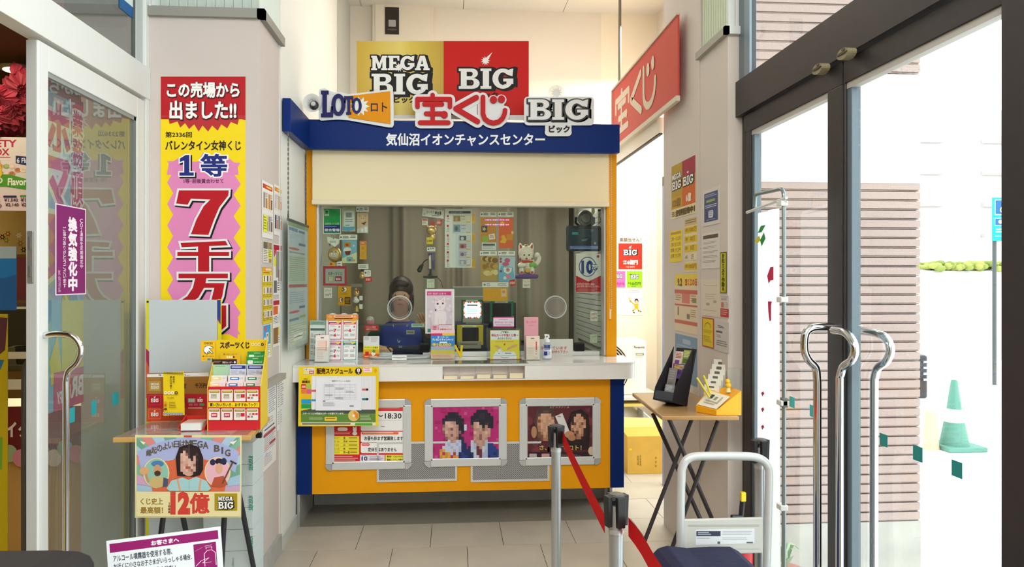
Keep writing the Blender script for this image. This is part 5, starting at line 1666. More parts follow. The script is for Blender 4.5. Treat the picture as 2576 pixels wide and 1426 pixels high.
def terminal(nm, label, box, Y, frame, scr, body, bright=False, base=True):
    S = front(Y)
    x0, y0, x1, y1 = box
    e = empty(nm, S.px((x0 + x1) / 2, y1), label, 'screen', 'screens in the booth')
    fr = MB().pbox(S, x0, y0, x1, y1, -.05, 0, M(frame, .5))
    mk('frame', fr, e, bevel=.004)
    s = Sheet(S, (x0 + scr[0], y0 + scr[1], x1 - scr[2], y1 - scr[3]), '#14171a' if not bright else None, .003)
    a, b, c, d = x0 + scr[0], y0 + scr[1], x1 - scr[2], y1 - scr[3]
    if bright:
        s.d = .003
        s.rect(a, b, c, d, M('#e9b9a0', .5, emit=.8))
        s.rect(a + 2, b + 2, c - 2, d - 2, M('#eef6fb', .5, emit=1.15))
        for k in range(9):
            xx = a + (c - a) * (k + .5) / 9
            for yy in (b + 1.5, d - 1.5):
                s.star(xx, yy, 3, 1.6, 6, M(('#e0593c', '#f3efe6', '#4a7ab0')[k % 3], .5, emit=.6))
        for k in range(5):
            yy = b + (d - b) * (k + .5) / 5
            for xx in (a + 1.5, c - 1.5):
                s.star(xx, yy, 3, 1.6, 6, M(('#e0593c', '#4a7ab0', '#f3efe6')[k % 3], .5, emit=.6))
        s.lines(a + 9, b + 7, c - 9, b + 12, 1, M('#5a6f80', .5, emit=.3), .6, .05).lines(a + 8, b + 15, c - 8, d - 9, 4, M('#9ccbe0', .5, emit=.8), .3, .3)
    else:
        s.lines(a + 3, b + 4, c - 3, d - 3, 6, '#24292c', .15, .3)
    mk('screen', s.base if s.base.f else s.pr, e)
    if s.base.f and s.pr.f:
        mk('reflection_lines', s.pr, e, kind='stuff')
    s = Sheet(S, (x0 + (x1 - x0) * .2, y0 + 1, x1 - (x1 - x0) * .25, y0 + 5), '#dfe6da', .004)
    s.lines(x0 + (x1 - x0) * .28, y0 + 2, x1 - (x1 - x0) * .32, y0 + 4.5, 1, '#8a9a8c', .5)
    s.done('label_strip', parent=e)
    return e, S


e, S = terminal('customer_display', 'customer display in green frame with bright white screen, above the yellow one', (1161, 753, 1216, 811), 5.18, '#16694a', (5, 6, 5, 11), None, True)
mk('stand', MB().pbox(S, 1164, 801, 1212, 811, -.0, .012, M('#a9aaa2', .5)).pbox(S, 1172, 811, 1209, 815, -.04, .02, M('#8d8f88', .5)), e, bevel=.003)
e, S = terminal('ticket_terminal', 'ticket terminal with yellow framed dark screen under the bright display', (1149, 818, 1216, 868), 5.12, '#cdb91c', (14, 6, 12, 10), None)
mk('control_bar', MB().pbox(S, 1152, 858, 1210, 876, 0, .03, M('#9d9c8c', .5)), e, bevel=.004)
s = Sheet(Surf(S.P(0, 0, .03), S.u, S.v), (1155, 861, 1208, 874), None)
s.lines(1158, 864, 1202, 869, 1, '#6d6c60', .6, .1)
mk('print', s.pr, e, kind='stuff')
x0, z0 = S.uv(1146, 878)
x1, z1 = S.uv(1234, 815)
mk('body', MB().box(x0, 5.13, IN, x1 - .01, 5.5, z1, NVB), e, bevel=.006)
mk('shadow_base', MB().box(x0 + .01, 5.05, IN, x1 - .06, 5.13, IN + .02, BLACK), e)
e, S = terminal('customer_display', 'second customer display in green frame with dark screen behind the pink sign', (1233, 757, 1292, 812), 5.18, '#157a4c', (6, 6, 6, 4), None)
mk('body', MB().box(S.uv(1218, 0)[0], 5.24, IN, S.uv(1300, 0)[0], 5.5, S.uv(0, 765)[1], M('#23263a', .5)), e, bevel=.006)
mk('foot', MB().box(S.uv(1235, 0)[0], 5.12, IN, S.uv(1290, 0)[0], 5.24, S.uv(0, 812)[1], M('#2b2d33', .5)), e, bevel=.006)
mk('grey_cabinet', MB().box(.0, 5.55, IN, .36, 5.75, 1.40, M('#8f918a', .6)).box(.01, 5.54, 1.02, .35, 5.55, 1.33, M('#a0a199', .6)), None, 'grey machine cabinet standing behind the customer displays', 'cabinet', bevel=.006)

# two black microphone boxes on the sill
for px, lab in ((1068, 'black speaker box on the sill beside the blue campaign flyers'), (1457, 'black speaker box at the far end of the sill')):
    S = front(4.88)
    a, b = S.uv(px - 13, 896 if px < 1200 else 890)
    a1, b1 = S.uv(px + 13, 862 if px < 1200 else 861)
    e = empty('speaker_box', ((a + a1) / 2, 4.88, .985), lab, 'speaker', 'speaker boxes on the sill')
    mk('body', MB().box(a, 4.862, .985, a1, 4.895, b1, M('#18181b', .7)), e, bevel=.008)
    mk('grille', MB().box(a + .008, 4.860, .995, a1 - .008, 4.863, b1 - .012, M('#0f0f12', .9)), e)

# ================================================================= things on the counter
CZ = 0.958


def cstand(px, Y, back=8, yaw=0, Z=CZ):
    return lean((front(Y).uv(px, 800)[0], Y, Z), yaw, back)


def at_px(S, x0, y0, x1, y1):
    return (x0, y0, x1, y1)


# leaflet racks at the left end
def rack(name, label, cat, px, Y, w, h, col, back, fn, group=None, yaw=0, Z=CZ, depth=.03, n=4, holder=True, ca='#f0eeea', ratio=.55):
    x = front(Y).uv(px, 800)[0]
    S = lean((x, Y, Z + .004), yaw, back)
    e = empty(name, (x, Y, Z), label, cat, group)
    if holder:
        mk('holder', MB().sbox(S, -w / 2 - .003, -.004, w / 2 + .003, h * ratio, .0015, .0035, ACRYL).sbox(S, -w / 2 - .003, -.004, w / 2 + .003, 0, -depth, .0035, ACRYL).sbox(S, -w / 2 - .003, 0, w / 2 + .003, h * .8, -depth - .003, -depth, ACRYL), e)
    for k in range(n):
        d = -depth * (n - k) / n
        mk('leaflet', MB().sbox(S, -w / 2 + .0012 * (k % 2), 0.0, w / 2 - .0012 * ((k + 1) % 2), h * (1 - .012 * ((k * 2) % 3)), d, d + .0009, M(ca, .6)), e)
    s = Sheet(S, ('r', -w / 2, 0, w / 2, h), col, .001, 'n', off=-.0006)
    if fn:
        fn(s)
    s.done('front_leaflet', parent=e)
    return e


def f_lotoleaf(s):
    s.rect(0, 0, 100, 12, '#9fbcae').rect(4, 20, 96, 26, '#5a6a6a').lines(8, 4, 92, 12, 2, '#6d8f82')
    for k in range(4):
        y = 34 + k * 15
        s.lines(8, y, 28, y + 10, 2, '#c58a96').text('LOTO', 32, y + 2, 56, y + 9, '#3a3a44', .03).text('7632'[k], 58, y + 1, 68, y + 10, '#d02a4a', .05).lines(74, y, 94, y + 10, 2, '#c58a96')


rack('leaflet_rack', 'tall green edged lottery leaflets in a clear rack at the counter\'s end', 'leaflets', 797, 4.70, .10, .24, '#e3ebe4', 4, f_lotoleaf, 'leaflets on the counter', -12, ca='#bfe0a8')


def f_pinkcard(s):
    s.text('toto', 38, 7, 62, 12, '#7d3a2c', .05)
    s.rrect(14, 20, 88, 60, 5, '#f3bfae').rrect(15.5, 21.5, 86.5, 58.5, 5, '#f9e6dc')
    for k in range(5):
        s.lines(19, 25 + k * 7, 84, 29 + k * 7, 1, '#f0b3a2', .7, .05)
    s.rect(78, 22, 86, 58, '#f0aaa0').lines(16, 66, 70, 92, 4, '#f3d0c4')


rack('card_rack', 'cream bet card stack in a clear rack before the green leaflets', 'leaflets', 808, 4.585, .082, .158, '#f7ece6', 9, f_pinkcard, 'leaflets on the counter', -8)


# LOTO board with four hanging leaflets
S = lean((front(4.66).uv(860, 800)[0], 4.66, CZ), -2, 4)
x0, y0, x1, y1 = 822, 791, 899, 906
W_ = .192
H_ = .285
e = empty('loto_board', S.P(0, 0), 'standing board with orange wavy header holding four number leaflets', 'board')
pts = [(-W_ / 2, 0), (W_ / 2, 0), (W_ / 2, H_ * .985)] + [(W_ / 2 - W_ * k / 16, H_ * (1.0 + .018 * math.sin(k * 1.1))) for k in range(1, 16)] + [(-W_ / 2, H_ * .99)]
mk('panel', MB().prism(S, pts, 0, .006, M('#dfe6f0', .5)), e)
s = Sheet(S, ('r', -W_ / 2, 0, W_ / 2, H_), None, mode='n')
s.d = .0065
s.rect(0, 1, 100, 13, '#e8933c').rrect(24, 3, 84, 7.5, 2.2, '#f3cfc0').lines(28, 4, 80, 7, 1, '#c07a5a', .6, .05).lines(26, 9, 84, 11.5, 1, '#5a3a1c', .8, .05).ell(90, 6, 4, 3, '#f3b070').ell(12, 6, 7, 3, '#f0a862').rect(0, 12, 100, 14, '#e8c23c')
mk('print', s.pr, e, kind='stuff')
mk('foot', MB().sbox(S, -W_ / 2, 0, W_ / 2, .004, -.08, 0, M('#dfe6f0', .5)), e)
for i, (c, hd, t, q) in enumerate((('#d4285a', '#d4285a', ('7', '6'), 'magenta'), ('#e0603c', '#e0603c', ('6', ''), 'orange'), ('#d4285a', '#c92a6a', ('7', '6'), 'magenta'), ('#1d8a62', '#1d8a62', ('', ''), 'green'))):
    u0 = -W_ / 2 + W_ * (.07 if i % 2 == 0 else .54)
    v1 = H_ * (.86 if i < 2 else .42)
    s = Sheet(S, ('r', u0, v1 - H_ * .40, u0 + W_ * .41, v1), c, .0025, 'n', off=.0075)
    s.rrect(3, 2, 97, 98, 6, '#f1f0ef').rect(3, 8, 97, 21, hd).ell(76, 8, 16, 5, '#ecd83a').lines(12, 14, 84, 19, 1, '#f0dfe4', .7, .1).lines(12, 28, 60, 36, 2, '#b5b3b5').star(84, 34, 8, 4, 5, '#b3525a')
    for k in range(2):
        y = 46 + k * 25
        if t[k]:
            s.text('LOTO', 8, y + 4, 42, y + 12, '#4a4650', .03).text(t[k], 45, y, 60, y + 14, '#d4284a', .06).lines(66, y + 3, 94, y + 12, 2, '#8a868c')
        else:
            s.lines(10, y, 44, y + 14, 3, '#7d8a84').lines(54, y, 92, y + 14, 3, '#7d8a84')
    o = s.done('number_leaflet', '%s headed number leaflet pack on the %s %s of the standing board' % (q, 'upper' if i < 2 else 'lower', 'inner side' if i % 2 else 'outer side'), 'leaflets', 'leaflets on the standing board')
    mk('peg_hook', MB().tube([S.P(u0 + W_ * .2, v1 + .004, .007), S.P(u0 + W_ * .2, v1 + .004, .022), S.P(u0 + W_ * .2, v1 + .010, .024)], .0016, ALU, 6), o)

# survey box and its red notice
S = lean((front(4.78).uv(935, 800)[0], 4.76, CZ), 0, 3)
w, h = .098, .142
e = empty('survey_box', S.P(0, 0), 'small yellow survey leaflet box under a red notice plate', 'box')
mk('box', MB().sbox(S, -w / 2 - .012, 0, w / 2 + .012, h * .3, -.05, 0, ACRYL), e)
s = Sheet(S, ('r', -w / 2, .004, w / 2, h), '#dfe0de', .004, 'n')
s.lines(6, 4, 40, 20, 3, '#8a8f94').lines(46, 6, 92, 30, 4, '#b3a6a8').rect(0, 45, 100, 60, '#e6e03c').text('アンケート応募券', 6, 48, 92, 56, '#4a4a1c', .02).rect(0, 60, 100, 100, '#eab02c').rect(0, 80, 100, 100, '#e0641c').rect(12, 70, 34, 88, '#c92d22').poly([(48, 78), (62, 68), (78, 80), (60, 92)], '#f0efe4').ell(66, 68, 10, 7, '#5a9a3c').lines(10, 90, 90, 97, 1, '#f3d9a6')
s.done('leaflet', parent=e)
s = Sheet(front(4.93), (917, 818, 953, 832), '#d32f3a', .002)
s.text('どちらにご意見を', 921, 820.5, 946, 824.5, '#f3dcdc', .02).text('お聞かせください', 921, 826, 949, 830, '#f3dcdc', .02)
s.done('red_notice', 'small red notice plate above the survey box', 'notice')

# money tray
S = top(CZ)
tr_ = empty('money_tray', (front(4.72).uv(1006, 900)[0], 4.74, CZ), 'clear money tray with white label, set in the counter opening', 'tray')
cx_ = _base[tr_.name].x
ol = [(cx_ + .19 * math.cos(w_ * math.pi / 12), 4.75 + .08 * math.sin(w_ * math.pi / 12)) for w_ in range(24)]
mk('dish', MB().prism(S, ol, 0, .012, glass('#e0e6e2', 1, .05, .25)), tr_)
mk('rim', MB().tube([(a, b, CZ + .014) for a, b in ol] + [(ol[0][0], ol[0][1], CZ + .014)], .006, glass('#e6eae8', 1, .05, .4), 8), tr_)
s = Sheet(lean((cx_, 4.665, CZ + .002), 0, 20), ('r', -.045, 0, .045, .028), '#eceeec', .002, 'n')
s.lines(8, 30, 92, 60, 1, '#8a8d90', .8, .05)
s.done('label_plate', parent=tr_)
# flat leaflets under the counter sheet
S = top(CZ)
for i, (px, wd) in enumerate(((948, .07), (978, .07), (1012, .085))):
    x = front(4.52).uv(px, 910)[0]
    s = Sheet(S, ('r', x - wd / 2, 4.47, x + wd / 2, 4.60), ('#cfc6c6', '#cfc6c6', '#d6d4d2')[i], .0008, 'n')
    s.lines(8, 8, 92, 92, 7, '#a89a9a').rect(5, 5, 95, 14, '#c98a8a')
    s.done('flat_leaflet', ('pinkish leaflet lying flat on the counter nearest the standing board', 'pinkish leaflet lying flat on the counter between two others', 'grey leaflet lying flat on the counter before the money tray')[i], 'leaflet', 'leaflets lying on the counter')


def f_blue(s):
    s.rect(0, 0, 100, 14, '#efc9d4').rect(0, 12, 48, 22, '#d82a6a').rect(48, 12, 100, 22, '#e8c93a').rect(0, 20, 100, 60, '#3a86cc').rect(0, 58, 100, 84, '#e0c64a').rect(0, 84, 100, 100, '#e6c7a0').rect(0, 60, 100, 70, '#9ac0d4')
    s.text('宝くじポイント', 28, 22, 74, 29, '#eef4fa', .02).text('プレゼントキャンペーン', 5, 30, 94, 38, '#eef4fa', .04).rrect(36, 41, 68, 46, 2.5, '#e6eef6').text('10,000', 26, 47, 84, 57, '#f3dc3c', .05).ell(14, 50, 8, 5, '#f0d03a').rect(14, 57, 84, 62, '#e99ab4').lines(6, 88, 94, 97, 2, '#c98a7a')


rack('flyer_stand', 'blue and yellow campaign flyers in a clear stand below the kitten poster', 'leaflets', 1114, 4.70, .148, .178, '#e8c93a', 5, f_blue, 'leaflets on the counter')
s = Sheet(front(4.885), (1085, 817, 1103, 834), '#efb8c4', .001)
s.lines(1089, 820, 1099, 831, 3, '#c0607a', .5)
s.done('pink_card', 'small pink card stuck at the kitten poster\'s lower edge', 'card')
# yellow clip
S = front(4.70)
e = empty('pencil_holder', S.px(1152, 899), 'pair of yellow pencils leaning in a V beside the flyer stand', 'pencils')
mk('pencil', MB().tube([S.px(1159, 899), S.px(1144, 868)], .008, M('#e3c312', .4), 8), e)
mk('pencil', MB().tube([S.px(1158, 899), S.px(1162, 868)], .008, M('#e3c312', .4), 8), e)

# yellow drop box
S = lean((front(4.62).uv(1270, 800)[0], 4.62, CZ + .004), 0, 2)
w, h = .180, .180
e = empty('drop_box', S.P(0, 0), 'clear box fronted by yellow sign asking for unneeded tickets', 'box')
cb = MB()
for q in ((-w / 2 - .018, -w / 2 - .014), (w / 2 + .010, w / 2 + .014)):
    cb.sbox(S, q[0], 0, q[1], h + .012, -.10, .006, ACRYL)
cb.sbox(S, -w / 2 - .014, 0, w / 2 + .010, h + .012, .003, .006, ACRYL).sbox(S, -w / 2 - .018, 0, w / 2 + .014, h + .012, -.10, -.097, ACRYL)
mk('clear_case', cb, e)
mk('base', MB().sbox(S, -w / 2 - .018, -.004, w / 2 + .014, 0.0, -.10, .006, M('#8a2f3a', .4)), e)
s = Sheet(S, ('r', -w / 2, .002, w / 2, h), '#efdc1c', .002, 'n', off=-.001)
s.rect(2, 2, 98, 33, '#eceef0').text('ご不要の', 36, 4, 63, 11, '#26262a', .03).text('申込カードや宝くじ券', 5, 13, 88, 22, '#c9222e', .05).text('を', 91, 16, 96, 20, '#26262a', .02).text('お入れください', 26, 25, 74, 31.5, '#26262a', .03)
s.lines(18, 38, 82, 42, 1, '#d9a83a', .6, .05).ell(49, 49, 3, 3.5, '#d0382a').poly([(14, 54), (22, 51), (36, 58), (38, 66), (32, 68)], '#e8b078').poly([(54, 70), (60, 60), (80, 50), (94, 49), (92, 56), (72, 64)], '#e8b078').poly([(26, 68), (36, 62), (50, 82), (34, 86)], '#f1efe9').poly([(10, 100), (10, 88), (18, 74), (82, 74), (90, 88), (90, 100)], '#f2f2f2').line([(10, 88), (90, 88)], .8, '#55585c').poly([(26, 81), (30, 78), (34, 81)], '#55585c').rect(50, 78, 72, 81, '#77797c').line([(36, 92), (44, 95), (56, 95), (64, 92)], 1.2, '#55585c').line([(34, 62), (44, 78)], .6, '#8d7a5a')
s.done('sign', parent=e)
# pink sign on the glass above it
s = Sheet(front(4.89), (1241, 797, 1293, 823), '#e7dcec', .0015)
s.rect(1241, 797, 1293, 800, '#d85a94').rect(1241, 820, 1293, 823, '#d85a94').lines(1254, 802, 1280, 805, 1, '#b59ac0', .6).text('毎月9月2日は「宝くじの日」', 1245, 808, 1290, 813, '#c04a78', .01).lines(1246, 816, 1288, 819, 1, '#b59ac0', .7)
s.done('pink_notice', 'white and pink notice on the glass above the yellow drop box', 'notice')


def f_guide(s):
    s.text('宝くじガイド', 14, 9, 84, 16, '#a8506a', .0).lines(28, 20, 70, 24, 1, '#d48aa0').ell(62, 58, 18, 9, '#d9a23c')


rack('guide_rack', 'pink guide leaflets with a cream bet card stack standing before them', 'leaflets', 1337, 4.72, .088, .255, '#eba9b8', 2, f_guide, 'leaflets on the counter', depth=.025)


def f_bet(s):
    s.text('toto', 34, 8, 60, 13, '#8a4a2c', .05).line([(8, 20), (92, 20)], .8, '#e0b9a4')
    s.lines(12, 26, 60, 86, 9, '#ecc9b6', .3).rect(70, 24, 80, 60, '#e8505a').lines(70, 62, 80, 84, 2, '#e8909a').lines(60, 92, 92, 96, 1, '#d9a48c')


rack('card_rack', 'cream bet card stack with a red stripe, before the pink guide leaflets', 'leaflets', 1341, 4.60, .082, .145, '#f3e2d2', 2, f_bet, 'leaflets on the counter', depth=.018)

# spray bottle
S = front(4.63)
c0 = S.px(1376, 900)
c0.z = CZ
e = empty('spray_bottle', c0, 'clear spray bottle with blue label and white trigger on the counter', 'bottle')
mk('bottle', MB().lathe(c0, [(.024, 0), (.028, .004), (.028, .075), (.026, .088), (.016, .10), (.012, .108)], glass('#e2e9ec', 1, .05, .35), 20), e, smooth=50)
mk('collar', MB().lathe(c0 + V((0, 0, .108)), [(.017, 0), (.017, .014), (.010, .022), (.008, .03)], M('#eceeee', .4), 16), e, smooth=50)
mk('trigger', MB().tube([c0 + V((.010, 0, .135)), c0 + V((.010, 0, .150)), c0 + V((-.006, 0, .152)), c0 + V((-.016, 0, .150))], .0065, M('#eceeee', .4), 10).tube([c0 + V((-.006, 0, .150)), c0 + V((-.012, 0, .135)), c0 + V((-.016, 0, .122))], .004, M('#eceeee', .4), 8), e, smooth=50)
lb = MB()
LBM = M('#dfe4ee', .5)
for k in range(10):
    a0, a1 = math.radians(-160 + k * 14), math.radians(-160 + (k + 1) * 14)
    r_ = .0285
    lb.poly([c0 + V((r_ * math.cos(a), r_ * math.sin(a), z)) for a, z in ((a0, .012), (a1, .012), (a1, .07), (a0, .07))], LBM)
mk('label', lb, e)
s = Sheet(front(c0.y - .0285), (1366, 865, 1387, 900), None)
s.d = .002
s.text('除菌', 1369, 867, 1384, 876, '#2b3f8a', .04).rect(1368, 884, 1377, 894, '#27308a').lines(1370, 878, 1385, 882, 1, '#5a6a9a').lines(1379, 885, 1385, 893, 3, '#8a94b4')
mk('print', s.pr, e, kind='stuff')
mk('lettering', s.tx, e, kind='stuff')


# waiting sign behind the glass
def f_wait(s, a, b, c, d):
    s.text('消毒しています', 1360, 871, 1426, 879, '#c05a5a', .03).text('お待ち下さい', 1388, 881, 1429, 888, '#c05a5a', .03)


simple('waiting_sign', 'white acrylic sign with faded red writing behind the spray bottle', 'sign', (1352, 853, 1441, 897), '#cfd2cc', f_wait, S=front(4.85), th=.004)
# ================================================================= left pillar: poster, notices
S = front(3.709)
s = Sheet(S, (405, 193, 618, 1000), '#f0d312', 0.002)
s.rect(405, 193, 618, 300, '#b3131f')
s._n()
zz = [(405, 298), (423, 293), (427, 312), (447, 306), (454, 321), (466, 310), (476, 325), (489, 313), (500, 331), (510, 316), (524, 331), (534, 316), (548, 329), (557, 313), (572, 323), (581, 307), (598, 314), (602, 298), (618, 303)]
for a, b in zip(zz, zz[1:]):
    s.pr.poly([S.P(*S.uv(x, y), s.d) for x, y in (a, b, (b[0], 290), (a[0], 290))], M('#b3131f'))
pk = []
for i, y in enumerate(range(405, 860, 27)):
    pk += [(421 if i % 2 == 0 else 436, y)]
pr_ = []
for i, y in enumerate(range(405, 860, 27)):
    pr_ += [(606 if i % 2 == 0 else 588, y + 4)]
d = s._n()
PKM = M('#dd84b8')
for k in range(len(pk) - 1):
    s.pr.poly([S.P(*S.uv(x, y), d) for x, y in (pk[k + 1], pr_[k + 1], pr_[k], pk[k])], PKM)
s.poly([(425, 413), (470, 385), (492, 418), (512, 383), (530, 418), (565, 388), (598, 416), (600, 440), (420, 440)], '#dd84b8')
s.poly([(560, 800), (600, 800), (598, 852), (575, 840)], '#dd84b8')
s.text('この売場から', 421, 208, 602, 245, '#f1f0ee', .035, sh='#4d0a12', shd=(1.5, 2))
s.text('出ました!!', 428, 255, 594, 299, '#f1f0ee', .035, sh='#4d0a12', shd=(1.5, 2))
s.text('第2336回', 417, 332, 483, 346, '#2a1d1c', .02)
s.text('バレンタイン女神くじ', 417, 354, 606, 378, '#2a1d1c', .03)
ONE = [[(477, 390), (477, 434), (488, 434), (488, 442), (452, 442), (452, 434), (464, 434), (464, 404), (453, 408), (453, 399), (468, 390)]]
s.text('等', 507, 389, 570, 443, '#1b2a7a', .03, out='#f1f0ee', outw=.085)
s.text('1等･前後賞合わせて', 463, 450, 563, 461, '#6a2a5a', .02)
SV = '#dfe3e6'
seven = [(451, 479), (576, 479), (575, 492), (552, 522), (538, 555), (525, 591), (481, 589), (495, 552), (513, 519), (530, 502), (481, 500), (473, 515), (444, 512)]


def glyph2(s, polys, c, out, w):
    for st, col, dx in ((w * 1.1, '#1a1416', 3.5), (w, out, 0), (0, c, 0)):
        d = s._n()
        s.d += .00006
        for j, pts in enumerate(polys):
            for k, (v, f) in enumerate(loops_mesh([[(x, -y) for x, y in pts]], st)):
                if f:
                    s.tx.mesh([s.S.P(*s.at(x + dx, -y + dx), d + .00001 * j - .00002 * k + z * .00004) for x, y, z in v], f, s.mat(col))


glyph2(s, ONE, '#1b2a7a', '#f1f0ee', 3)
glyph2(s, [seven], '#b3131f', SV, 5)
glyph2(s, [[(455, 611), (568, 606), (574, 617), (458, 622)], [(447, 634), (577, 634), (577, 644), (447, 644)], [(499, 617), (527, 617), (527, 683), (499, 683)]], '#b3131f', SV, 5)
glyph2(s, [[(450, 688), (574, 688), (574, 700), (450, 700)], [(492, 700), (520, 700), (518, 712), (566, 712), (560, 745), (548, 775), (520, 778), (530, 765), (540, 724), (514, 724), (500, 748), (470, 770), (446, 762), (472, 745), (486, 724)]], '#b3131f', SV, 5)
glyph2(s, [[(450, 768), (570, 768), (570, 820), (556, 832), (540, 832), (545, 815), (545, 780), (475, 780), (475, 832), (450, 832)]], '#b3131f', SV, 5)
s.done('winning_banner', 'tall yellow banner with red heading and giant 7 on the pillar front', 'banner')

SL_ = lwall(-0.9205)


def lsheet(name, label, cat, box, color, fn=None, group=None, S=SL_, off=0.0, th=.0012):
    """a sheet on a receding wall: its edges come from the photograph, its print is set in per cent"""
    x0, y0, x1, y1 = box
    a0, b1 = S.uv(x0, y0)
    a1, _ = S.uv(x1, y0)
    _, b0 = S.uv(x0, y1)
    s = Sheet(S, ('r', a0, b0, a1, b1), color, th, 'n', off=off)
    if fn:
        fn(s)
    return s.done(name, label, cat, group)


def f_shop(hd='#c9331f', seed=1, yl=True):
    def fn(s):
        random.seed(seed)
        s.rect(6, 5, 94, 13, hd).lines(40, 7, 90, 11, 1, '#f0c84a', .8, .1)
        for k in range(2):
            for j in range(2):
                x, y = 8 + 46 * k, 17 + 40 * j
                c = random.choice(('#d8842c', '#c7963c', '#8d5a2c', '#b5a08a', '#2a2f5a', '#c9b7cc', '#9a8c84'))
                s.rect(x, y, x + 40, y + 34, '#e6e0da').rect(x + 2, y + 3, x + 20, y + 30, c).rect(x + 24, y + 12, x + 38, y + 30, random.choice(('#b5732c', '#d9cfc6', '#6a5a50')))
                s.lines(x + 22, y + 3, x + 39, y + 11, 3, '#8a847e', .5)
        if yl:
            s.rect(8, 60, 40, 90, '#e6e82a').lines(11, 63, 38, 88, 5, '#8a8c2a', .4)
    return fn


lsheet('shop_flyer', 'white flyer with brown product photos, topmost of the pillar side near its corner', 'flyer', (659, 452, 686, 596), '#ebe8e4', f_shop(seed=2), 'flyers on the pillar side')
lsheet('shop_flyer', 'white flyer with orange heading beside the topmost flyer of the pillar side', 'flyer', (689, 462, 708, 590), '#ebe8e4', f_shop('#d0913a', 5, False), 'flyers on the pillar side')
lsheet('shop_flyer', 'small flyer with a bright yellow block, second down on the pillar side', 'flyer', (661, 606, 684, 660), '#e2dcd2', lambda s: (s.rect(4, 2, 50, 34, '#6a6450'), s.rect(54, 2, 96, 34, '#a08a62'), s.rect(54, 36, 96, 78, '#e2e42c'), s.lines(58, 40, 92, 74, 4, '#8a8c2a'), s.lines(6, 40, 48, 96, 7, '#8d8a84'), s.rect(62, 80, 92, 98, '#b08a3c')), 'flyers on the pillar side')
lsheet('shop_flyer', 'white flyer with a dark red banner and grey photo on the pillar side', 'flyer', (687, 612, 708, 742), '#e9e6e2', lambda s: (s.rect(3, 2, 97, 12, '#b02038'), s.poly([(4, 12), (40, 12), (6, 30)], '#c9305a'), s.rect(30, 14, 96, 66, '#9a9490'), s.rect(60, 50, 96, 74, '#7d5a4a'), s.rect(4, 26, 30, 44, '#e0e02c'), s.rect(6, 72, 40, 96, '#6a6a6c'), s.lines(46, 76, 94, 94, 4, '#55585a')), 'flyers on the pillar side')


def f_cat12(s):
    s.rect(0, 0, 100, 7, '#e0a01c').rrect(30, 1.5, 92, 5.5, 2, '#f1dcc4').lines(6, 8.5, 92, 11, 1, '#c9383a', .7)
    for j in range(4):
        for i in range(3):
            x, y = 5 + 31 * i, 14 + 21 * j
            s.rect(x, y, x + 28, y + 12, '#ece6d8').rect(x + 8 + i, y + 1, x + 18 + i * 2, y + 11, ('#7d4a2c', '#4a4642', '#b5823c', '#2a2826')[(i + j * 2) % 4]).lines(x, y + 13, x + 27, y + 19, 2, '#b09a1c', .5)


lsheet('shop_flyer', 'yellow flyer with twelve small product pictures, third down on the pillar side', 'flyer', (660, 672, 684, 816), '#e3c92c', f_cat12, 'flyers on the pillar side')
lsheet('shop_flyer', 'white flyer with red, orange and brown blocks, lowest beside the wall joint', 'flyer', (686, 754, 706, 874), '#e9e6e2', lambda s: (s.rect(4, 2, 96, 12, '#b82a38'), s.rect(4, 14, 60, 32, '#dd6a2c'), s.ell(82, 40, 12, 12, '#a9b5c4'), s.lines(6, 36, 66, 52, 5, '#7d7a78'), s.rect(4, 60, 62, 94, '#8a6432'), s.rect(64, 60, 96, 78, '#e0c83a'), s.lines(66, 82, 94, 96, 3, '#7d7a78')), 'flyers on the pillar side')
lsheet('shop_flyer', 'blue flyer with a yellow edge, lowest on the pillar side near its corner', 'flyer', (661, 818, 683, 905), '#e6e8ea', lambda s: (s.rect(3, 2, 97, 60, '#3a9ad4'), s.rect(85, 2, 97, 98, '#d8cf3a'), s.text('楽', 10, 4, 40, 20, '#e0445a', .04), s.rect(36, 24, 62, 52, '#e8e4da'), s.rect(42, 28, 54, 48, '#c9583a'), s.ell(20, 44, 10, 8, '#e9eef2'), s.lines(6, 64, 80, 96, 6, '#6f8aa4')), 'flyers on the pillar side')


def f_doc(seed, red=False):
    def fn(s):
        random.seed(seed)
        s.lines(12, 5, 90, 9, 1, '#4d4d52', .8, .1)
        s.lines(10, 14, 94, 60, 11, '#8d8d92', .35)
        s.lines(10, 66, 70, 92, 6, '#9d9da2', .35)
        if red:
            s.rect(6, 16, 94, 22, '#b33a4c').rect(50, 44, 94, 50, '#b33a4c').ell(30, 50, 10, 5, '#d9b7a4').ell(26, 66, 10, 5, '#b8c4d4')
    return fn


lsheet('paper_notice', 'white typed notice under the pillar ledge, nearest the yellow rack', 'notice', (673, 965, 694, 1098), '#e9e9ea', f_doc(3), 'notices under the pillar ledge')
lsheet('paper_notice', 'white typed notice under the pillar ledge, nearest the wall joint', 'notice', (696, 948, 714, 1085), '#e9e9ea', f_doc(8), 'notices under the pillar ledge')
lsheet('paper_notice', 'white notice with red headings, lowest under the pillar ledge', 'notice', (659, 1080, 693, 1190), '#e6e4e4', f_doc(9, True), 'notices under the pillar ledge', off=.002)

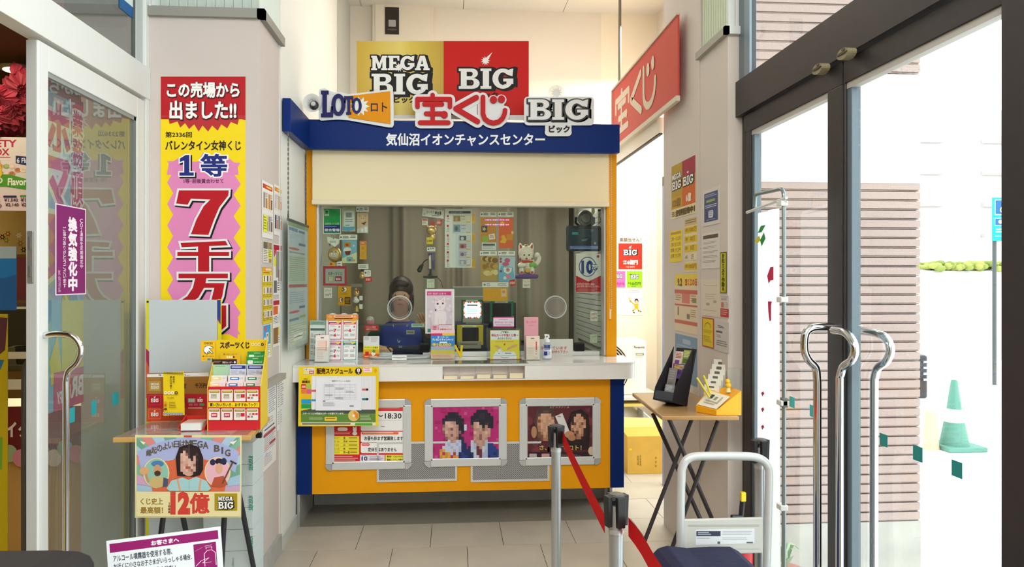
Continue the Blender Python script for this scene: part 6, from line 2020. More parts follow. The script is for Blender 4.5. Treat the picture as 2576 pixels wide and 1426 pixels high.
# ---- hanging chart in a clear sleeve below the header wing
SH_ = lwall(-0.885)
e = empty('chart_sleeve', SH_.px(745, 880), 'long clear sleeve of prize charts hanging on chains from the header wing', 'chart')
a0, b1 = SH_.uv(724, 556)
a1, _ = SH_.uv(774, 556)
_, b0 = SH_.uv(724, 882)
s = Sheet(SH_, ('r', a0, b0, a1, b1), '#cdd4cf', .002, 'n')
random.seed(4)
s.rect(0, 0, 100, 3, '#9cae6a').rect(4, 4, 44, 6.5, '#5f78b0').rect(50, 4.5, 82, 6.5, '#5f78b0')
s.rect(4, 8, 80, 18, '#c2cdd6').rect(50, 15, 86, 17, '#55709e').ell(28, 20.5, 26, 1, '#c4485a').lines(4, 23, 88, 25, 1, '#7d8fa0', .5).rect(3, 26, 88, 48, '#c6cfb6').lines(5, 27, 86, 47, 12, '#9aa696', .3, .05)
s.rect(2, 49, 94, 51.5, '#b8524a').rect(4, 54, 84, 66, '#cad2da').lines(6, 55, 82, 65, 6, '#8d9aa8', .3, .1).rect(52, 67, 82, 69, '#55709e').ell(28, 71, 26, 1, '#c4485a').rect(4, 76, 50, 78, '#6f86a6').rect(54, 75, 86, 77, '#8fae5a').rect(4, 80, 88, 97, '#c3ccb2').lines(6, 81, 86, 96, 8, '#97a392', .3, .05).rrect(24, 89, 70, 94.5, 3, '#e0e2d2').lines(40, 91, 56, 92.5, 1, '#6d7068', .6)
s.done('chart', parent=e)
mk('clear_sleeve', MB().sbox(SH_, a0 - .012, b0 - .012, a1 + .012, b1 + .012, .003, .0045, glass('#f3f8f6', .35, .02, .06)), e)
mk('top_bar', MB().sbox(SH_, a0 - .014, b1 + .002, a1 + .014, b1 + .016, -.002, .006, M('#5c5f5a', .4, .4)), e)
for px, y0 in ((725, 345), (770, 372)):
    a, bt = SH_.uv(px, y0)
    a = min(max(a, a0 + .005), a1 - .002)
    bt = 2.252
    bb = b1 + .016
    m = MB()
    n = int((bt - bb) / .013)
    for k in range(n):
        z = bb + (bt - bb) * k / n
        q = .0035
        if k % 2:
            m.sbox(SH_, a - q, z, a + q, z + .015, -.001, .001, M('#6a675f', .35, .7))
        else:
            m.sbox(SH_, a - .001, z, a + .001, z + .015, -q, q, M('#6a675f', .35, .7))
    mk('chain', m, e, kind='stuff')
    c = SH_.P(a, bb + .012, 0)
    ring = [c + SH_.u * .012 * math.cos(w * math.pi / 6) + SH_.v * .014 * math.sin(w * math.pi / 6) for w in range(13)]
    mk('ring', MB().tube(ring, .002, M('#4a4843', .35, .7), 6), e)

# ================================================================= grey board and table before the pillar
S = front(3.60)
e = empty('grey_board', S.px(462, 1426), 'grey panel board with yellow edges standing before the pillar', 'board')
s = Sheet(S, (377, 754, 548, 1480), '#bfc9ce', .012, rough=.6)
o = s.done('board_panel', parent=e)
x0, z1 = S.uv(370, 753)
x1, z0 = S.uv(557, 1480)
xa, xb = S.uv(378, 753)[0], S.uv(549, 753)[0]
YE = M('#d7cf10', .5)
mk('edge_strip', MB().sbox(S, x0, z0, xa, z1, -.002, .011, YE), e)
mk('edge_strip', MB().sbox(S, xb, z0, x1, z1, -.002, .011, YE), e)
s = Sheet(S, (368, 750, 560, 1000), None)
s.d = .012
s.poly([(549, 754), (557, 754), (557, 812), (549, 800)], '#2c3f9a').poly([(549, 795), (557, 806), (557, 816), (549, 803)], '#6a3a7a').poly([(370, 876), (378, 884), (378, 925), (370, 905)], '#a3284a').poly([(370, 905), (378, 925), (378, 1000), (370, 1000)], '#d05a3a')
mk('edge_print', s.pr, e, kind='stuff')
mk('bolt', MB().lathe(S.px(374, 759, .011), [(.005, 0), (.004, .003)], BLACK, 10, (0, -1, 0)), e)
zt = .82
# table with its poster
tb = empty('display_table', (-1.08, 3.28, 0), 'small display table with black legs, plastic covered top and hanging poster', 'table')
mk('tabletop', MB().hexa([(-1.353, 3.13, zt - .02), (-.815, 3.13, zt - .02), (-.84, 3.56, zt - .02), (-1.34, 3.56, zt - .02), (-1.353, 3.13, zt), (-.815, 3.13, zt), (-.84, 3.56, zt), (-1.34, 3.56, zt)], M('#c99d5c', .5)), tb, bevel=.003)
mk('plastic_cover', MB().hexa([(-1.35, 3.135, zt), (-.83, 3.135, zt), (-.85, 3.45, zt), (-1.33, 3.45, zt), (-1.35, 3.135, zt + .002), (-.83, 3.135, zt + .002), (-.85, 3.45, zt + .002), (-1.33, 3.45, zt + .002)], glass('#eee6e4', 1.2, .03, .2)), tb)
for i, (x0, x1) in enumerate(((-1.30, -1.12), (-1.10, -.90))):
    s = Sheet(top(zt), ('r', x0, 3.16, x1, 3.32), '#d9cfcb', .0006, 'n')
    s.lines(4, 10, 96, 90, 5, '#9a6a5c', .35, .15).line([(4, 92), (96, 92)], 4, '#5a3a34')
    s.done('order_sheet', parent=tb)
LG = M('#22242e', .35)
for (x0, y0, xx, yy) in ((-1.205, 3.30, -1.245, 3.2), (-1.195, 3.38, -1.13, 3.5), (-.945, 3.24, -.965, 3.2), (-.93, 3.36, -.87, 3.5)):
    mk('leg', MB().tube([(x0 - (.02 if x0 < -1 else .02), y0, zt - .02), (x0, y0, .56), (xx - (.0), yy, .0)], .011, LG, 10), tb, smooth=40)
S = lean((-1.12, 3.118, .40), -2.2, -1, -.6)
s = Sheet(S, (340, 1094, 608, 1302), '#e3d9a4', .001)
s.rect(344, 1100, 604, 1236, '#7fa59c')
random.seed(12)
for k in range(26):
    w0 = math.pi * (k / 26.0)
    c = ('#9fc0d8', '#c9a3c4', '#7fb7a0', '#d98a84', '#a8c8e0', '#6fa58f')[k % 6]
    xa, ya = 474 - 260 * math.cos(w0), 1245 - 220 * math.sin(w0)
    xb, yb = 474 - 260 * math.cos(w0 + .125), 1245 - 220 * math.sin(w0 + .125)
    cl = lambda x, y: (min(max(x, 344), 604), min(max(y, 1100), 1236))
    s.pr.poly([S.P(*S.uv(*cl(*q)), s.d + .0001) for q in ((474, 1236), (xb, yb), (xa, ya))], M(c))
s.d += .0002
ar = arc(474, 1290, 150, 160, 210, 330, 16)
s.poly([(x, y) for x, y in arc(474, 1330, 240, 229, 238, 302, 14)] + [(x, y) for x, y in arc(474, 1330, 192, 180, 308, 232, 14)], '#a9b2de')
s.poly(arc(474, 1330, 190, 178, 238, 302, 14) + [(565, 1236), (384, 1236)], '#d76a48')
tx = '縁起のよい日はMEGA BIG'
for i, ch in enumerate(tx):
    if ch == ' ':
        continue
    w0 = math.radians(241 + 58 * (i + .5) / len(tx))
    x, y = 474 + 218 * math.cos(w0), 1331 + 216 * math.sin(w0)
    s.text(ch, x - 6.5, y - 8, x + 6.5, y + 8, '#5f564a', .03)
for cx_, cy_, sd in ((394, 1189, 0), (548, 1186, 1)):
    s.ell(cx_, cy_, 33, 38, '#e3d9a4').ell(cx_, cy_, 30, 36, ('#8ec0b0', '#e6b3c4')[sd])
    if sd == 0:
        s.ell(397, 1166, 16, 8, '#4f7fb0').ell(397, 1182, 10, 14, '#c99a7a').ell(397, 1190, 8, 7, '#4a3428').poly([(376, 1222), (380, 1200), (414, 1198), (420, 1220), (398, 1226)], '#c9b27a').poly([(412, 1200), (424, 1204), (422, 1222), (410, 1224)], '#4d5570').ell(364, 1184, 12, 10, '#d9a878').line([(368, 1192), (374, 1212)], 5, '#c98a5c')
    else:
        s.ell(552, 1160, 10, 8, '#2a2634').ell(536, 1162, 7, 8, '#2a3050').ell(564, 1160, 7, 9, '#2a3050').ell(552, 1178, 9, 14, '#d9a88a').poly([(532, 1222), (540, 1200), (564, 1196), (574, 1218), (556, 1225)], '#b5563c').line([(560, 1216), (586, 1162)], 4, '#6a4a34').line([(580, 1158), (596, 1166)], 4, '#4a3a34')
s.poly([(447, 1196), (443, 1150), (452, 1124), (478, 1116), (502, 1124), (512, 1150), (512, 1180), (504, 1194), (490, 1198)], '#2b2022')
s.ell(476, 1166, 21, 31, '#d3a694')
s.mosaic(455, 1126, 500, 1192, ['khhkkkk', 'kshkkkk', 'ssdkkkh', 'fsskkfk', 'fsfskfh', 'gffsffk', 'ffgsfdk', 'fsrdsfk', 'ffsgdfk', '.fffgk.'], {'k': '#33272a', 'h': '#4a3a3c', 's': '#d9b3a6', 'f': '#cfa394', 'g': '#c08f80', 'd': '#9a6458', 'r': '#b5523f'})
s.poly([(420, 1228), (432, 1208), (460, 1200), (476, 1206), (494, 1198), (520, 1208), (532, 1228), (524, 1234), (428, 1234)], '#a3cdd2').line([(448, 1204), (454, 1234)], 5, '#d9a07a').line([(506, 1204), (502, 1234)], 5, '#d9a07a').line([(477, 1208), (477, 1232)], 1, '#7fb0b8')
s.poly([(353, 1108), (368, 1112), (362, 1118)], '#efe6cf').poly([(578, 1112), (598, 1106), (588, 1118)], '#efe6cf')
s.rect(344, 1236, 604, 1298, '#e6dca8')
s.text('くじ史上', 355, 1252, 411, 1268, '#9a7a32', .03).text('最高額！', 355, 1274, 411, 1290, '#9a7a32', .03).vtext('1等最高', 424, 1262, 430, 1290, '#7a3a2c', .02)
s.text('12', 434, 1240, 476, 1288, '#d0433a', .07).text('億', 480, 1240, 527, 1289, '#d0433a', .03)
s.rect(541, 1240, 598, 1283, '#a98f22').slab('MEGA', 550, 1248, 587, 1258, sh='#141214', shd=(1.5, 1)).slab('BIG', 550, 1261, 588, 1278, sh='#141214', shd=(2, 1)).text('メガビック', 560, 1279.5, 580, 1282.5, '#2a1c0a', .03)
s.line([(477, 1100), (477, 1298)], .5, '#c9bf9a')
s.rect(464, 1094, 484, 1098, '#b54a3c')
s.done('hanging_poster', parent=tb)

# cartons printed down the side, beside the table
S = front(3.62)
e = empty('carton_stack', S.px(632, 1426), 'pale grey storage boxes stacked to the table top, printed in green', 'boxes')
x0, z1 = S.uv(606, 1098)
x1, _ = S.uv(655, 1098)
for k in range(8):
    za = .715 - k * .0975
    mk('box', MB().box(x0 - .13, 3.49, za - .096, x1 - .0, 3.68, za, M('#cbd8da', .6)), e, bevel=.002)
s = Sheet(front(3.488), (600, 1100, 655, 1426), None)
s.d = .0008
for yc in (1165, 1265, 1367):
    s.text('SEKISUI', 626, yc - 18, 636, yc + 18, '#2f9a78', .02, rot=90)
s.text('(ポロン)', 583, 1404, 590, 1424, '#55706c', .01, rot=90)
mk('lettering', s.tx, e, kind='stuff')
mk('binder_clip', MB().pbox(front(3.40), 643, 1090, 657, 1102, -.02, .0, BLACK).tube([front(3.40).px(653, 1094, .004), front(3.40).px(656, 1086, .004), front(3.40).px(658, 1094, .004)], .004, BLACK, 8), None, 'small black clip at the table\'s corner by the pillar notices', 'clip', bevel=.002)

# ---- displays on the table
S = lean((-1.17, 3.50, zt), 3, 2)
s = Sheet(S, (371, 938, 526, 1060), '#a8793a', .006)
s.poly([(371, 948), (371, 941), (526, 936), (526, 946)], '#e6e9ea').text('キャリーオーバー', 400, 941, 478, 946, '#2f3a60', .03)
s.rect(371, 990, 526, 1025, '#b01c2c').rect(371, 1025, 526, 1060, '#c9482c').rect(404, 948, 526, 990, '#96682c').rect(404, 990, 526, 1025, '#b3202c').rect(404, 1025, 526, 1060, '#b83a24')
s.rect(376, 958, 405, 983, '#b59648').slab('MEGA', 381, 963, 401, 968, '#e3e0d4', None).slab('BIG', 381, 970, 401, 978, '#e3e0d4', None).rect(375, 993, 406, 1018, '#c04a58').rect(376, 994, 405, 1017, '#b01c2c').big(381, 1002, 400, 1011, out=None, sh=False).rect(375, 1028, 406, 1053, '#d9805a').rect(376, 1029, 405, 1052, '#c9482c').big(381, 1037, 400, 1046, out=None, sh=False)
s.text('億', 457, 964, 468, 976, '#3a2614', .05).text('千万円', 492, 964, 521, 975, '#3a2614', .03).text('億', 457, 999, 468, 1011, '#6a1420', .05).text('億', 457, 1033, 468, 1044, '#7a2a18', .05)
s.rect(474, 1001, 493, 1012, '#8f9a7c').slab('BIG', 476, 1003, 490, 1010, '#d6d6cc', None).big(498, 1003, 511, 1010, out=None, sh=False).rect(476, 1014, 486, 1020, '#d05a6a').rect(489, 1014, 499, 1020, '#c94a7a').rect(503, 1014, 515, 1020, '#6a8a5a').lines(475, 1024, 512, 1028, 1, '#e0b0a8', .7, .1)
s.done('carryover_panel', 'brown and red carryover panel standing at the back of the table', 'panel')
S = front(3.30)
e = empty('promo_stand', S.px(436, 1058), 'narrow yellow standing card with chequered ends on a clear foot', 'stand')
S2 = lean(S.px(436, 1046), 2, 2, 1.5)
s = Sheet(S2, (411, 936, 463, 1046), '#e6c81a', .003)
for k in range(24):
    for j in range(3):
        if (k + j) % 2:
            s.rect(411 + k * 2.167, 936 + j * 1.6, 413.2 + k * 2.167, 937.6 + j * 1.6, '#26242a')
            s.rect(411 + k * 2.167, 1037 + j * 2.2, 413.2 + k * 2.167, 1039.2 + j * 2.2, '#3a3a4a')
        else:
            s.rect(411 + k * 2.167, 1037 + j * 2.2, 413.2 + k * 2.167, 1039.2 + j * 2.2, '#dfe0dc')
s.vtext('試合を', 437, 945, 442, 962, '#3a2c10', .03).vtext('楽しく予想！', 430, 945, 435, 978, '#3a2c10', .03)
for k in range(4):
    s.ell(419 + k * 9, 987, 4, 4, '#f1ece0' if k < 3 else '#3a2c14').ell(419 + k * 9, 987, 2, 2, '#c9a93a')
s.text('1口100円', 424, 998, 440, 1002, '#7a6410', .02).lines(428, 1010, 446, 1026, 4, '#8a6f14', .4).ell(419, 1011, 3.5, 3, '#caa018').ell(419, 1018, 3.5, 3, '#d05a2a').poly([(414, 1030), (417, 1025), (422, 1025), (424, 1030)], '#4a3a2a')
s.done('card', parent=e)
b = S.px(436, 1058)
mk('foot', MB().lathe((b.x, 3.30, zt + .002), [(.045, 0), (.045, .003), (.012, .006), (.008, .03), (.02, .034)], ACRYL, 20), e, smooth=40)

e = empty('red_tray', (front(3.26).uv(487, 1055)[0], 3.28, zt), 'small red tray holding a white slip block before the panel', 'tray')
bx = _base[e.name]
RD = M('#c9281c', .45)
mk('tray', MB().box(bx.x - .05, 3.235, zt + .002, bx.x + .05, 3.33, zt + .006, RD).hexa([(bx.x - .05, 3.235, zt + .006), (bx.x - .046, 3.235, zt + .006), (bx.x - .046, 3.33, zt + .006), (bx.x - .05, 3.33, zt + .006), (bx.x - .055, 3.235, zt + .02), (bx.x - .051, 3.235, zt + .02), (bx.x - .051, 3.33, zt + .055), (bx.x - .055, 3.33, zt + .055)], RD).hexa([(bx.x + .046, 3.235, zt + .006), (bx.x + .05, 3.235, zt + .006), (bx.x + .05, 3.33, zt + .006), (bx.x + .046, 3.33, zt + .006), (bx.x + .051, 3.235, zt + .02), (bx.x + .055, 3.235, zt + .02), (bx.x + .055, 3.33, zt + .055), (bx.x + .051, 3.33, zt + .055)], RD).box(bx.x - .05, 3.326, zt + .006, bx.x + .05, 3.33, zt + .05, RD), e)
mk('slip_block', MB().box(bx.x - .04, 3.225, zt + .006, bx.x + .04, 3.32, zt + .034, M('#e3e6e4', .6)).box(bx.x - .039, 3.24, zt + .034, bx.x + .039, 3.315, zt + .036, M('#d9b0a8', .6)), None, 'white block of slips lying in the small red tray', 'paper')

# yellow rack with leaflets
YF = 3.24
S = front(YF)
e = empty('leaflet_display', (front(YF).uv(590, 1055)[0], 3.32, zt), 'yellow and red cardboard leaflet display rack on the table', 'display')
YL = M('#e8c60c', .5)
RDc = M('#c91a26', .5)
xl, xr = S.uv(523, 1050)[0], S.uv(655, 1050)[0]
SB = front(3.43)
mk('back_panel', MB().pbox(SB, 541, 855, 672, 1060, -.004, 0, YL), e)
xb0, xb1 = SB.uv(541, 0)[0], SB.uv(672, 0)[0]
zl = S.uv(0, 978)[1]
mk('lower_box', MB().hexa([(xl, YF, zt + .002), (xr - .001, YF, zt + .002), (xb1 - .002, 3.42, zt + .002), (xb0, 3.42, zt + .002), (xl, YF, zl), (xr - .001, YF, zl), (xb1 - .002, 3.42, zl - .05), (xb0, 3.42, zl - .05)], RDc), e)
mk('side_panel', MB().hexa([(xr, YF, zt + .002), (xr + .003, YF, zt + .002), (xb1 + .003, 3.43, zt + .002), (xb1, 3.43, zt + .002), (xr, YF, zl), (xr + .003, YF, zl), (xb1 + .003, 3.43, 1.2), (xb1, 3.43, 1.2)], YL), e)
mk('side_panel', MB().hexa([(xl - .003, YF, zt + .002), (xl, YF, zt + .002), (xb0, 3.43, zt + .002), (xb0 - .003, 3.43, zt + .002), (xl - .003, YF, zl), (xl, YF, zl), (xb0, 3.43, 1.12), (xb0 - .003, 3.43, 1.12)], YL), e)
s = Sheet(SB, (541, 855, 672, 1060), None)
s.d = .0005
s.text('スポーツくじ', 554, 860, 627, 876, '#3a1a14', .05)
for k in range(4):
    s.ell(636 + k * 8, 866, 3.6, 3.8, '#f1e6c4' if k < 3 else '#2b1a14').ell(636 + k * 8, 866, 1.8, 2, '#c9a018')
mk('lettering', s.tx, e, kind='stuff')
mk('print', s.pr, e, kind='stuff')
s = Sheet(front(YF - .0005), (523, 978, 655, 1056), None)
s.d = .0004
for j in range(2):
    for k in range(4):
        x, y = 525 + k * 32, (980, 1027)[j]
        s.rrect(x, y, x + 29, y + 29, 2, '#e9e4dc').rect(x + 2, y + 2, x + 27, y + 8, '#9c8220').lines(x + 4, y + 3, x + 25, y + 7, 1, '#d9c684', .5, .1)
        if k == 3:
            for q in range(5):
                s.rect(x + 6 + (q % 3) * 8 - (4 if q > 2 else 0), y + 11 + (q // 3) * 7, x + 12 + (q % 3) * 8 - (4 if q > 2 else 0), y + 16 + (q // 3) * 7, ('#b5a58a', '#c92a3a', '#c93a4a', '#c92a5a', '#8d9a7d')[q])
        elif j == 1 and k < 2:
            s.rect(x + 7, y + 11, x + 22, y + 22, '#c9284a').slab('BIG', x + 9, y + 14, x + 20, y + 19, '#f1e4e4', None)
        else:
            s.rect(x + 6, y + 11, x + 20 - (k == 2) * 4, y + 22, '#b0a48a').slab('BIG', x + 8, y + 16, x + 18 - (k == 2) * 4, y + 21, '#d9d2c0', None)
            if k == 2:
                s.rect(x + 17, y + 11, x + 27, y + 20, '#c9283a')
s.rect(525, 1011, 653, 1024, '#efd01c').text('買い方いろいろ、おすすめパック！', 529, 1013, 648, 1022, '#2b1a12', .03)
mk('lettering', s.tx, e, kind='stuff')
mk('print', s.pr, e, kind='stuff')
s = Sheet(lean(front(3.41).px(522, 905), 12, 0), (506, 857, 541, 908), '#eab81a', .003)
s.text('CHECK!', 513, 861, 535, 866, '#3a2a14', .03).poly([(512, 882), (514, 872), (524, 868), (536, 872), (537, 876), (527, 876), (537, 888), (534, 891), (526, 884), (527, 890), (522, 888), (522, 892), (518, 889), (514, 888)], '#2b2420').poly([(513, 881), (515, 873), (524, 869), (535, 873), (535, 875), (525, 875.5), (535.5, 888), (534, 889), (525, 881), (525, 888), (521, 884), (521, 890), (517, 886), (515, 886)], '#eef2f2').text('購入サポートボード', 510, 894, 538, 898, '#4d3a14', .02).rect(522, 901, 530, 906, '#2f8ac4').rect(533, 901, 540, 906, '#3f8a4a').lines(511, 902, 518, 905, 1, '#a58a2c')
s.done('pointing_card', 'yellow card with a pointing hand at the leaflet display\'s top corner', 'card')


def leaflet(label, box, Y, color, fn, back=6, n=2, group='leaflets in the yellow display'):
    x0, y0, x1, y1 = box
    f0 = front(Y)
    S = lean(f0.px((x0 + x1) / 2, y1), 0, back)
    s = Sheet(S, box, color, .0012)
    for k in range(n):
        a0, b0, a1, b1 = s.r
        s.base.sbox(S, a0 + .0008 * k, b0, a1, b1 - .002 * k, -.0022 * (k + 1), -.0022 * (k + 1) + .001, M('#e9e4e0', .6))
    if fn:
        fn(s, *box)
    s.done('leaflet', label, 'leaflet', group)


def f_line(s, a, b, c, d):
    s.text('LINE公式', a + 20, b + 10, a + 40, b + 15, '#d9ecd6', .02).rrect(a + 3, b + 8, a + 17, b + 17, 3, '#e9f1e6').lines(a + 16, b + 3, a + 34, b + 5, 1, '#cfe6c8', .8)


leaflet('green chat account leaflet, rear one of two in the yellow display', (623, 884, 671, 920), 3.415, '#2f9a3c', f_line)
leaflet('green chat account leaflet, front one of two in the yellow display', (620, 898, 668, 930), 3.395, '#2f9a3c', f_line)
leaflet('yellow support board leaflet standing before the display\'s back panel', (555, 886, 604, 922), 3.40, '#e0b21c', lambda s, a, b, c, d: (s.text('購入サポートボード', a + 7, b + 3, c - 8, b + 7, '#4a3a14', .01), [s.ell(a + 17 + k * 5.5, b + 12, 2.4, 2.6, '#f3eac4' if k < 3 else '#5a2a14') for k in range(4)]))
leaflet('dark brown calendar leaflet leaning in the yellow display', (534, 904, 596, 918), 3.385, '#3a1f22', lambda s, a, b, c, d: (s.text('販売カレンダー', a + 26, b + 5, a + 52, b + 10, '#e6d8d4', .02), s.lines(a + 4, b + 4, a + 22, b + 11, 2, '#9a7a74'), s.ell(a + 57, b + 7, 2.5, 2.8, '#efe4df')))
leaflet('plain pale green leaflet in the display\'s rear row', (533, 917, 577, 948), 3.37, '#a9cfae', lambda s, a, b, c, d: s.lines(a + 8, b + 3, c - 10, b + 6, 1, '#6f9a78', .5))
for k, x in enumerate((578, 622)):
    leaflet('white leaflet with a navy heading, %s in the display\'s rear row' % ('beside the pale green one' if k == 0 else 'at the row\'s outer end'), (x, 916, x + 42, 948), 3.37, '#d3d7e4', lambda s, a, b, c, d: (s.rect(a + 2, b + 3, c - 2, b + 12, '#2a3a86'), s.lines(a + 5, b + 5, c - 6, b + 10, 1, '#aab4dc', .8), s.ell(c - 7, b + 22, 4, 4, '#aab0c8'), s.lines(a + 3, b + 15, a + 22, b + 27, 4, '#a3a9bf'), s.rect(a + 23, b + 16, a + 31, b + 24, '#b3b9cc')))
for j, (yy, Y) in enumerate(((944, 3.33), (960, 3.295))):
    for k, (c, nm) in enumerate((('#e3d88c', 'pale yellow'), ('#3a86c9', 'blue'), ('#2f9460', 'green'))):
        x = (529, 574, 618)[k] - j * 4
        leaflet('white leaflet with a %s logo, %s row of the yellow display' % (nm, ('middle', 'front')[j]), (x, yy, x + 42, yy + (24 if j else 20)), Y, '#ebe3e4', (lambda c, j: lambda s, a, b, cc, d: (s.rrect(a + 5, b + 4, a + 28, b + 12, 2, c), s.lines(a + 8, b + 6, a + 25, b + 10, 1, '#f1efe6', .8), s.lines(a + 31, b + 5, cc - 3, b + 10, 2, '#c9c4cc', .5)))(c, j))

# ---- alcohol notice and the bin at the frame's edge
S = lean(front(2.0).px(424, 1500), 5.5, 3, 4.4)
s = Sheet(S, ('r', -.138, .0, .138, .160), '#dfe6ea', .003, 'n')
s.rect(2.5, 5, 97.5, 19, '#8f1f66').text('お客さまへ', 38.5, 8.5, 62.5, 16, '#efe6ec', .04).text('アルコール噴霧器を使用する際、', 5, 24, 56, 34, '#3f4652', .02).text('お近くに小さなお子さまがいらっしゃる場合、', 5, 37, 73, 46, '#3f4652', .02).text('目に入らないようご注意ください。', 5, 50, 60, 60, '#3f4652', .02)
s.rect(75, 23, 95, 70, '#8f1f66').line([(84, 60), (84, 40), (87, 35), (91, 35), (94, 40), (94, 60)], .6, '#e9dfe6').line([(86, 33), (86, 30), (91, 30), (91, 33)], .6, '#e9dfe6').line([(85, 28), (91, 27)], .6, '#e9dfe6').line([(76, 58), (81, 50), (88, 47), (82, 54), (90, 54)], .6, '#e9dfe6').line([(76, 34), (83, 29)], .4, '#c99ab8')
e = empty('hygiene_sign', S.P(0, 0) - V((0, 0, S.P(0, 0).z)), 'white sign with purple heading about alcohol spray on a low stand', 'sign')
s.done('plate', parent=e)
b = S.P(0, .02, -.006)
mk('post', MB().tube([b, V((b.x, b.y, .02))], .012, M('#8d9296', .4, .5), 10), e)
mk('foot', MB().lathe((b.x, b.y, 0), [(.13, 0), (.13, .01), (.02, .02)], M('#8d9296', .4, .5), 24), e, smooth=40)
Sb = front(1.80)
c = Sb.px(40, 1376)
e = empty('waste_bin', (c.x, 1.68, 0), 'dark grey bin lid with a rounded top at the frame\'s lower corner', 'bin')
pts_ = [Sb.uv(x, y) for x, y in ((-180, 1395), (-120, 1381), (150, 1378), (205, 1381), (232, 1392), (244, 1412), (246, 1480), (-180, 1480))]
mk('lid', MB().prism(Sb, pts_[::-1], 0.0, .25, M('#17161a', .55)), e, bevel=.015)
z = min(p[1] for p in pts_)
xa, xb = pts_[0][0], Sb.uv(240, 1450)[0]
mk('body', MB().box(xa + .01, 1.56, 0, xb - .01, 1.79, z, M('#242428', .6)), e, bevel=.02)
# ================================================================= corridor, right pillar and its folding table
S = front(6.848)


def f_bigcard(s, col, amount, sub, logo_sub):
    pass


SH = 'stickers on the corridor wall'
o = Sheet(S, (1545, 595, 1614, 612), None)
o.d = .0006
o.text('！高額当せん！', 1550, 598, 1613, 608, '#5a4a3c', .01)
mk('wall_lettering', o.tx, None, 'brown lettering line on the bright corridor wall above the red sticker', 'lettering', kind='stuff')
s = Sheet(S, (1556, 612, 1615, 677), '#e0301c', .002)
s.big(1568, 628, 1602, 642, sh=True).text('ビック', 1580, 645, 1592, 649, '#4d0e0a', .03).text('6億円', 1578, 654, 1604, 665, '#f4efe9', .05).text('1等', 1568, 655, 1576, 659, '#f4efe9', .02).text('最高', 1568, 660.5, 1576, 664.5, '#f4efe9', .02).text('1口 300円', 1575, 669, 1596, 673, '#f0cfc8', .02)
s.done('logo_sticker', 'large red logo sticker on the bright corridor wall', 'sticker', SH)
s = Sheet(S, (1520, 682, 1573, 723), '#ea6fb4', .002)
s.slab('BIG', 1548, 690, 1565, 700, outw=.1).text('2000万円', 1530, 711, 1569, 717, '#a3206a', .03).lines(1540, 719, 1568, 721, 1, '#b85a92', .7)
s.done('logo_sticker', 'small pink logo sticker half hidden by the orange post', 'sticker', SH)
s = Sheet(S, (1577, 682, 1615, 723), '#9ad01c', .002)
s.slab('BIG', 1586, 691, 1606, 701, outw=.1).text('100', 1583, 689, 1590, 692, '#2f3a10', .03).text('最高', 1580, 710, 1584, 714, '#3f6a12', .02).text('100万円', 1586, 710, 1611, 717, '#2f5a12', .03).lines(1588, 719, 1605, 721, 1, '#5a8a1c', .7)
s.done('logo_sticker', 'small lime green logo sticker under the large red one', 'sticker', SH)
s = Sheet(S, (1545, 728, 1616, 792), '#f4f1ea', .002)
s.lines(1580, 730, 1612, 738, 2, '#b9b1a6', .4).ell(1601, 757, 5, 6, '#3a2a22').ell(1601, 759, 3.5, 4, '#e8c49a').poly([(1594, 764), (1606, 763), (1605, 777), (1597, 776)], '#e3b31c').line([(1595, 765), (1586, 758), (1583, 752)], 3, '#e3b31c').ell(1583, 750, 3, 3, '#e8c49a').line([(1598, 776), (1592, 781), (1594, 786)], 3, '#e3b31c').line([(1604, 776), (1606, 782), (1612, 783)], 3, '#e3b31c').line([(1593, 786), (1597, 787)], 2, '#2b2320').line([(1611, 782), (1613, 785)], 2, '#2b2320')
s.done('runner_poster', 'white poster with a small running figure in yellow on the corridor wall', 'poster')

# outdoor unit stored in the corridor, on a low table
Y0 = 6.3
S = front(Y0)
e = empty('air_conditioner_unit', S.px(1560, 995), 'cream outdoor air conditioner unit with round fan grille stored in the corridor', 'air conditioner')
UC = M('#ecdfc4', .5)
x0, z1 = S.uv(1450, 857)
x1, z0 = S.uv(1626, 993)
mk('casing', MB().box(x0, Y0, z0, x1, 6.65, z1, UC), e, bevel=.012)
cx_, cz_ = S.uv(1512, 930)
R = S.uv(1584, 930)[0] - cx_
gr = MB()
for k in range(9):
    r = R * (1 - k * .085)
    gr.tube([(cx_ + r * math.cos(w * math.pi / 16), Y0 - .012, cz_ + r * math.sin(w * math.pi / 16)) for w in range(33)], .004 if k else .008, M('#c9bda6' if k else '#e6dac2', .5), 6)
for k in range(12):
    w = k * math.pi / 6
    gr.tube([(cx_ + R * .3 * math.cos(w), Y0 - .010, cz_ + R * .3 * math.sin(w)), (cx_ + R * math.cos(w), Y0 - .010, cz_ + R * math.sin(w))], .003, M('#c9bda6', .5), 6)
mk('fan_grille', gr, e)
mk('fan_recess', MB().lathe((cx_, Y0 - .001, cz_), [(R * .98, 0), (R * .98, .003)], M('#3a2f2a', .7), 32, (0, -1, 0)), e)
s = Sheet(S, (1585, 865, 1626, 905), None)
s.d = .001
s.text('Panasonic', 1595, 870, 1622, 876, '#6a5a48', .03).rect(1599, 888, 1620, 894, '#8a7a66').lines(1601, 890, 1618, 892, 1, '#d9ccb4', .9).lines(1599, 897, 1620, 899, 1, '#a5947c', .6)
mk('print', s.pr, e, kind='stuff')
mk('lettering', s.tx, e, kind='stuff')
t = empty('storage_table', (x1 - .15, 6.45, 0), 'low storage table with pale top under the air conditioner unit', 'table')
ztb = z0
mk('tabletop', MB().box(x0, 6.2, ztb - .03, x1 + .12, 6.7, ztb - .001, M('#cfc9bd', .5)), t, bevel=.003)
mk('shelf_board', MB().box(x0, 6.22, ztb - .085, x1 + .1, 6.68, ztb - .06, M('#e2c766', .5)), t)
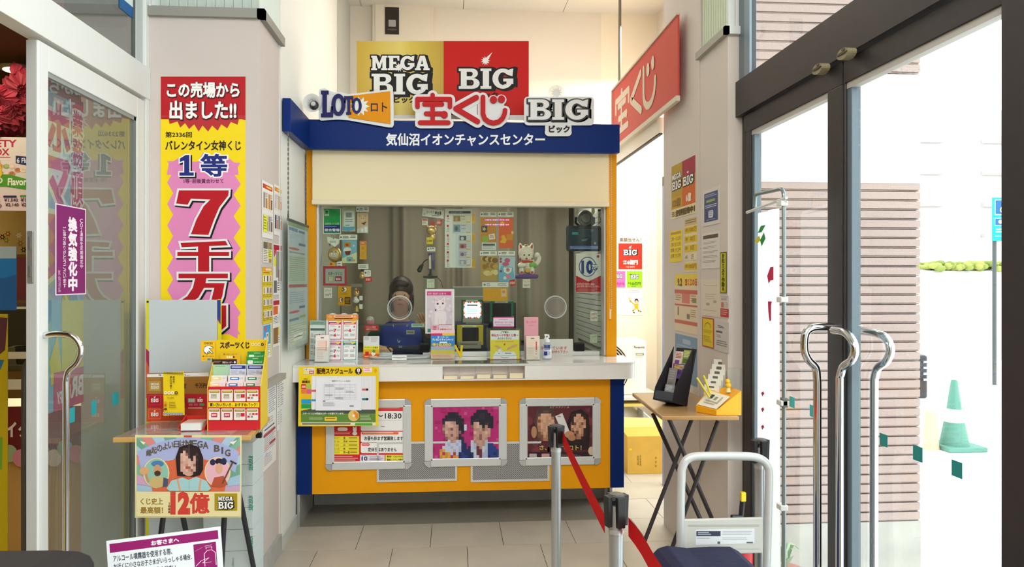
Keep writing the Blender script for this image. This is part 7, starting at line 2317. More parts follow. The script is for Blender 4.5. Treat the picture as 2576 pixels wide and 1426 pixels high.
for xx in (x0 + .04, x1 + .08):
    mk('leg', MB().box(xx - .015, 6.24, 0, xx + .015, 6.27, ztb - .03, M('#c9c5bb', .5)), t)
S = front(6.1)
e = empty('white_bag', S.px(1595, 1103), 'bulging white plastic bag stored under the corridor table', 'bag')
c = S.px(1588, 1060)
mk('bag', MB().ball((c.x, 6.45, .195), .20, .14, .19, M('#dfdcd6', .5), 16, 10), e, smooth=70, sub=1)
c = S.px(1640, 1075)
mk('grey_appliance', MB().hexa([(c.x - .05, 6.2, 0), (c.x + .1, 6.2, 0), (c.x + .1, 6.4, 0), (c.x - .05, 6.4, 0), (c.x - .05, 6.2, .36), (c.x + .09, 6.2, .24), (c.x + .09, 6.4, .24), (c.x - .05, 6.4, .36)], M('#b9b7b0', .4, .3)), None, 'small grey metal appliance beside the white bag in the corridor', 'appliance', bevel=.01)
S = front(5.55)
x0, _ = S.uv(1572, 1110)
e = empty('cardboard_box', (x0 + .25, 5.7, 0), 'large cardboard box with open flaps on the corridor floor', 'box')
zb = S.uv(0, 1124)[1]
CB = M('#cf9f3c', .75, noise=.05, nscale=12)
mk('carton', MB().box(x0 + .02, 5.55, 0.001, x0 + .52, 5.90, zb, CB), e)
mk('flap', MB().hexa([(x0 + .02, 5.55, zb), (x0 + .02, 5.9, zb), (x0 + .018, 5.9, zb + .002), (x0 + .018, 5.55, zb + .002), (x0 - .02, 5.55, zb + .05), (x0 - .02, 5.9, zb + .05), (x0 - .022, 5.9, zb + .05), (x0 - .022, 5.55, zb + .05)], M('#e0b268', .75)), e)
mk('flap', MB().hexa([(x0 + .02, 5.9, zb), (x0 + .52, 5.9, zb), (x0 + .52, 5.902, zb), (x0 + .02, 5.902, zb), (x0 + .02, 5.97, zb + .07), (x0 + .52, 5.97, zb + .05), (x0 + .52, 5.972, zb + .05), (x0 + .02, 5.972, zb + .07)], M('#e0b268', .75)), e)
s = Sheet(front(5.549), (1570, 1120, 1700, 1200), None)
s.d = .0006
s.vtext('取扱注意', 1603, 1146, 1607, 1170, '#8a6420', .01).vtext('天地無用', 1609, 1144, 1613, 1172, '#8a6420', .01).ell(1650, 1152, 2, 3, '#a57c2c').ell(1650, 1162, 2, 3, '#a57c2c').ell(1650, 1172, 2, 3, '#a57c2c').ell(1586, 1130, 4, 3, '#e8c21c')
mk('print', s.pr, e, kind='stuff')
mk('lettering', s.tx, e, kind='stuff')

# ---- posters on the right pillar's side
SR1 = rwall(1.2495)
PG = 'posters on the right pillar'


def rsheet(name, label, cat, box, color, fn, S=SR1, off=0.0):
    return lsheet(name, label, cat, box, color, fn, PG, S, off)


def f_two(s):
    s.rect(0, 0, 47, 82, '#b3941c').rect(47, 0, 100, 46, '#a32342').rect(47, 30, 100, 82, '#d2641c').rect(0, 60, 47, 82, '#c99a1c')
    s.slab('MEGA', 3, 17, 42, 27, sh='#141214', shd=(2, 1)).slab('BIG', 3, 31, 42, 46, sh='#141214', shd=(3, 1)).slab('BIG', 51, 30, 92, 46, sh='#141214', shd=(3, 1)).star(71, 24, 5, 2.5, 9, '#f1ece9', sy=.5)
    s.text('12億', 6, 64, 40, 78, '#8a6a1c', .05).text('6億', 58, 62, 90, 76, '#f1e2c8', .05).text('好評販売中！', 20, 86, 98, 97, '#5a4018', .06).lines(3, 87, 17, 97, 3, '#7d5a24', .5)


rsheet('logo_poster', 'gold and red two logo poster, topmost on the pillar side', 'poster', (1690, 420, 1750, 552), '#e8d9a8', f_two)
rsheet('handwritten_notice', 'bright yellow handwritten notice, inner one under the two logo poster', 'notice', (1686, 583, 1716, 660), '#efd52c', lambda s: (s.lines(5, 4, 95, 14, 1, '#c99a1c', .8, .1), [s.text(t, 6, 20 + 18 * k, 90, 32 + 18 * k, '#a5761c', .02) for k, t in enumerate(('二等 一〇〇円', '三等 五〇〇円', '四等 六〇円', '五等 三〇円'))]))


def f_prize(s):
    s.rect(0, 0, 100, 14, '#d2b88a').lines(6, 3, 94, 11, 2, '#8a7048', .5, .05)
    for k in range(5):
        y = 16 + 17 * k
        s.rect(0, y, 100, y + 12, '#e6c61c' if k != 3 else '#e8dcc4').text(('1等', '2等', '3等', '4等', '5等')[k], 4, y + 2, 26, y + 9, '#a07414', .02).text(('1000万', '100万', '10万', '1万', '1000円')[k], 32, y + 1.5, 96, y + 10, '#a8801a', .04)


rsheet('prize_poster', 'long yellow and white prize list poster beside the handwritten notice', 'poster', (1723, 552, 1754, 684), '#ead9b0', f_prize)


def f_day(s):
    s.rect(0, 0, 100, 20, '#e9cf4a').text('9.2', 4, 8, 44, 20, '#6a4a24', .06).text('宝くじの日', 48, 8, 98, 19, '#c0504a', .05).rect(0, 27, 100, 34, '#cf6a58').rect(34, 34, 68, 50, '#d98272').rect(0, 52, 100, 55, '#cf6a58').rect(0, 80, 100, 86, '#cf6a58').rect(14, 57, 20, 72, '#8d7d68').rect(56, 68, 68, 76, '#8a7c6a').lines(4, 36, 32, 48, 3, '#b59a82').lines(72, 36, 97, 48, 3, '#b59a82').rect(78, 40, 96, 48, '#8d8a5c').lines(72, 60, 96, 74, 4, '#b09880', .3)


rsheet('lottery_day_poster', 'cream and red lottery day poster with large date, mid height on the pillar side', 'poster', (1698, 690, 1755, 830), '#e6d2b2', f_day)
rsheet('blue_poster', 'grey blue poster with yellow shapes, lowest on the pillar side', 'poster', (1699, 838, 1754, 950), '#7d99b5', lambda s: (s.rrect(36, 8, 72, 18, 4, '#a9bccc'), s.lines(8, 22, 90, 34, 2, '#9fb4c6', .5), s.ell(20, 52, 12, 14, '#d9b43a'), s.ell(22, 84, 12, 12, '#d9b43a'), s.star(60, 58, 16, 8, 7, '#c9a83a'), s.rect(40, 40, 66, 46, '#c98a8a')))
SR2 = rwall(1.2492)
rsheet('blue_notice', 'dark blue notice with white print on white paper on the pillar face', 'notice', (1769, 481, 1812, 570), '#dcd5cd', lambda s: (s.rect(8, 10, 88, 90, '#46527e'), s.lines(14, 15, 82, 24, 2, '#a9b0cc', .4), s.lines(20, 30, 76, 38, 1, '#8fae5a', .8), s.lines(14, 44, 84, 54, 2, '#c9cedd', .4, .1), s.rrect(34, 60, 62, 80, 4, '#d5d6dc'), s.lines(38, 63, 58, 78, 3, '#46527e', .3, .1), s.lines(22, 84, 74, 87, 1, '#a9b0cc', .5)), SR2)
rsheet('typed_notice', 'white typed notice with a dark title bar on the pillar face', 'notice', (1766, 588, 1811, 676), '#dfd8d0', lambda s: (s.rect(8, 7, 92, 17, '#5f5048'), [s.lines(8, 26 + 13 * k, 94, 33 + 13 * k, 2, '#a39a92', .35) for k in range(5)]), SR2)
rsheet('memo_sheet', 'pale cream memo sheet with faint drawing on the pillar face', 'notice', (1764, 702, 1812, 792), '#dfd3c0', lambda s: (s.lines(14, 16, 86, 18, 1, '#a89a88', .5), s.lines(24, 40, 84, 58, 3, '#c2b49e', .3), s.ell(38, 68, 10, 4, '#b5a58c'), s.ell(74, 60, 9, 4, '#b5a58c'), s.lines(14, 84, 86, 86, 1, '#a89a88', .5)), SR2)
rsheet('arch_sign', 'small yellow sign with red edge and an arch drawing on the pillar face', 'sign', (1767, 797, 1796, 870), '#c0522c', lambda s: (s.rect(6, 4, 94, 96, '#e2c61c'), s.line([(26, 34), (30, 22), (50, 16), (70, 22), (74, 34)], 3, '#8a6a14'), s.lines(14, 42, 86, 54, 3, '#9a7a1c', .3), s.lines(14, 62, 86, 84, 4, '#9a7a1c', .3)), SR2)
rsheet('camera_sign', 'narrow yellow warning strip with vertical black characters on the pillar face', 'sign', (1812, 635, 1828, 737), '#4d4514', lambda s: (s.rect(8, 2, 92, 98, '#c9c21c'), s.vtext('防犯カメラ作動中', 28, 4, 72, 96, '#3a3412', .05)), SR2)
rsheet('small_notice', 'small white notice with a red lower band under the camera warning strip', 'notice', (1813, 742, 1834, 797), '#d9cfc8', lambda s: (s.rect(0, 60, 100, 98, '#bf3d38'), s.lines(8, 6, 92, 26, 3, '#8d8680', .4), s.rect(10, 32, 40, 56, '#c96a64'), s.lines(46, 32, 92, 56, 4, '#b5aaa4', .4), s.lines(8, 66, 92, 92, 3, '#e0a59e', .4)), SR2)
rsheet('typed_notice', 'white notice with bold grey lines, lowest on the pillar face', 'notice', (1798, 806, 1834, 880), '#cfc8c2', lambda s: (s.lines(24, 14, 70, 24, 2, '#6a6460', .5), s.lines(12, 32, 60, 40, 1, '#6a6460', .8), s.lines(14, 46, 50, 56, 2, '#a37a74', .4), s.lines(14, 64, 92, 84, 3, '#7d7772', .4, .1)), SR2)

# ---- folding table on the right
zt2 = .867
tb = empty('folding_table', (1.06, 3.5, 0), 'high folding table with wooden top and crossed black legs by the pillar', 'table')
mk('tabletop', MB().hexa([(.893, 3.175, zt2 - .018), (1.222, 3.145, zt2 - .018), (1.235, 3.86, zt2 - .018), (.925, 3.84, zt2 - .018), (.893, 3.175, zt2), (1.222, 3.145, zt2), (1.235, 3.86, zt2), (.925, 3.84, zt2)], M('#b08a58', .22, noise=.06, nscale=4)), tb, bevel=.004)
LGB = M('#241d20', .45)


def bar(name, p, q, r=.0095):
    return mk(name, MB().tube([p, q], r, LGB, 8), tb)


LS = [front(y) for y in (3.22, 3.78)]
# each pair crosses like scissors along the table's length
P3 = lambda x, y, Y: front(Y).px(x, y)
bar('leg', P3(1642, 1040, 3.55), P3(1762, 1306, 3.30))
bar('leg', P3(1741, 1052, 3.30), P3(1618, 1370, 3.30))
bar('leg', P3(1682, 1052, 3.25), P3(1802, 1330, 3.30))
bar('leg', P3(1806, 1058, 3.25), P3(1690, 1380, 3.25))
bar('brace', P3(1660, 1046, 3.5), P3(1700, 1052, 3.3), .006)

# black leaflet holder
S = lean((1.04, 3.46, zt2), -56, 16)
e = empty('leaflet_holder', S.P(0, 0), 'black stepped leaflet holder with leaflets standing on the folding table', 'holder')
BK = M('#1f1c22', .4)
w = .11
h = .27
mk('back_plate', MB().sbox(S, -w / 2, 0, w / 2, h, -.012, 0, BK), e)
mk('front_lip', MB().sbox(S, -w / 2, 0, w / 2, .045, .09, .095, M('#3a3f48', .3)).sbox(S, -w / 2, 0, w / 2, .006, 0, .095, BK), e)
for sx_ in (-1, 1):
    a = sx_ * w / 2
    p = lambda b, d: S.P(a, b, d)
    q = lambda b, d: S.P(a + sx_ * .003, b, d)
    mk('side_plate', MB().mesh([p(0, -.012), p(0, .098), p(.06, .098), p(h, .02), q(0, -.012), q(0, .098), q(.06, .098), q(h, .02)], [(0, 1, 2, 3), (7, 6, 5, 4), (0, 4, 5, 1), (1, 5, 6, 2), (2, 6, 7, 3), (3, 7, 4, 0)], BK), e)
for k, (u0, u1, v0, v1, c, d, lab) in enumerate(((-.045, .0, .16, .25, '#d9c8b8', .012, 'cream and purple leaflet at the top of the black holder'), (.0, .045, .17, .26, '#8a9a5c', .010, 'green leaflet at the top of the black holder'), (-.04, .04, .12, .19, '#6a4a8a', .020, 'purple and yellow leaflet in the middle of the black holder'), (-.05, .0, .02, .165, '#8d8584', .030, 'grey leaflet standing low in the black holder'), (-.045, .01, .01, .085, '#9a9c9c', .042, 'small silver leaflet at the foot of the black holder'))):
    s = Sheet(S, ('r', u0, v0, u1, v1), c, .001, 'n', off=d)
    s.lines(10, 8, 90, 40, 4, ('#a3484a', '#d9cf8a', '#e0c82c', '#a59d9a', '#cfd2d2')[k], .5).rect(10, 46, 70, 70, ('#7a4a9a', '#5a6a2c', '#4a3a7a', '#7d7674', '#6f7476')[k])
    s.done('leaflet', lab, 'leaflet', 'leaflets in the black holder')

# row of bet cards in clear pockets
for k in range(6):
    x, y = 1.145 + k * .016, 3.285 + k * .024
    S = lean((x, y, zt2), -40, 10)
    e = empty('card_pocket', S.P(0, 0), 'cream bet cards in clear pocket, %s from the yellow caddy up the pillar' % ('first', 'second', 'third', 'fourth', 'fifth', 'sixth')[k], 'cards', 'bet card pockets on the folding table')
    hh = .115 + k * .020
    mk('cards', MB().sbox(S, -.035, .0, .035, hh, -.012, 0, M('#d9d3c4', .6)), e)
    s = Sheet(S, ('r', -.035, 0, .035, hh), '#e4decf', .0008, 'n', off=.0003)
    s.rrect(30, 5, 66, 12, 3, '#6a675c').lines(14, 20, 86, 60, 6, '#c9b8a8', .4)
    s.done('front_card', parent=e)
    mk('pocket', MB().sbox(S, -.038, 0, .038, hh * .6, .004, .0055, ACRYL), e)
for p, q, n_ in (((1753, 950), (1785, 1000), 'crossing'), ((1770, 945), (1788, 992), 'upright')):
    mk('yellow_pencil', MB().tube([P3(p[0], p[1], 3.26), P3(q[0], q[1], 3.20)], .0045, M('#c9bb2c', .4), 8), None, 'yellow pencil in front of the bet cards, the %s one' % n_, 'pencil', 'pencils on the folding table')

# yellow caddy with a clear cup
S = front(3.20)
e = empty('yellow_caddy', (S.uv(1815, 0)[0], 3.22, zt2), 'yellow sloped caddy with a printed card on the folding table corner', 'caddy')
YC = M('#eea50c', .4)
xa, xb = S.uv(1762, 0)[0], S.uv(1857, 0)[0]
xm = S.uv(1795, 0)[0]
zl, zh = zt2 + .012, S.uv(0, 975)[1]
mk('body', MB().mesh([(xa, 3.26, zt2 + .001), (xm, 3.165, zt2 + .001), (xb, 3.165, zt2 + .001), (xb, 3.30, zt2 + .001), (xa + .03, 3.30, zt2 + .001), (xa, 3.26, zt2 + .03), (xm, 3.165, zt2 + .022), (xb, 3.165, zt2 + .105), (xb, 3.30, zt2 + .105), (xa + .07, 3.30, zt2 + .09)],
                     [(4, 3, 2, 1, 0), (0, 1, 6, 5), (1, 2, 7, 6), (2, 3, 8, 7), (3, 4, 9, 8), (4, 0, 5, 9), (5, 6, 7, 8, 9)], YC), e)
A, B, C_, D = V((xa + .004, 3.258, zt2 + .033)), V((xm + .002, 3.168, zt2 + .026)), V((xb - .045, 3.175, zt2 + .078)), V((xa + .075, 3.285, zt2 + .088))
n_ = (B - A).cross(D - A).normalized() * .002
ca = MB().poly([A + n_, B + n_, C_ + n_, D + n_], M('#ddd4bc', .6))
pt = lambda a, b: (A * (1 - a) + B * a) * (1 - b) + (D * (1 - a) + C_ * a) * b + n_ * 3.0
for k, (a0, a1, b0, b1, c) in enumerate(((.25, .4, .55, .8, '#3a342c'), (.5, .62, .5, .72, '#8a8272'), (.2, .75, .2, .26, '#a89e8a'), (.2, .75, .34, .4, '#a89e8a'), (.75, .82, .3, .8, '#a89e8a'))):
    ca.poly([pt(a0, b0), pt(a1, b0), pt(a1, b1), pt(a0, b1)], M(c, .6))
mk('printed_card', ca, e)
c = P3(1851, 965, 3.26)
cu = empty('clear_cup', (c.x - .005, 3.26, zt2 + .106), 'clear cup with small yellow figure standing in the yellow caddy', 'cup')
mk('cup', MB().lathe((c.x - .005, 3.26, zt2 + .106), [(.028, 0), (.032, .085)], ACRYL, 20), cu, smooth=40)
c = P3(1832, 960, 3.24)
e = empty('yellow_figure', (c.x, 3.24, zt2 + .09), 'small round yellow figure with thin pale stand beside the clear cup', 'figurine')
mk('body', MB().ball((c.x, 3.24, zt2 + .118), .013, .012, .014, M('#f0b01c', .5)).ball((c.x - .003, 3.24, zt2 + .137), .011, .010, .011, M('#f0b01c', .5)).lathe((c.x, 3.24, zt2 + .09), [(.012, 0), (.008, .02), (.01, .03)], M('#e8d9a0', .5), 12), e, smooth=60)

# ================================================================= queue posts, hand truck, banner stand


def stanchion(x, y, label, h=.885, turn=0, slots=True):
    e = empty('queue_post', (x, y, 0), label, 'post', 'queue barrier posts')
    AL = M('#b5b8b9', .32, .75)
    mk('tube', MB().lathe((x, y, .02), [(.019, 0), (.019, h - .05)], AL, 24), e, smooth=40)
    mk('foot', MB().lathe((x, y, 0), [(.14, 0), (.14, .008), (.05, .018), (.022, .03)], AL, 32), e, smooth=40)
    mk('cap', MB().lathe((x, y, h - .014), [(.0225, 0), (.0225, .010), (.018, .014), (.0, .0145)], M('#4d4c4b', .35, .3), 24), e, smooth=40)
    hd = MB()
    for k in range(4):
        w0 = turn + k * math.pi / 2
        R = Matrix.Rotation(w0, 3, 'Z')
        b = [R @ V(p) for p in ((.017, -.011, -.085), (.030, -.011, -.085), (.030, .011, -.085), (.017, .011, -.085), (.017, -.013, -.004), (.032, -.013, -.004), (.032, .013, -.004), (.017, .013, -.004))]
        hd.hexa([V((x, y, h)) + p for p in b], M('#1b191b', .45))
    mk('belt_head', hd, e, bevel=.002)
    mk('collar', MB().lathe((x, y, h - .105), [(.0205, 0), (.0205, .012)], M('#c9cbcc', .3, .7), 24), e, smooth=40)
    return e


p1 = V((P3(1399, 1068, 1).x, 1, 0))


def place(px, t):
    d = ray(px, 704)
    return d * t


q1, q2, q3 = place(1399, 2.95), place(1550, 2.0), place(1912, 2.69)
stanchion(q1.x, q1.y, 'silver queue post before the dark red poster frame, red belt hooked on', turn=.35)
stanchion(q2.x, q2.y, 'silver queue post nearest the camera, red belt passing its head', turn=.3)
stanchion(q3.x, q3.y, 'silver queue post behind the hand truck by the white banner', turn=.2)
hz = .845
BM = M('#d40a10', .8, spec=.15)


def belt(pts, w, label):
    mb = MB()
    vs, fs = [], []
    for i, (p, tw) in enumerate(pts):
        n = V((math.sin(tw) * .3, 0, 1)).normalized()
        vs += [tuple(V(p) - n * w / 2), tuple(V(p) + n * w / 2)]
    for i in range(len(pts) - 1):
        fs.append((2 * i, 2 * i + 2, 2 * i + 3, 2 * i + 1))
    mb.mesh(vs, fs, BM)
    return mk('belt', mb, None, label, 'belt', 'red queue belts')


a = q1 + V((.022, -.02, .84))
b = q2 + V((-.028, .012, .80))
N = 14
sag = lambda t: -.006 * 4 * t * (1 - t)
belt([(a.lerp(b, k / N) + V((0, 0, sag(k / N))), 0) for k in range(N + 1)], .05, 'red belt stretched between the two nearest queue posts')
a = q2 + V((.030, -.012, .80))
b = V((.463, 1.10, .80))
belt([(a.lerp(b, k / N) + V((.004 * math.sin(k * .9), 0, sag(k / N) * 1.2)), k * .05) for k in range(N + 1)], .05, 'red belt running from the nearest queue post out of view')

# hand truck
YT = place(1820, 2.6).y
S = lean((0, YT, 0), 0, 0)
T = front(YT)
e = empty('hand_truck', T.px(1820, 1560), 'folding hand truck with pale grey bent handle and name plate', 'hand truck')
GM = M('#c3c6c4', .4, .25)
path = [T.px(x, y) for x, y in ((1713, 1520), (1712, 1300), (1714, 1200))] + [T.px(x, y) for x, y in ((1716, 1178), (1726, 1158), (1745, 1149), (1780, 1147), (1850, 1147), (1895, 1149), (1918, 1157), (1931, 1172), (1935, 1195))] + [T.px(x, y) for x, y in ((1933, 1300), (1926, 1520))]
mk('handle', MB().tube(smooth_path(path, 5), .0145, GM, 14), e, smooth=50)
mk('cross_plate', MB().pbox(T, 1716, 1306, 1918, 1390, -.008, .006, M('#bfc0b8', .5)), e, bevel=.004)
s = Sheet(T, (1748, 1331, 1896, 1369), '#d5dadc', .0006, off=.0062)
s.rect(1750, 1334, 1811, 1347, '#3a4152').lines(1754, 1336, 1790, 1345, 2, '#a9b0bb', .6).lines(1816, 1334, 1890, 1346, 3, '#a3a9ad', .3, .1).lines(1751, 1351, 1786, 1354, 1, '#8d9398', .5).lines(1815, 1350, 1880, 1358, 2, '#b3b8bb', .4, .1).rect(1803, 1360, 1810, 1366, '#5a616a').lines(1876, 1361, 1892, 1365, 1, '#5a616a', .8, 0)
s.rrect(1730, 1318, 1908, 1322, 1, '#adaea6').rect(1730, 1378, 1908, 1379, '#adaea6')
s.done('name_plate', parent=e)
hb = V((T.px(1713, 1520).x, YT, 0)), V((T.px(1926, 1520).x, YT, 0))
for k in range(2):
    pz = T.px((1713, 1926)[k], 1520)
    mk('handle_lower', MB().tube([pz, V((pz.x, YT, .16))], .0145, GM, 14), e, smooth=50)
mk('platform', MB().box(hb[0].x - .05, YT - .62, .13, hb[1].x + .05, YT + .03, .165, M('#9fa3a3', .5)), e, bevel=.01)
for xx in (hb[0].x, hb[1].x):
    for yy in (YT - .55, YT - .03):
        mk('wheel', MB().lathe((xx - .012, yy, .051), [(.03, -.002), (.05, .0), (.05, .024), (.03, .026)], M('#2b2a2c', .6), 20, (1, 0, 0)).box(xx - .02, yy - .02, .06, xx + .02, yy + .02, .135, M('#7d8080', .4, .5)), e, smooth=30)
# navy bag on the truck
B_ = front(YT - .12)
e = empty('navy_bag', B_.px(1770, 1500), 'navy cloth bag with black straps lying on the hand truck platform', 'bag')
pts_ = [B_.uv(x, y) for x, y in ((1640, 1440), (1648, 1414), (1664, 1392), (1690, 1386), (1740, 1392), (1800, 1388), (1850, 1388), (1872, 1400), (1890, 1425), (1900, 1600), (1650, 1600))]
NB = M('#12163a', .85, noise=.15, nscale=20, bump=.3, bscale=40)
zmin = .166
pts_ = [(a_, max(b_, zmin)) for a_, b_ in pts_]
mk('cloth', MB().prism(B_, pts_[::-1], -.08, .30, NB), e, bevel=.03)
for xx in (1733, 1802):
    u0, v0 = B_.uv(xx - 8, 1392)
    u1, _ = B_.uv(xx + 14, 1392)
    mk('strap', MB().sbox(B_, u0, zmin + .02, u1, B_.uv(0, 1394)[1], .295, .306, M('#101018', .7)), e, bevel=.004)

# banner stand before the door glass
bx, by = place(1972, 2.76).x, place(1972, 2.76).y
e = empty('banner_stand', (bx, by, 0), 'white vertical banner on a thin grey pole with clips, before the glass door', 'banner')
PM = M('#8d9a9c', .3, .6)
zt3 = 1.45 + (704 - 462) / F * 2.76
yb2 = 2.95
mk('pole', MB().tube([V((bx, by, 0)), V((bx, by, zt3 - .045)), V((bx, by + .004, zt3 - .03)), V((bx, by + .014, zt3 - .02)), V((bx, by + .03, zt3 - .016)), V((bx, yb2 - .03, zt3 - .01)), V((bx, yb2 - .015, zt3 - .02)), V((bx, yb2 - .01, zt3 - .06))], .0075, PM, 10), e, smooth=50)
mk('top_arm', MB().tube([V((bx - .004, by - .03, zt3 - .055)), V((bx - .004, yb2 + .06, zt3 - .075))], .006, M('#d9dcd8', .4), 8), e)
mk('base', MB().box(bx - .13, by - .15, 0, bx + .10, by + .2, .03, M('#5a5f60', .5)), e, bevel=.01)
for zz in (1.45 - (752 - 704) / F * 2.76, 1.45 - (1012 - 704) / F * 2.76, 1.45 - (1275 - 704) / F * 2.76, zt3 - .07):
    mk('clip', MB().box(bx - .016, by - .012, zz - .012, bx + .012, by + .03, zz + .008, M('#e3e4e0', .5)), e, bevel=.003)
mk('clip', MB().box(bx - .010, by - .012, .985, bx + .011, by + .014, 1.02, M('#6d7271', .4)), e, bevel=.003)
SBn = Surf((bx - .008, by + .02, 0), (.10, 1, 0), (0, 0, 1))
n = 10
vs, fs = [], []
FAB = M('#eeecea', .8)
FAB = FAB.copy()
_nt = FAB.node_tree
_tl = _nt.nodes.new('ShaderNodeBsdfTranslucent')
_tl.inputs[0].default_value = (.85, .85, .84, 1)
_mx = _nt.nodes.new('ShaderNodeMixShader')
_mx.inputs[0].default_value = .5
_nt.links.new(_nt.nodes['Principled BSDF'].outputs[0], _mx.inputs[1])
_nt.links.new(_tl.outputs[0], _mx.inputs[2])
_nt.links.new(_mx.outputs[0], [n for n in _nt.nodes if n.type == 'OUTPUT_MATERIAL'][0].inputs[0])
L_ = yb2 - by
for i in range(n + 1):
    a_ = L_ * i / n
    o_ = .016 * math.sin(i * 1.35)
    vs += [tuple(SBn.P(a_, .04, o_)), tuple(SBn.P(a_, zt3 - .085, o_ * .5))]
for i in range(n):
    fs.append((2 * i, 2 * i + 2, 2 * i + 3, 2 * i + 1))
mk('cloth', MB().mesh(vs, fs, FAB), e, smooth=70)
SPr = Surf((bx - .03, by + .02, 0), (0, -1, 0), (0, 0, 1))
s = Sheet(SPr, (1880, 540, 1960, 1110), None)
s.d = .0
s.poly([(1906, 586), (1914, 568), (1926, 566), (1916, 584)], '#2f9a4a').poly([(1898, 606), (1910, 592), (1914, 604), (1904, 614)], '#d9d23a').poly([(1912, 604), (1922, 584), (1926, 600), (1916, 620)], '#2f9a4a')
s.poly([(1930, 694), (1938, 672), (1946, 671), (1946, 704), (1938, 706), (1934, 714)], '#d22a58').poly([(1932, 758), (1942, 758), (1940, 768), (1940, 806), (1936, 808), (1933, 784)], '#d22a58')
for y in (988, 1028, 1072):
    s.poly([(1915, y), (1920, y - 4), (1923, y + 2), (1918, y + 9)], '#c92a4c')
mk('print', s.pr, e, kind='stuff')

# fire extinguisher behind the post
c = place(1868, 3.28)
e = empty('fire_extinguisher', (c.x - .012, c.y, 0), 'red fire extinguisher with black valve and yellow pin by the pillar foot', 'fire extinguisher')
x_, y_ = c.x - .012, c.y
mk('cylinder', MB().lathe((x_, y_, 0), [(.05, 0), (.055, .01), (.055, .30), (.045, .345), (.018, .37)], M('#b3161c', .35), 20), e, smooth=50)
mk('valve', MB().box(x_ - .02, y_ - .02, .37, x_ + .02, y_ + .02, .41, BLACK).tube([(x_ - .045, y_ - .02, .43), (x_ + .0, y_ - .01, .425), (x_ + .02, y_, .405)], .009, BLACK, 8).tube([(x_ + .005, y_, .41), (x_ + .012, y_, .49)], .012, BLACK, 8), e, smooth=40)
mk('safety_pin', MB().box(x_ + .002, y_ - .012, .49, x_ + .024, y_ + .008, .53, M('#e6c80c', .5)), e, bevel=.003)
mk('hose', MB().tube(smooth_path([V((x_ + .02, y_ - .01, .40)), V((x_ + .06, y_ - .02, .38)), V((x_ + .066, y_ - .02, .2)), V((x_ + .06, y_ - .02, .08))]), .008, BLACK, 8), e, smooth=40)

# bright window edge at the end of the corridor
S = front(5.2)
x0, z1 = S.uv(1672, 466)
x1, _ = S.uv(1681, 466)
struct('window_2', MB().box(x0, 5.2, 0, x1, 5.26, z1, M('#6f82ad', .4)).box(x0, 5.2, z1, x1 + .02, 5.26, S.uv(0, 424)[1], M('#4a3028', .5)))
# ================================================================= the shop behind the left door
struct('floor_shop', MB().box(-4.2, -1.5, -0.06, -1.46, 6.4, 0.0, M('#c9a860', .35, noise=.05)))
struct('ceiling_shop', MB().box(-4.2, -1.5, 2.66, -1.5, 6.4, 2.72, M('#5a4426', .6)))
struct('wall_shop', MB().box(-4.2, 6.0, 0, -1.1, 6.1, 2.66, M('#b08d4a', .7)).box(-4.3, -1.5, 0, -4.2, 6.1, 2.66, M('#9a7a40', .7)).box(-1.5, 4.12, 0, -1.1, 6.0, 2.66, M('#a0a6a2', .7)).box(-4.2, -1.5, 0, -1.5, -1.4, 2.66, M('#9a7a40', .7)))
c = V((-2.467, 4.53, 2.64))
struct('wall_partition', MB().box(-1.77, 3.76, 0, -1.5, 3.80, 2.66, M('#b9bfba', .7)))
e = empty('ceiling_downlight', (c.x, c.y, 2.63), 'round recessed downlight in the shop\'s brown ceiling', 'light')
mk('rim', MB().lathe((c.x, c.y, 2.645), [(.10, 0), (.11, .006), (.11, .016)], M('#cfc3a4', .4), 24), e)
mk('lamp', MB().lathe((c.x, c.y, 2.643), [(.085, 0), (.085, .008)], M('#fff0cc', .5, emit=2.5), 24), e)
mk('ceiling_rail', MB().box(-2.75, 2.4, 2.60, -2.70, 4.2, 2.66, M('#2a1d10', .6)), None, 'dark track rail on the shop\'s brown ceiling', 'rail')
# paper garland
random.seed(9)
S = front(4.3)
e = empty('paper_garland', S.px(10, 320), 'crimson paper garland hanging in the shop behind the open door', 'garland')
for k in range(26):
    t = k / 25
    x, y = -90 + 165 * t, 330 - 105 * t ** 1.4 + 18 * math.sin(t * 3.1) - 10
    g = MB()
    p = S.px(x, y)
    m = M(('#8f1a2e', '#a3223a', '#7d1426')[k % 3], .7)
    for q in range(9):
        w0 = random.uniform(0, 6.28)
        o = V((random.uniform(-.05, .05), random.uniform(-.06, .06), random.uniform(-.07, .07)))
        R = Matrix.Rotation(random.uniform(-1.2, 1.2), 3, 'Y') @ Matrix.Rotation(random.uniform(-1, 1), 3, 'X')
        n = 22
        r0 = random.uniform(.04, .065)
        ringp = [p + o + R @ V((r0 * (1 + .12 * (z % 2)) * math.cos(6.2832 * z / n), random.uniform(.0, .03) + .018 * (z % 2), r0 * (1 + .12 * (z % 2)) * math.sin(6.2832 * z / n))) for z in range(n)]
        inner = [p + o + R @ V((.35 * r0 * math.cos(6.2832 * z / n), -.02 - .012 * (z % 2), .35 * r0 * math.sin(6.2832 * z / n))) for z in range(n)]
        g.mesh(ringp + inner + [p + o + R @ V((0, -.012, 0))], [(z, (z + 1) % n, n + (z + 1) % n, n + z) for z in range(n)] + [(n + z, n + (z + 1) % n, 2 * n) for z in range(n)], m)
    mk('paper_puff', g, e)
# menu board
S = front(4.25)


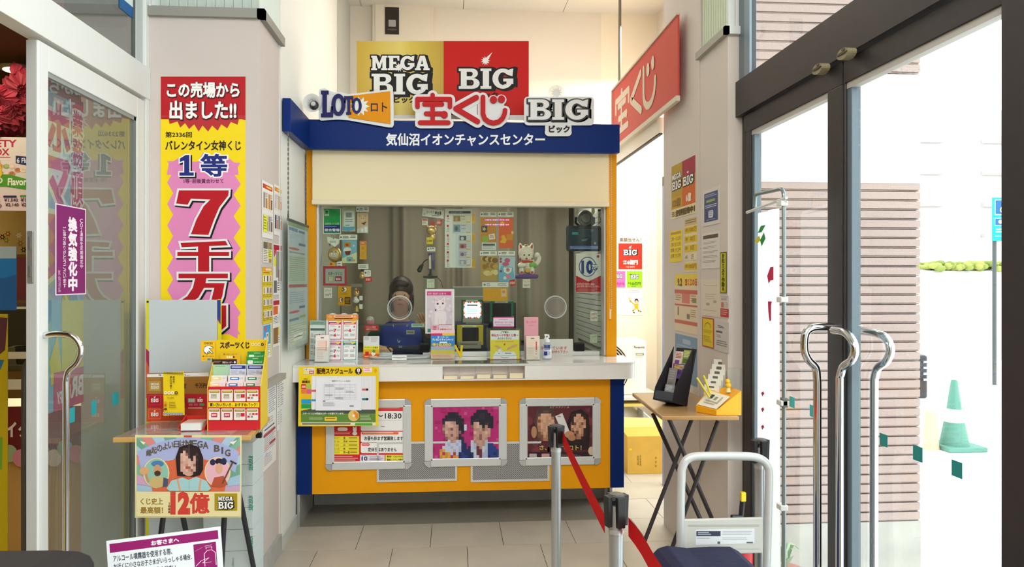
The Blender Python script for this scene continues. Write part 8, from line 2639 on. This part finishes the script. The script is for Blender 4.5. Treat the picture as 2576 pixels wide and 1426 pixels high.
def f_menu(s, a, b, c, d):
    s.rect(a, 487, c, 530, '#e6cfd0')
    s.text('VARIETY', -70, 354, 46, 371, '#b32a44', .03).text('BOX', -20, 376, 28, 392, '#b32a44', .03).lines(-20, 396, 34, 400, 1, '#b35a6a', .6, .05)
    s.poly([(45, 393), (100, 398), (100, 424), (45, 412)], '#26305c').text('6 Flavor', 48, 399, 96, 411, '#e6e6ea', .02)
    for k in range(9):
        s.ell(8 + 14 * (k % 6), 420 + 9 * (k // 3), 8, 6, ('#d9b08a', '#8aa86a', '#e0c2b0', '#c98a6a', '#e9e0cc')[k % 5]).ell(8 + 14 * (k % 6), 419 + 9 * (k // 3), 5, 4, ('#c99a6a', '#a5bf86', '#efd6cc', '#b5734f', '#d9cdb0')[k % 5])
    s.poly([(-60, 440), (30, 440), (110, 462), (110, 484), (20, 470), (-60, 470)], '#4f9a2e').text('Flavor', 26, 450, 72, 467, '#eef2e4', .03).ell(3, 455, 10, 8, '#d9e6c8').ell(3, 455, 6, 5, '#4f9a2e')
    s.rrect(-6, 494, 6, 498, 2, '#b3405a').rrect(14, 493, 48, 498, 2, '#26305c').rrect(56, 492, 90, 497, 2, '#4f9a2e')
    s.text('¥1,540', 17, 500, 51, 509, '#4d3a44', .02).text('¥2,140', 20, 512, 53, 521, '#4d3a44', .02).text('¥1', 58, 499, 70, 508, '#4d3a44', .02).text('¥2', 60, 511, 72, 520, '#4d3a44', .02).text('¥960', -22, 514, 10, 523, '#4d3a44', .02).text('¥660', -24, 502, 6, 511, '#4d3a44', .02)
    s.poly([(-6, 405), (6, 404), (12, 440), (4, 452), (-10, 450)], '#e6c23a')


s = Sheet(S, (-110, 345, 110, 530), '#ddd6cf', .02)
f_menu(s, -110, 345, 110, 530)
s.done('menu_board', 'white and pink price menu board hanging in the shop', 'board')
# yellow wall panel with flower decor
mb = MB()
S = front(4.6)
o = mk('decor_panel', MB().pbox(S, -200, 520, 240, 640, -.03, 0, M('#d2b262', .6)), None, 'cream yellow panel with small brown and white flower decor above the shop counter', 'panel')
s = Sheet(S, (-200, 520, 240, 640), None)
s.d = .001
for x, y, c in ((6, 596, '#3a2a1c'), (20, 588, '#a8622c'), (16, 604, '#7d9a3a'), (48, 592, '#efe6cc'), (52, 612, '#b07a3c'), (-20, 600, '#a8622c'), (60, 628, '#3a2a1c')):
    s.star(x, y, 9, 4, 6, c).ell(x, y, 2.5, 2.5, '#e8c93a')
mk('print', s.pr, o, kind='stuff')
# showcase counter
S = front(4.0)
X = lambda px: S.uv(px, 700)[0]
Z = lambda py: S.uv(0, py)[1]
e = empty('ice_showcase', (X(90), 4.2, 0), 'ice cream showcase with white rails, dark glass and a red lower panel', 'showcase')
xa, xb = X(-200), -1.52
mk('upper_back', MB().box(xa, 4.42, Z(760), xb, 4.45, Z(640), M('#6d2a2c', .6)), e)
mk('glass_front', MB().box(xa, 4.01, Z(935), xb, 4.016, Z(775), glass('#cfd6cc', 1.0)), e)
mk('inner_shelf', MB().box(xa, 4.1, Z(935), xb, 4.45, Z(925), M('#8d8678', .5)).box(xa, 4.4, Z(925), xb, 4.45, Z(770), M('#4d463c', .6)), e)
for py, h_ in ((772, 5), (886, 16), (955, 24)):
    mk('white_rail', MB().box(xa, 3.98, Z(py + h_), xb, 4.02, Z(py), M('#d9d2bd', .4)), e)
random.seed(2)
for k in range(9):
    px = -60 + k * 36
    mk('tub', MB().lathe((X(px), 4.2, Z(925)), [(.05, 0), (.06, .09)], M(('#7d5a3c', '#c9b08a', '#3f3a34', '#a5755a')[k % 4], .5), 14), e)
mk('red_panel', MB().box(xa, 4.0, Z(1160), xb, 4.03, Z(1022), M('#6d0f20', .45)), e)
mk('light_strip', MB().box(xa, 3.99, Z(1022), xb, 4.0, Z(1002), M('#fff0c0', .5, emit=.8)), e)
mk('lower_panel', MB().box(xa, 4.02, 0, xb, 4.05, Z(1160), M('#c9a05c', .5)), e)
s = Sheet(front(3.999), (-200, 1022, 300, 1160), None)
s.d = .001
s.text('イク', 14, 1062, 74, 1098, '#e6dcd6', .04)
for k in range(12):
    s.ell(-60 + k * 28, 1140 + 14 * math.sin(k * 2.1), 20, 22, ('#d9b0a4', '#c9838a', '#e6cfc0', '#a3b58a', '#d98a9a')[k % 5])
mk('print', s.pr, e, kind='stuff')
mk('lettering', s.tx, e, kind='stuff')
# plain blue and yellow hanging panels
S = front(3.5)
s = Sheet(S, (-60, 620, 42, 780), '#2a78b8', .003)
s.rect(-60, 620, 42, 650, '#a9b8bc').poly([(-60, 690), (10, 700), (42, 690), (42, 780), (-60, 780)], '#2a5f9a')
s.done('hanging_banner', 'plain blue hanging panel with a grey top inside the shop', 'banner')
s = Sheet(S, (-60, 790, 20, 1420), '#b8a014', .003)
s.poly([(-60, 790), (20, 800), (14, 880), (-10, 900), (-60, 900)], '#5a3038').poly([(-60, 900), (12, 905), (2, 930), (-60, 940)], '#2f6a8a').poly([(-60, 1090), (8, 1100), (6, 1180), (-60, 1200)], '#6f9a2c')
s.done('hanging_banner', 'tall yellow patterned panel hanging below the plain blue one', 'banner')

# nobori banner seen through the door glass
SN = lwall(-1.60)
a0, a1 = SN.uv(112, 600)[0], SN.uv(208, 600)[0]
e = empty('shop_banner', SN.P((a0 + a1) / 2, .95), 'sky blue shop banner with pink characters behind the white door\'s glass', 'banner')
s = Sheet(SN, ('r', a0, .92, a1, 2.22), '#6fb6d6', .002, 'n')
s.rect(0, 0, 100, 1.5, '#2b3a40').rect(66, 1.5, 100, 50, '#c0305a').line([(64, 1), (66, 30), (70, 50)], 3, '#e6e2e4')
for t, b in (('ホ', (6, 5, 60, 20)), ('マ', (6, 22, 60, 38)), ('頁', (4, 40, 62, 58))):
    s.text(t, *b, '#cf3a78', .05, out='#e6e2e4', outw=.13)
for t, b in (('業', (70, 4, 98, 12)), ('務', (70, 13, 98, 22)), ('頂', (72, 24, 98, 34)), ('く', (72, 36, 98, 48))):
    s.text(t, *b, '#cf3a78', .03, out='#e6e2e4', outw=.10)
s.rect(40, 66, 100, 88, '#d9c41c').poly([(10, 84), (30, 76), (40, 88), (14, 92)], '#d9c41c').poly([(40, 66), (52, 60), (60, 66)], '#d9c41c')
s.rect(20, 88, 100, 100, '#c93a70').text('BR', 98, 91, 66, 97, '#eadfe4', .04).text('Happy', 64, 93, 28, 98, '#eadfe4', .02)
s.done('cloth', parent=e)
mk('pole', MB().tube([SN.P(a0 - .02, 0, -.03), SN.P(a0 - .02, 2.25, -.03)], .01, M('#8d9296', .4, .5), 8), e)
# sticker on the glass
SGl = lwall(-1.451)
a0, b1 = SGl.uv(139, 511)
a1, _ = SGl.uv(216, 511)
_, b0 = SGl.uv(139, 743)
s = Sheet(SGl, ('r', a0, b0, a1, b1), '#e6dce4', .0006, 'n')
s.rect(3, 1.2, 97, 98.8, '#7f1a68').vtext('換気強化中', 40, 12, 68, 96, '#efe6ec', .05).vtext('CO2濃度を定期測定中', 78, 12, 88, 70, '#e3cfdd', .02).vtext('ご協力ありがとうございます', 21, 24, 31, 92, '#e3cfdd', .02).vtext('気仙沼店', 5, 72, 13, 97, '#d9bfd2', .0)
s.done('ventilation_sticker', 'purple vertical sticker with white characters on the white door\'s glass', 'sticker')
# signs in the transom light
SGt = lwall(-1.4605)
a0, b1 = SGt.uv(100, -80)
a1, _ = SGt.uv(188, -80)
_, b0 = SGt.uv(188, 46)
s = Sheet(lwall(-1.50), ('r', a0, 2.455, a1, 3.1), '#b8355e', .0015, 'n')
s.text('味', 30, 40, 82, 84, '#e6dfe0', .03)
s.done('pink_hanging_sign', 'pink sign with one white character behind the transom glass', 'sign')
a0, _ = SGt.uv(300, 20)
a1, b0 = SGt.uv(353, 62)
s = Sheet(SGt, ('r', a0, b0, a1, b0 + .42), '#215f9c', .001, 'n')
s.rect(4, 76, 96, 88, '#dfeaea').poly([(40, 52), (62, 52), (51, 68)], '#dfeaea').text('出口', 58, 30, 94, 44, '#dfeaea', .01)
s.done('blue_arrow_sign', 'blue sign with a white triangle and bar on the transom glass', 'sign')

# ================================================================= outside, beyond the right door
zg = -.17
S = front(6.84)
c = S.px(2416, 1125)
e = empty('traffic_cone', (c.x, 6.9, zg), 'green traffic cone with a white slanting band standing outside', 'cone')
GC = M('#5a9283', .6)
mk('base', MB().box(c.x - .19, 6.72, zg, c.x + .19, 7.10, zg + .045, GC), e, bevel=.01)
mk('cone', MB().lathe((c.x - .02, 6.9, zg + .045), [(.13, 0), (.088, .22)], GC, 24).lathe((c.x - .02, 6.9, zg + .045), [(.066, .34), (.03, .60), (.022, .615)], GC, 24), e, smooth=40)
mk('white_band', MB().lathe((c.x - .02, 6.9, zg + .045), [(.089, .215), (.065, .345)], M('#cfd9cf', .4), 24), e, smooth=40)
c = S.px(2352, 1110)
mk('concrete_bollard', MB().lathe((c.x, 6.9, zg), [(.075, 0), (.07, .04), (.06, .34), (.045, .37), (.0, .375)], M('#cdb79a', .8), 16), None, 'squat beige concrete bollard outside beside the green cone', 'bollard', smooth=40)
S = front(11)
c = S.px(2512, 600)
e = empty('parking_sign', (c.x, 11, zg), 'teal disabled parking sign with blue squares on a thin dark pole outside', 'sign')
s = Sheet(S, (2495, 497, 2560, 606), '#11a5a8', .02)
s.rect(2500, 502, 2556, 541, '#dfeef0').rect(2502, 504, 2554, 539, '#1f5f9c').ell(2523, 528, 10, 9, '#dfeef0').ell(2523, 528, 7, 6, '#1f5f9c').line([(2519, 508), (2521, 524), (2530, 524), (2534, 535)], 2.5, '#dfeef0').rect(2500, 548, 2530, 568, '#dfeef0').rect(2501.5, 549.5, 2528.5, 566.5, '#1f5f9c').ell(2515, 558, 6, 5, '#dfeef0').lines(2503, 575, 2550, 588, 2, '#dfeef0', .5, .1).lines(2500, 593, 2550, 597, 1, '#aee0e0', .6)
s.done('plate', parent=e)
z = S.uv(0, 606)[1]
mk('pole', MB().tube([V((c.x - .03, 11.05, zg)), V((c.x - .03, 11.05, z + .6))], .03, M('#4a4f50', .5), 10), e)
# low hedge, kerb stops, a parked car's edge, far buildings
S = front(16)
c = S.px(2450, 660)
hg = MB()
random.seed(8)
for k in range(150):
    hg.ball((c.x + random.uniform(-1.2, 1.6), 16 + random.uniform(-.3, .3), 1.74 + random.uniform(-.05, .08)), .10, .10, .07, M(('#8f9a4a', '#7d8a40', '#a3a858')[k % 3], .9), 7, 4)
mk('hedge', hg, None, 'yellow green hedge along the raised bank outside', 'hedge', smooth=60)
struct('terrain_bank', MB().hexa([(6, 14.5, zg), (60, 14.5, zg), (60, 30, zg), (6, 30, zg), (6, 15.8, 1.65), (60, 15.8, 1.65), (60, 30, 3.2), (6, 30, 3.2)], M('#d3d1cb', .9, noise=.06)))
e = empty('far_building', (20, 34, 2.9), 'pale distant apartment building above the bank outside', 'building')
mk('wall', MB().box(15, 34, 2.2, 27, 40, 9.5, M('#d6d2d0', .8)), e)
for j in range(4):
    for k in range(7):
        x = 15.6 + k * 1.6
        w_ = mk('window', MB().box(x, 33.96, 3.6 + j * 1.5, x + .7, 34.0, 4.4 + j * 1.5, M('#c3cad2', .3)), e)
        if k % 2 == 0:
            mk('balcony_rail', MB().box(x - .2, 33.7, 3.4 + j * 1.5, x + 1.0, 33.96, 3.62 + j * 1.5, M('#c3b5b5', .7)), e)
e = empty('parked_car', (front(8.6).px(2345, 880).x, 8.9, zg), 'dark parked car showing only its grille edge beyond the clad wall', 'car')
xx = _base[e.name].x - .12
xl_ = xx - 1.6
CARM = M('#20222a', .3)
mk('body', MB().hexa([(xl_, 8.6, zg + .2), (xx + .07, 8.6, zg + .2), (xx + .07, 12.8, zg + .2), (xl_, 12.8, zg + .2), (xl_, 8.6, zg + .72), (xx + .07, 8.6, zg + .72), (xx + .07, 12.8, zg + .95), (xl_, 12.8, zg + .95)], CARM), e, bevel=.03)
mk('cabin', MB().hexa([(xl_ + .06, 9.7, zg + .8), (xx + .01, 9.7, zg + .8), (xx + .01, 12.6, zg + .9), (xl_ + .06, 12.6, zg + .9), (xl_ + .2, 10.5, zg + 1.42), (xx - .13, 10.5, zg + 1.42), (xx - .13, 12.2, zg + 1.42), (xl_ + .2, 12.2, zg + 1.42)], M('#14161a', .1)), e, bevel=.03)
for k in range(4):
    mk('grille_bar', MB().box(xx + .0, 8.58, zg + .42 + k * .07, xx + .068, 8.6, zg + .445 + k * .07, M('#b5bac4', .25, .8)), e)
mk('wheel', MB().lathe((xl_ - .0, 9.4, zg + .3), [(.18, 0), (.3, .0), (.3, .2), (.18, .2)], M('#1a1a1c', .7), 24, (1, 0, 0)), e, smooth=30)
mk('wheel', MB().lathe((xx - .0, 9.4, zg + .3), [(.18, 0), (.3, .0), (.3, .08), (.18, .08)], M('#1a1a1c', .7), 24, (1, 0, 0)), e, smooth=30)
for i, (px, py) in enumerate(((2400, 815), (2485, 805))):
    c = top(zg).px(px, py + 6)
    mk('parking_stop', MB().box(c.x - .3, c.y - .08, zg, c.x + .3, c.y + .08, zg + .12, M('#c9c5bd', .8)), None, 'pale concrete parking stop outside, %s' % ('the one nearer the clad wall' if i == 0 else 'the one under the teal sign'), 'parking stop', 'parking stops', bevel=.02)
for i, (px, w_, h_) in enumerate(((2403, .35, .30), (2492, .34, .25))):
    pass
# things at the foot of the clad wall, seen through the door glass
e = empty('flower_pot', (1.80, 3.40, zg), 'reddish plant pot with pale leaves at the foot of the clad wall', 'plant pot')
mk('pot', MB().lathe((1.52, 3.38, zg), [(.07, 0), (.10, .24), (.11, .24), (.11, .28), (.09, .28)], M('#c98f84', .7), 20), e, smooth=40)
mk('soil', MB().lathe((1.52, 3.38, zg + .25), [(.088, 0), (.088, .01)], M('#6a5648', .9), 16), e)
random.seed(6)
for k in range(14):
    w0 = k * .45
    r_ = random.uniform(.04, .11)
    p0 = V((1.52, 3.38, zg + .26))
    p1 = p0 + V((r_ * math.cos(w0) * .5, r_ * math.sin(w0) * .5, random.uniform(.06, .16)))
    p2 = p0 + V((r_ * math.cos(w0), r_ * math.sin(w0), random.uniform(.04, .16)))
    d_ = V((-math.sin(w0), math.cos(w0), 0)) * .016
    mk('leaf', MB().mesh([p0, p1 - d_, p2, p1 + d_, p1 - V((0, 0, .004))], [(0, 1, 2, 3), (0, 4, 1), (0, 3, 4), (4, 2, 1), (4, 3, 2)], M('#b5cfae', .7)), e)

bpy.data.scenes.remove(TS)
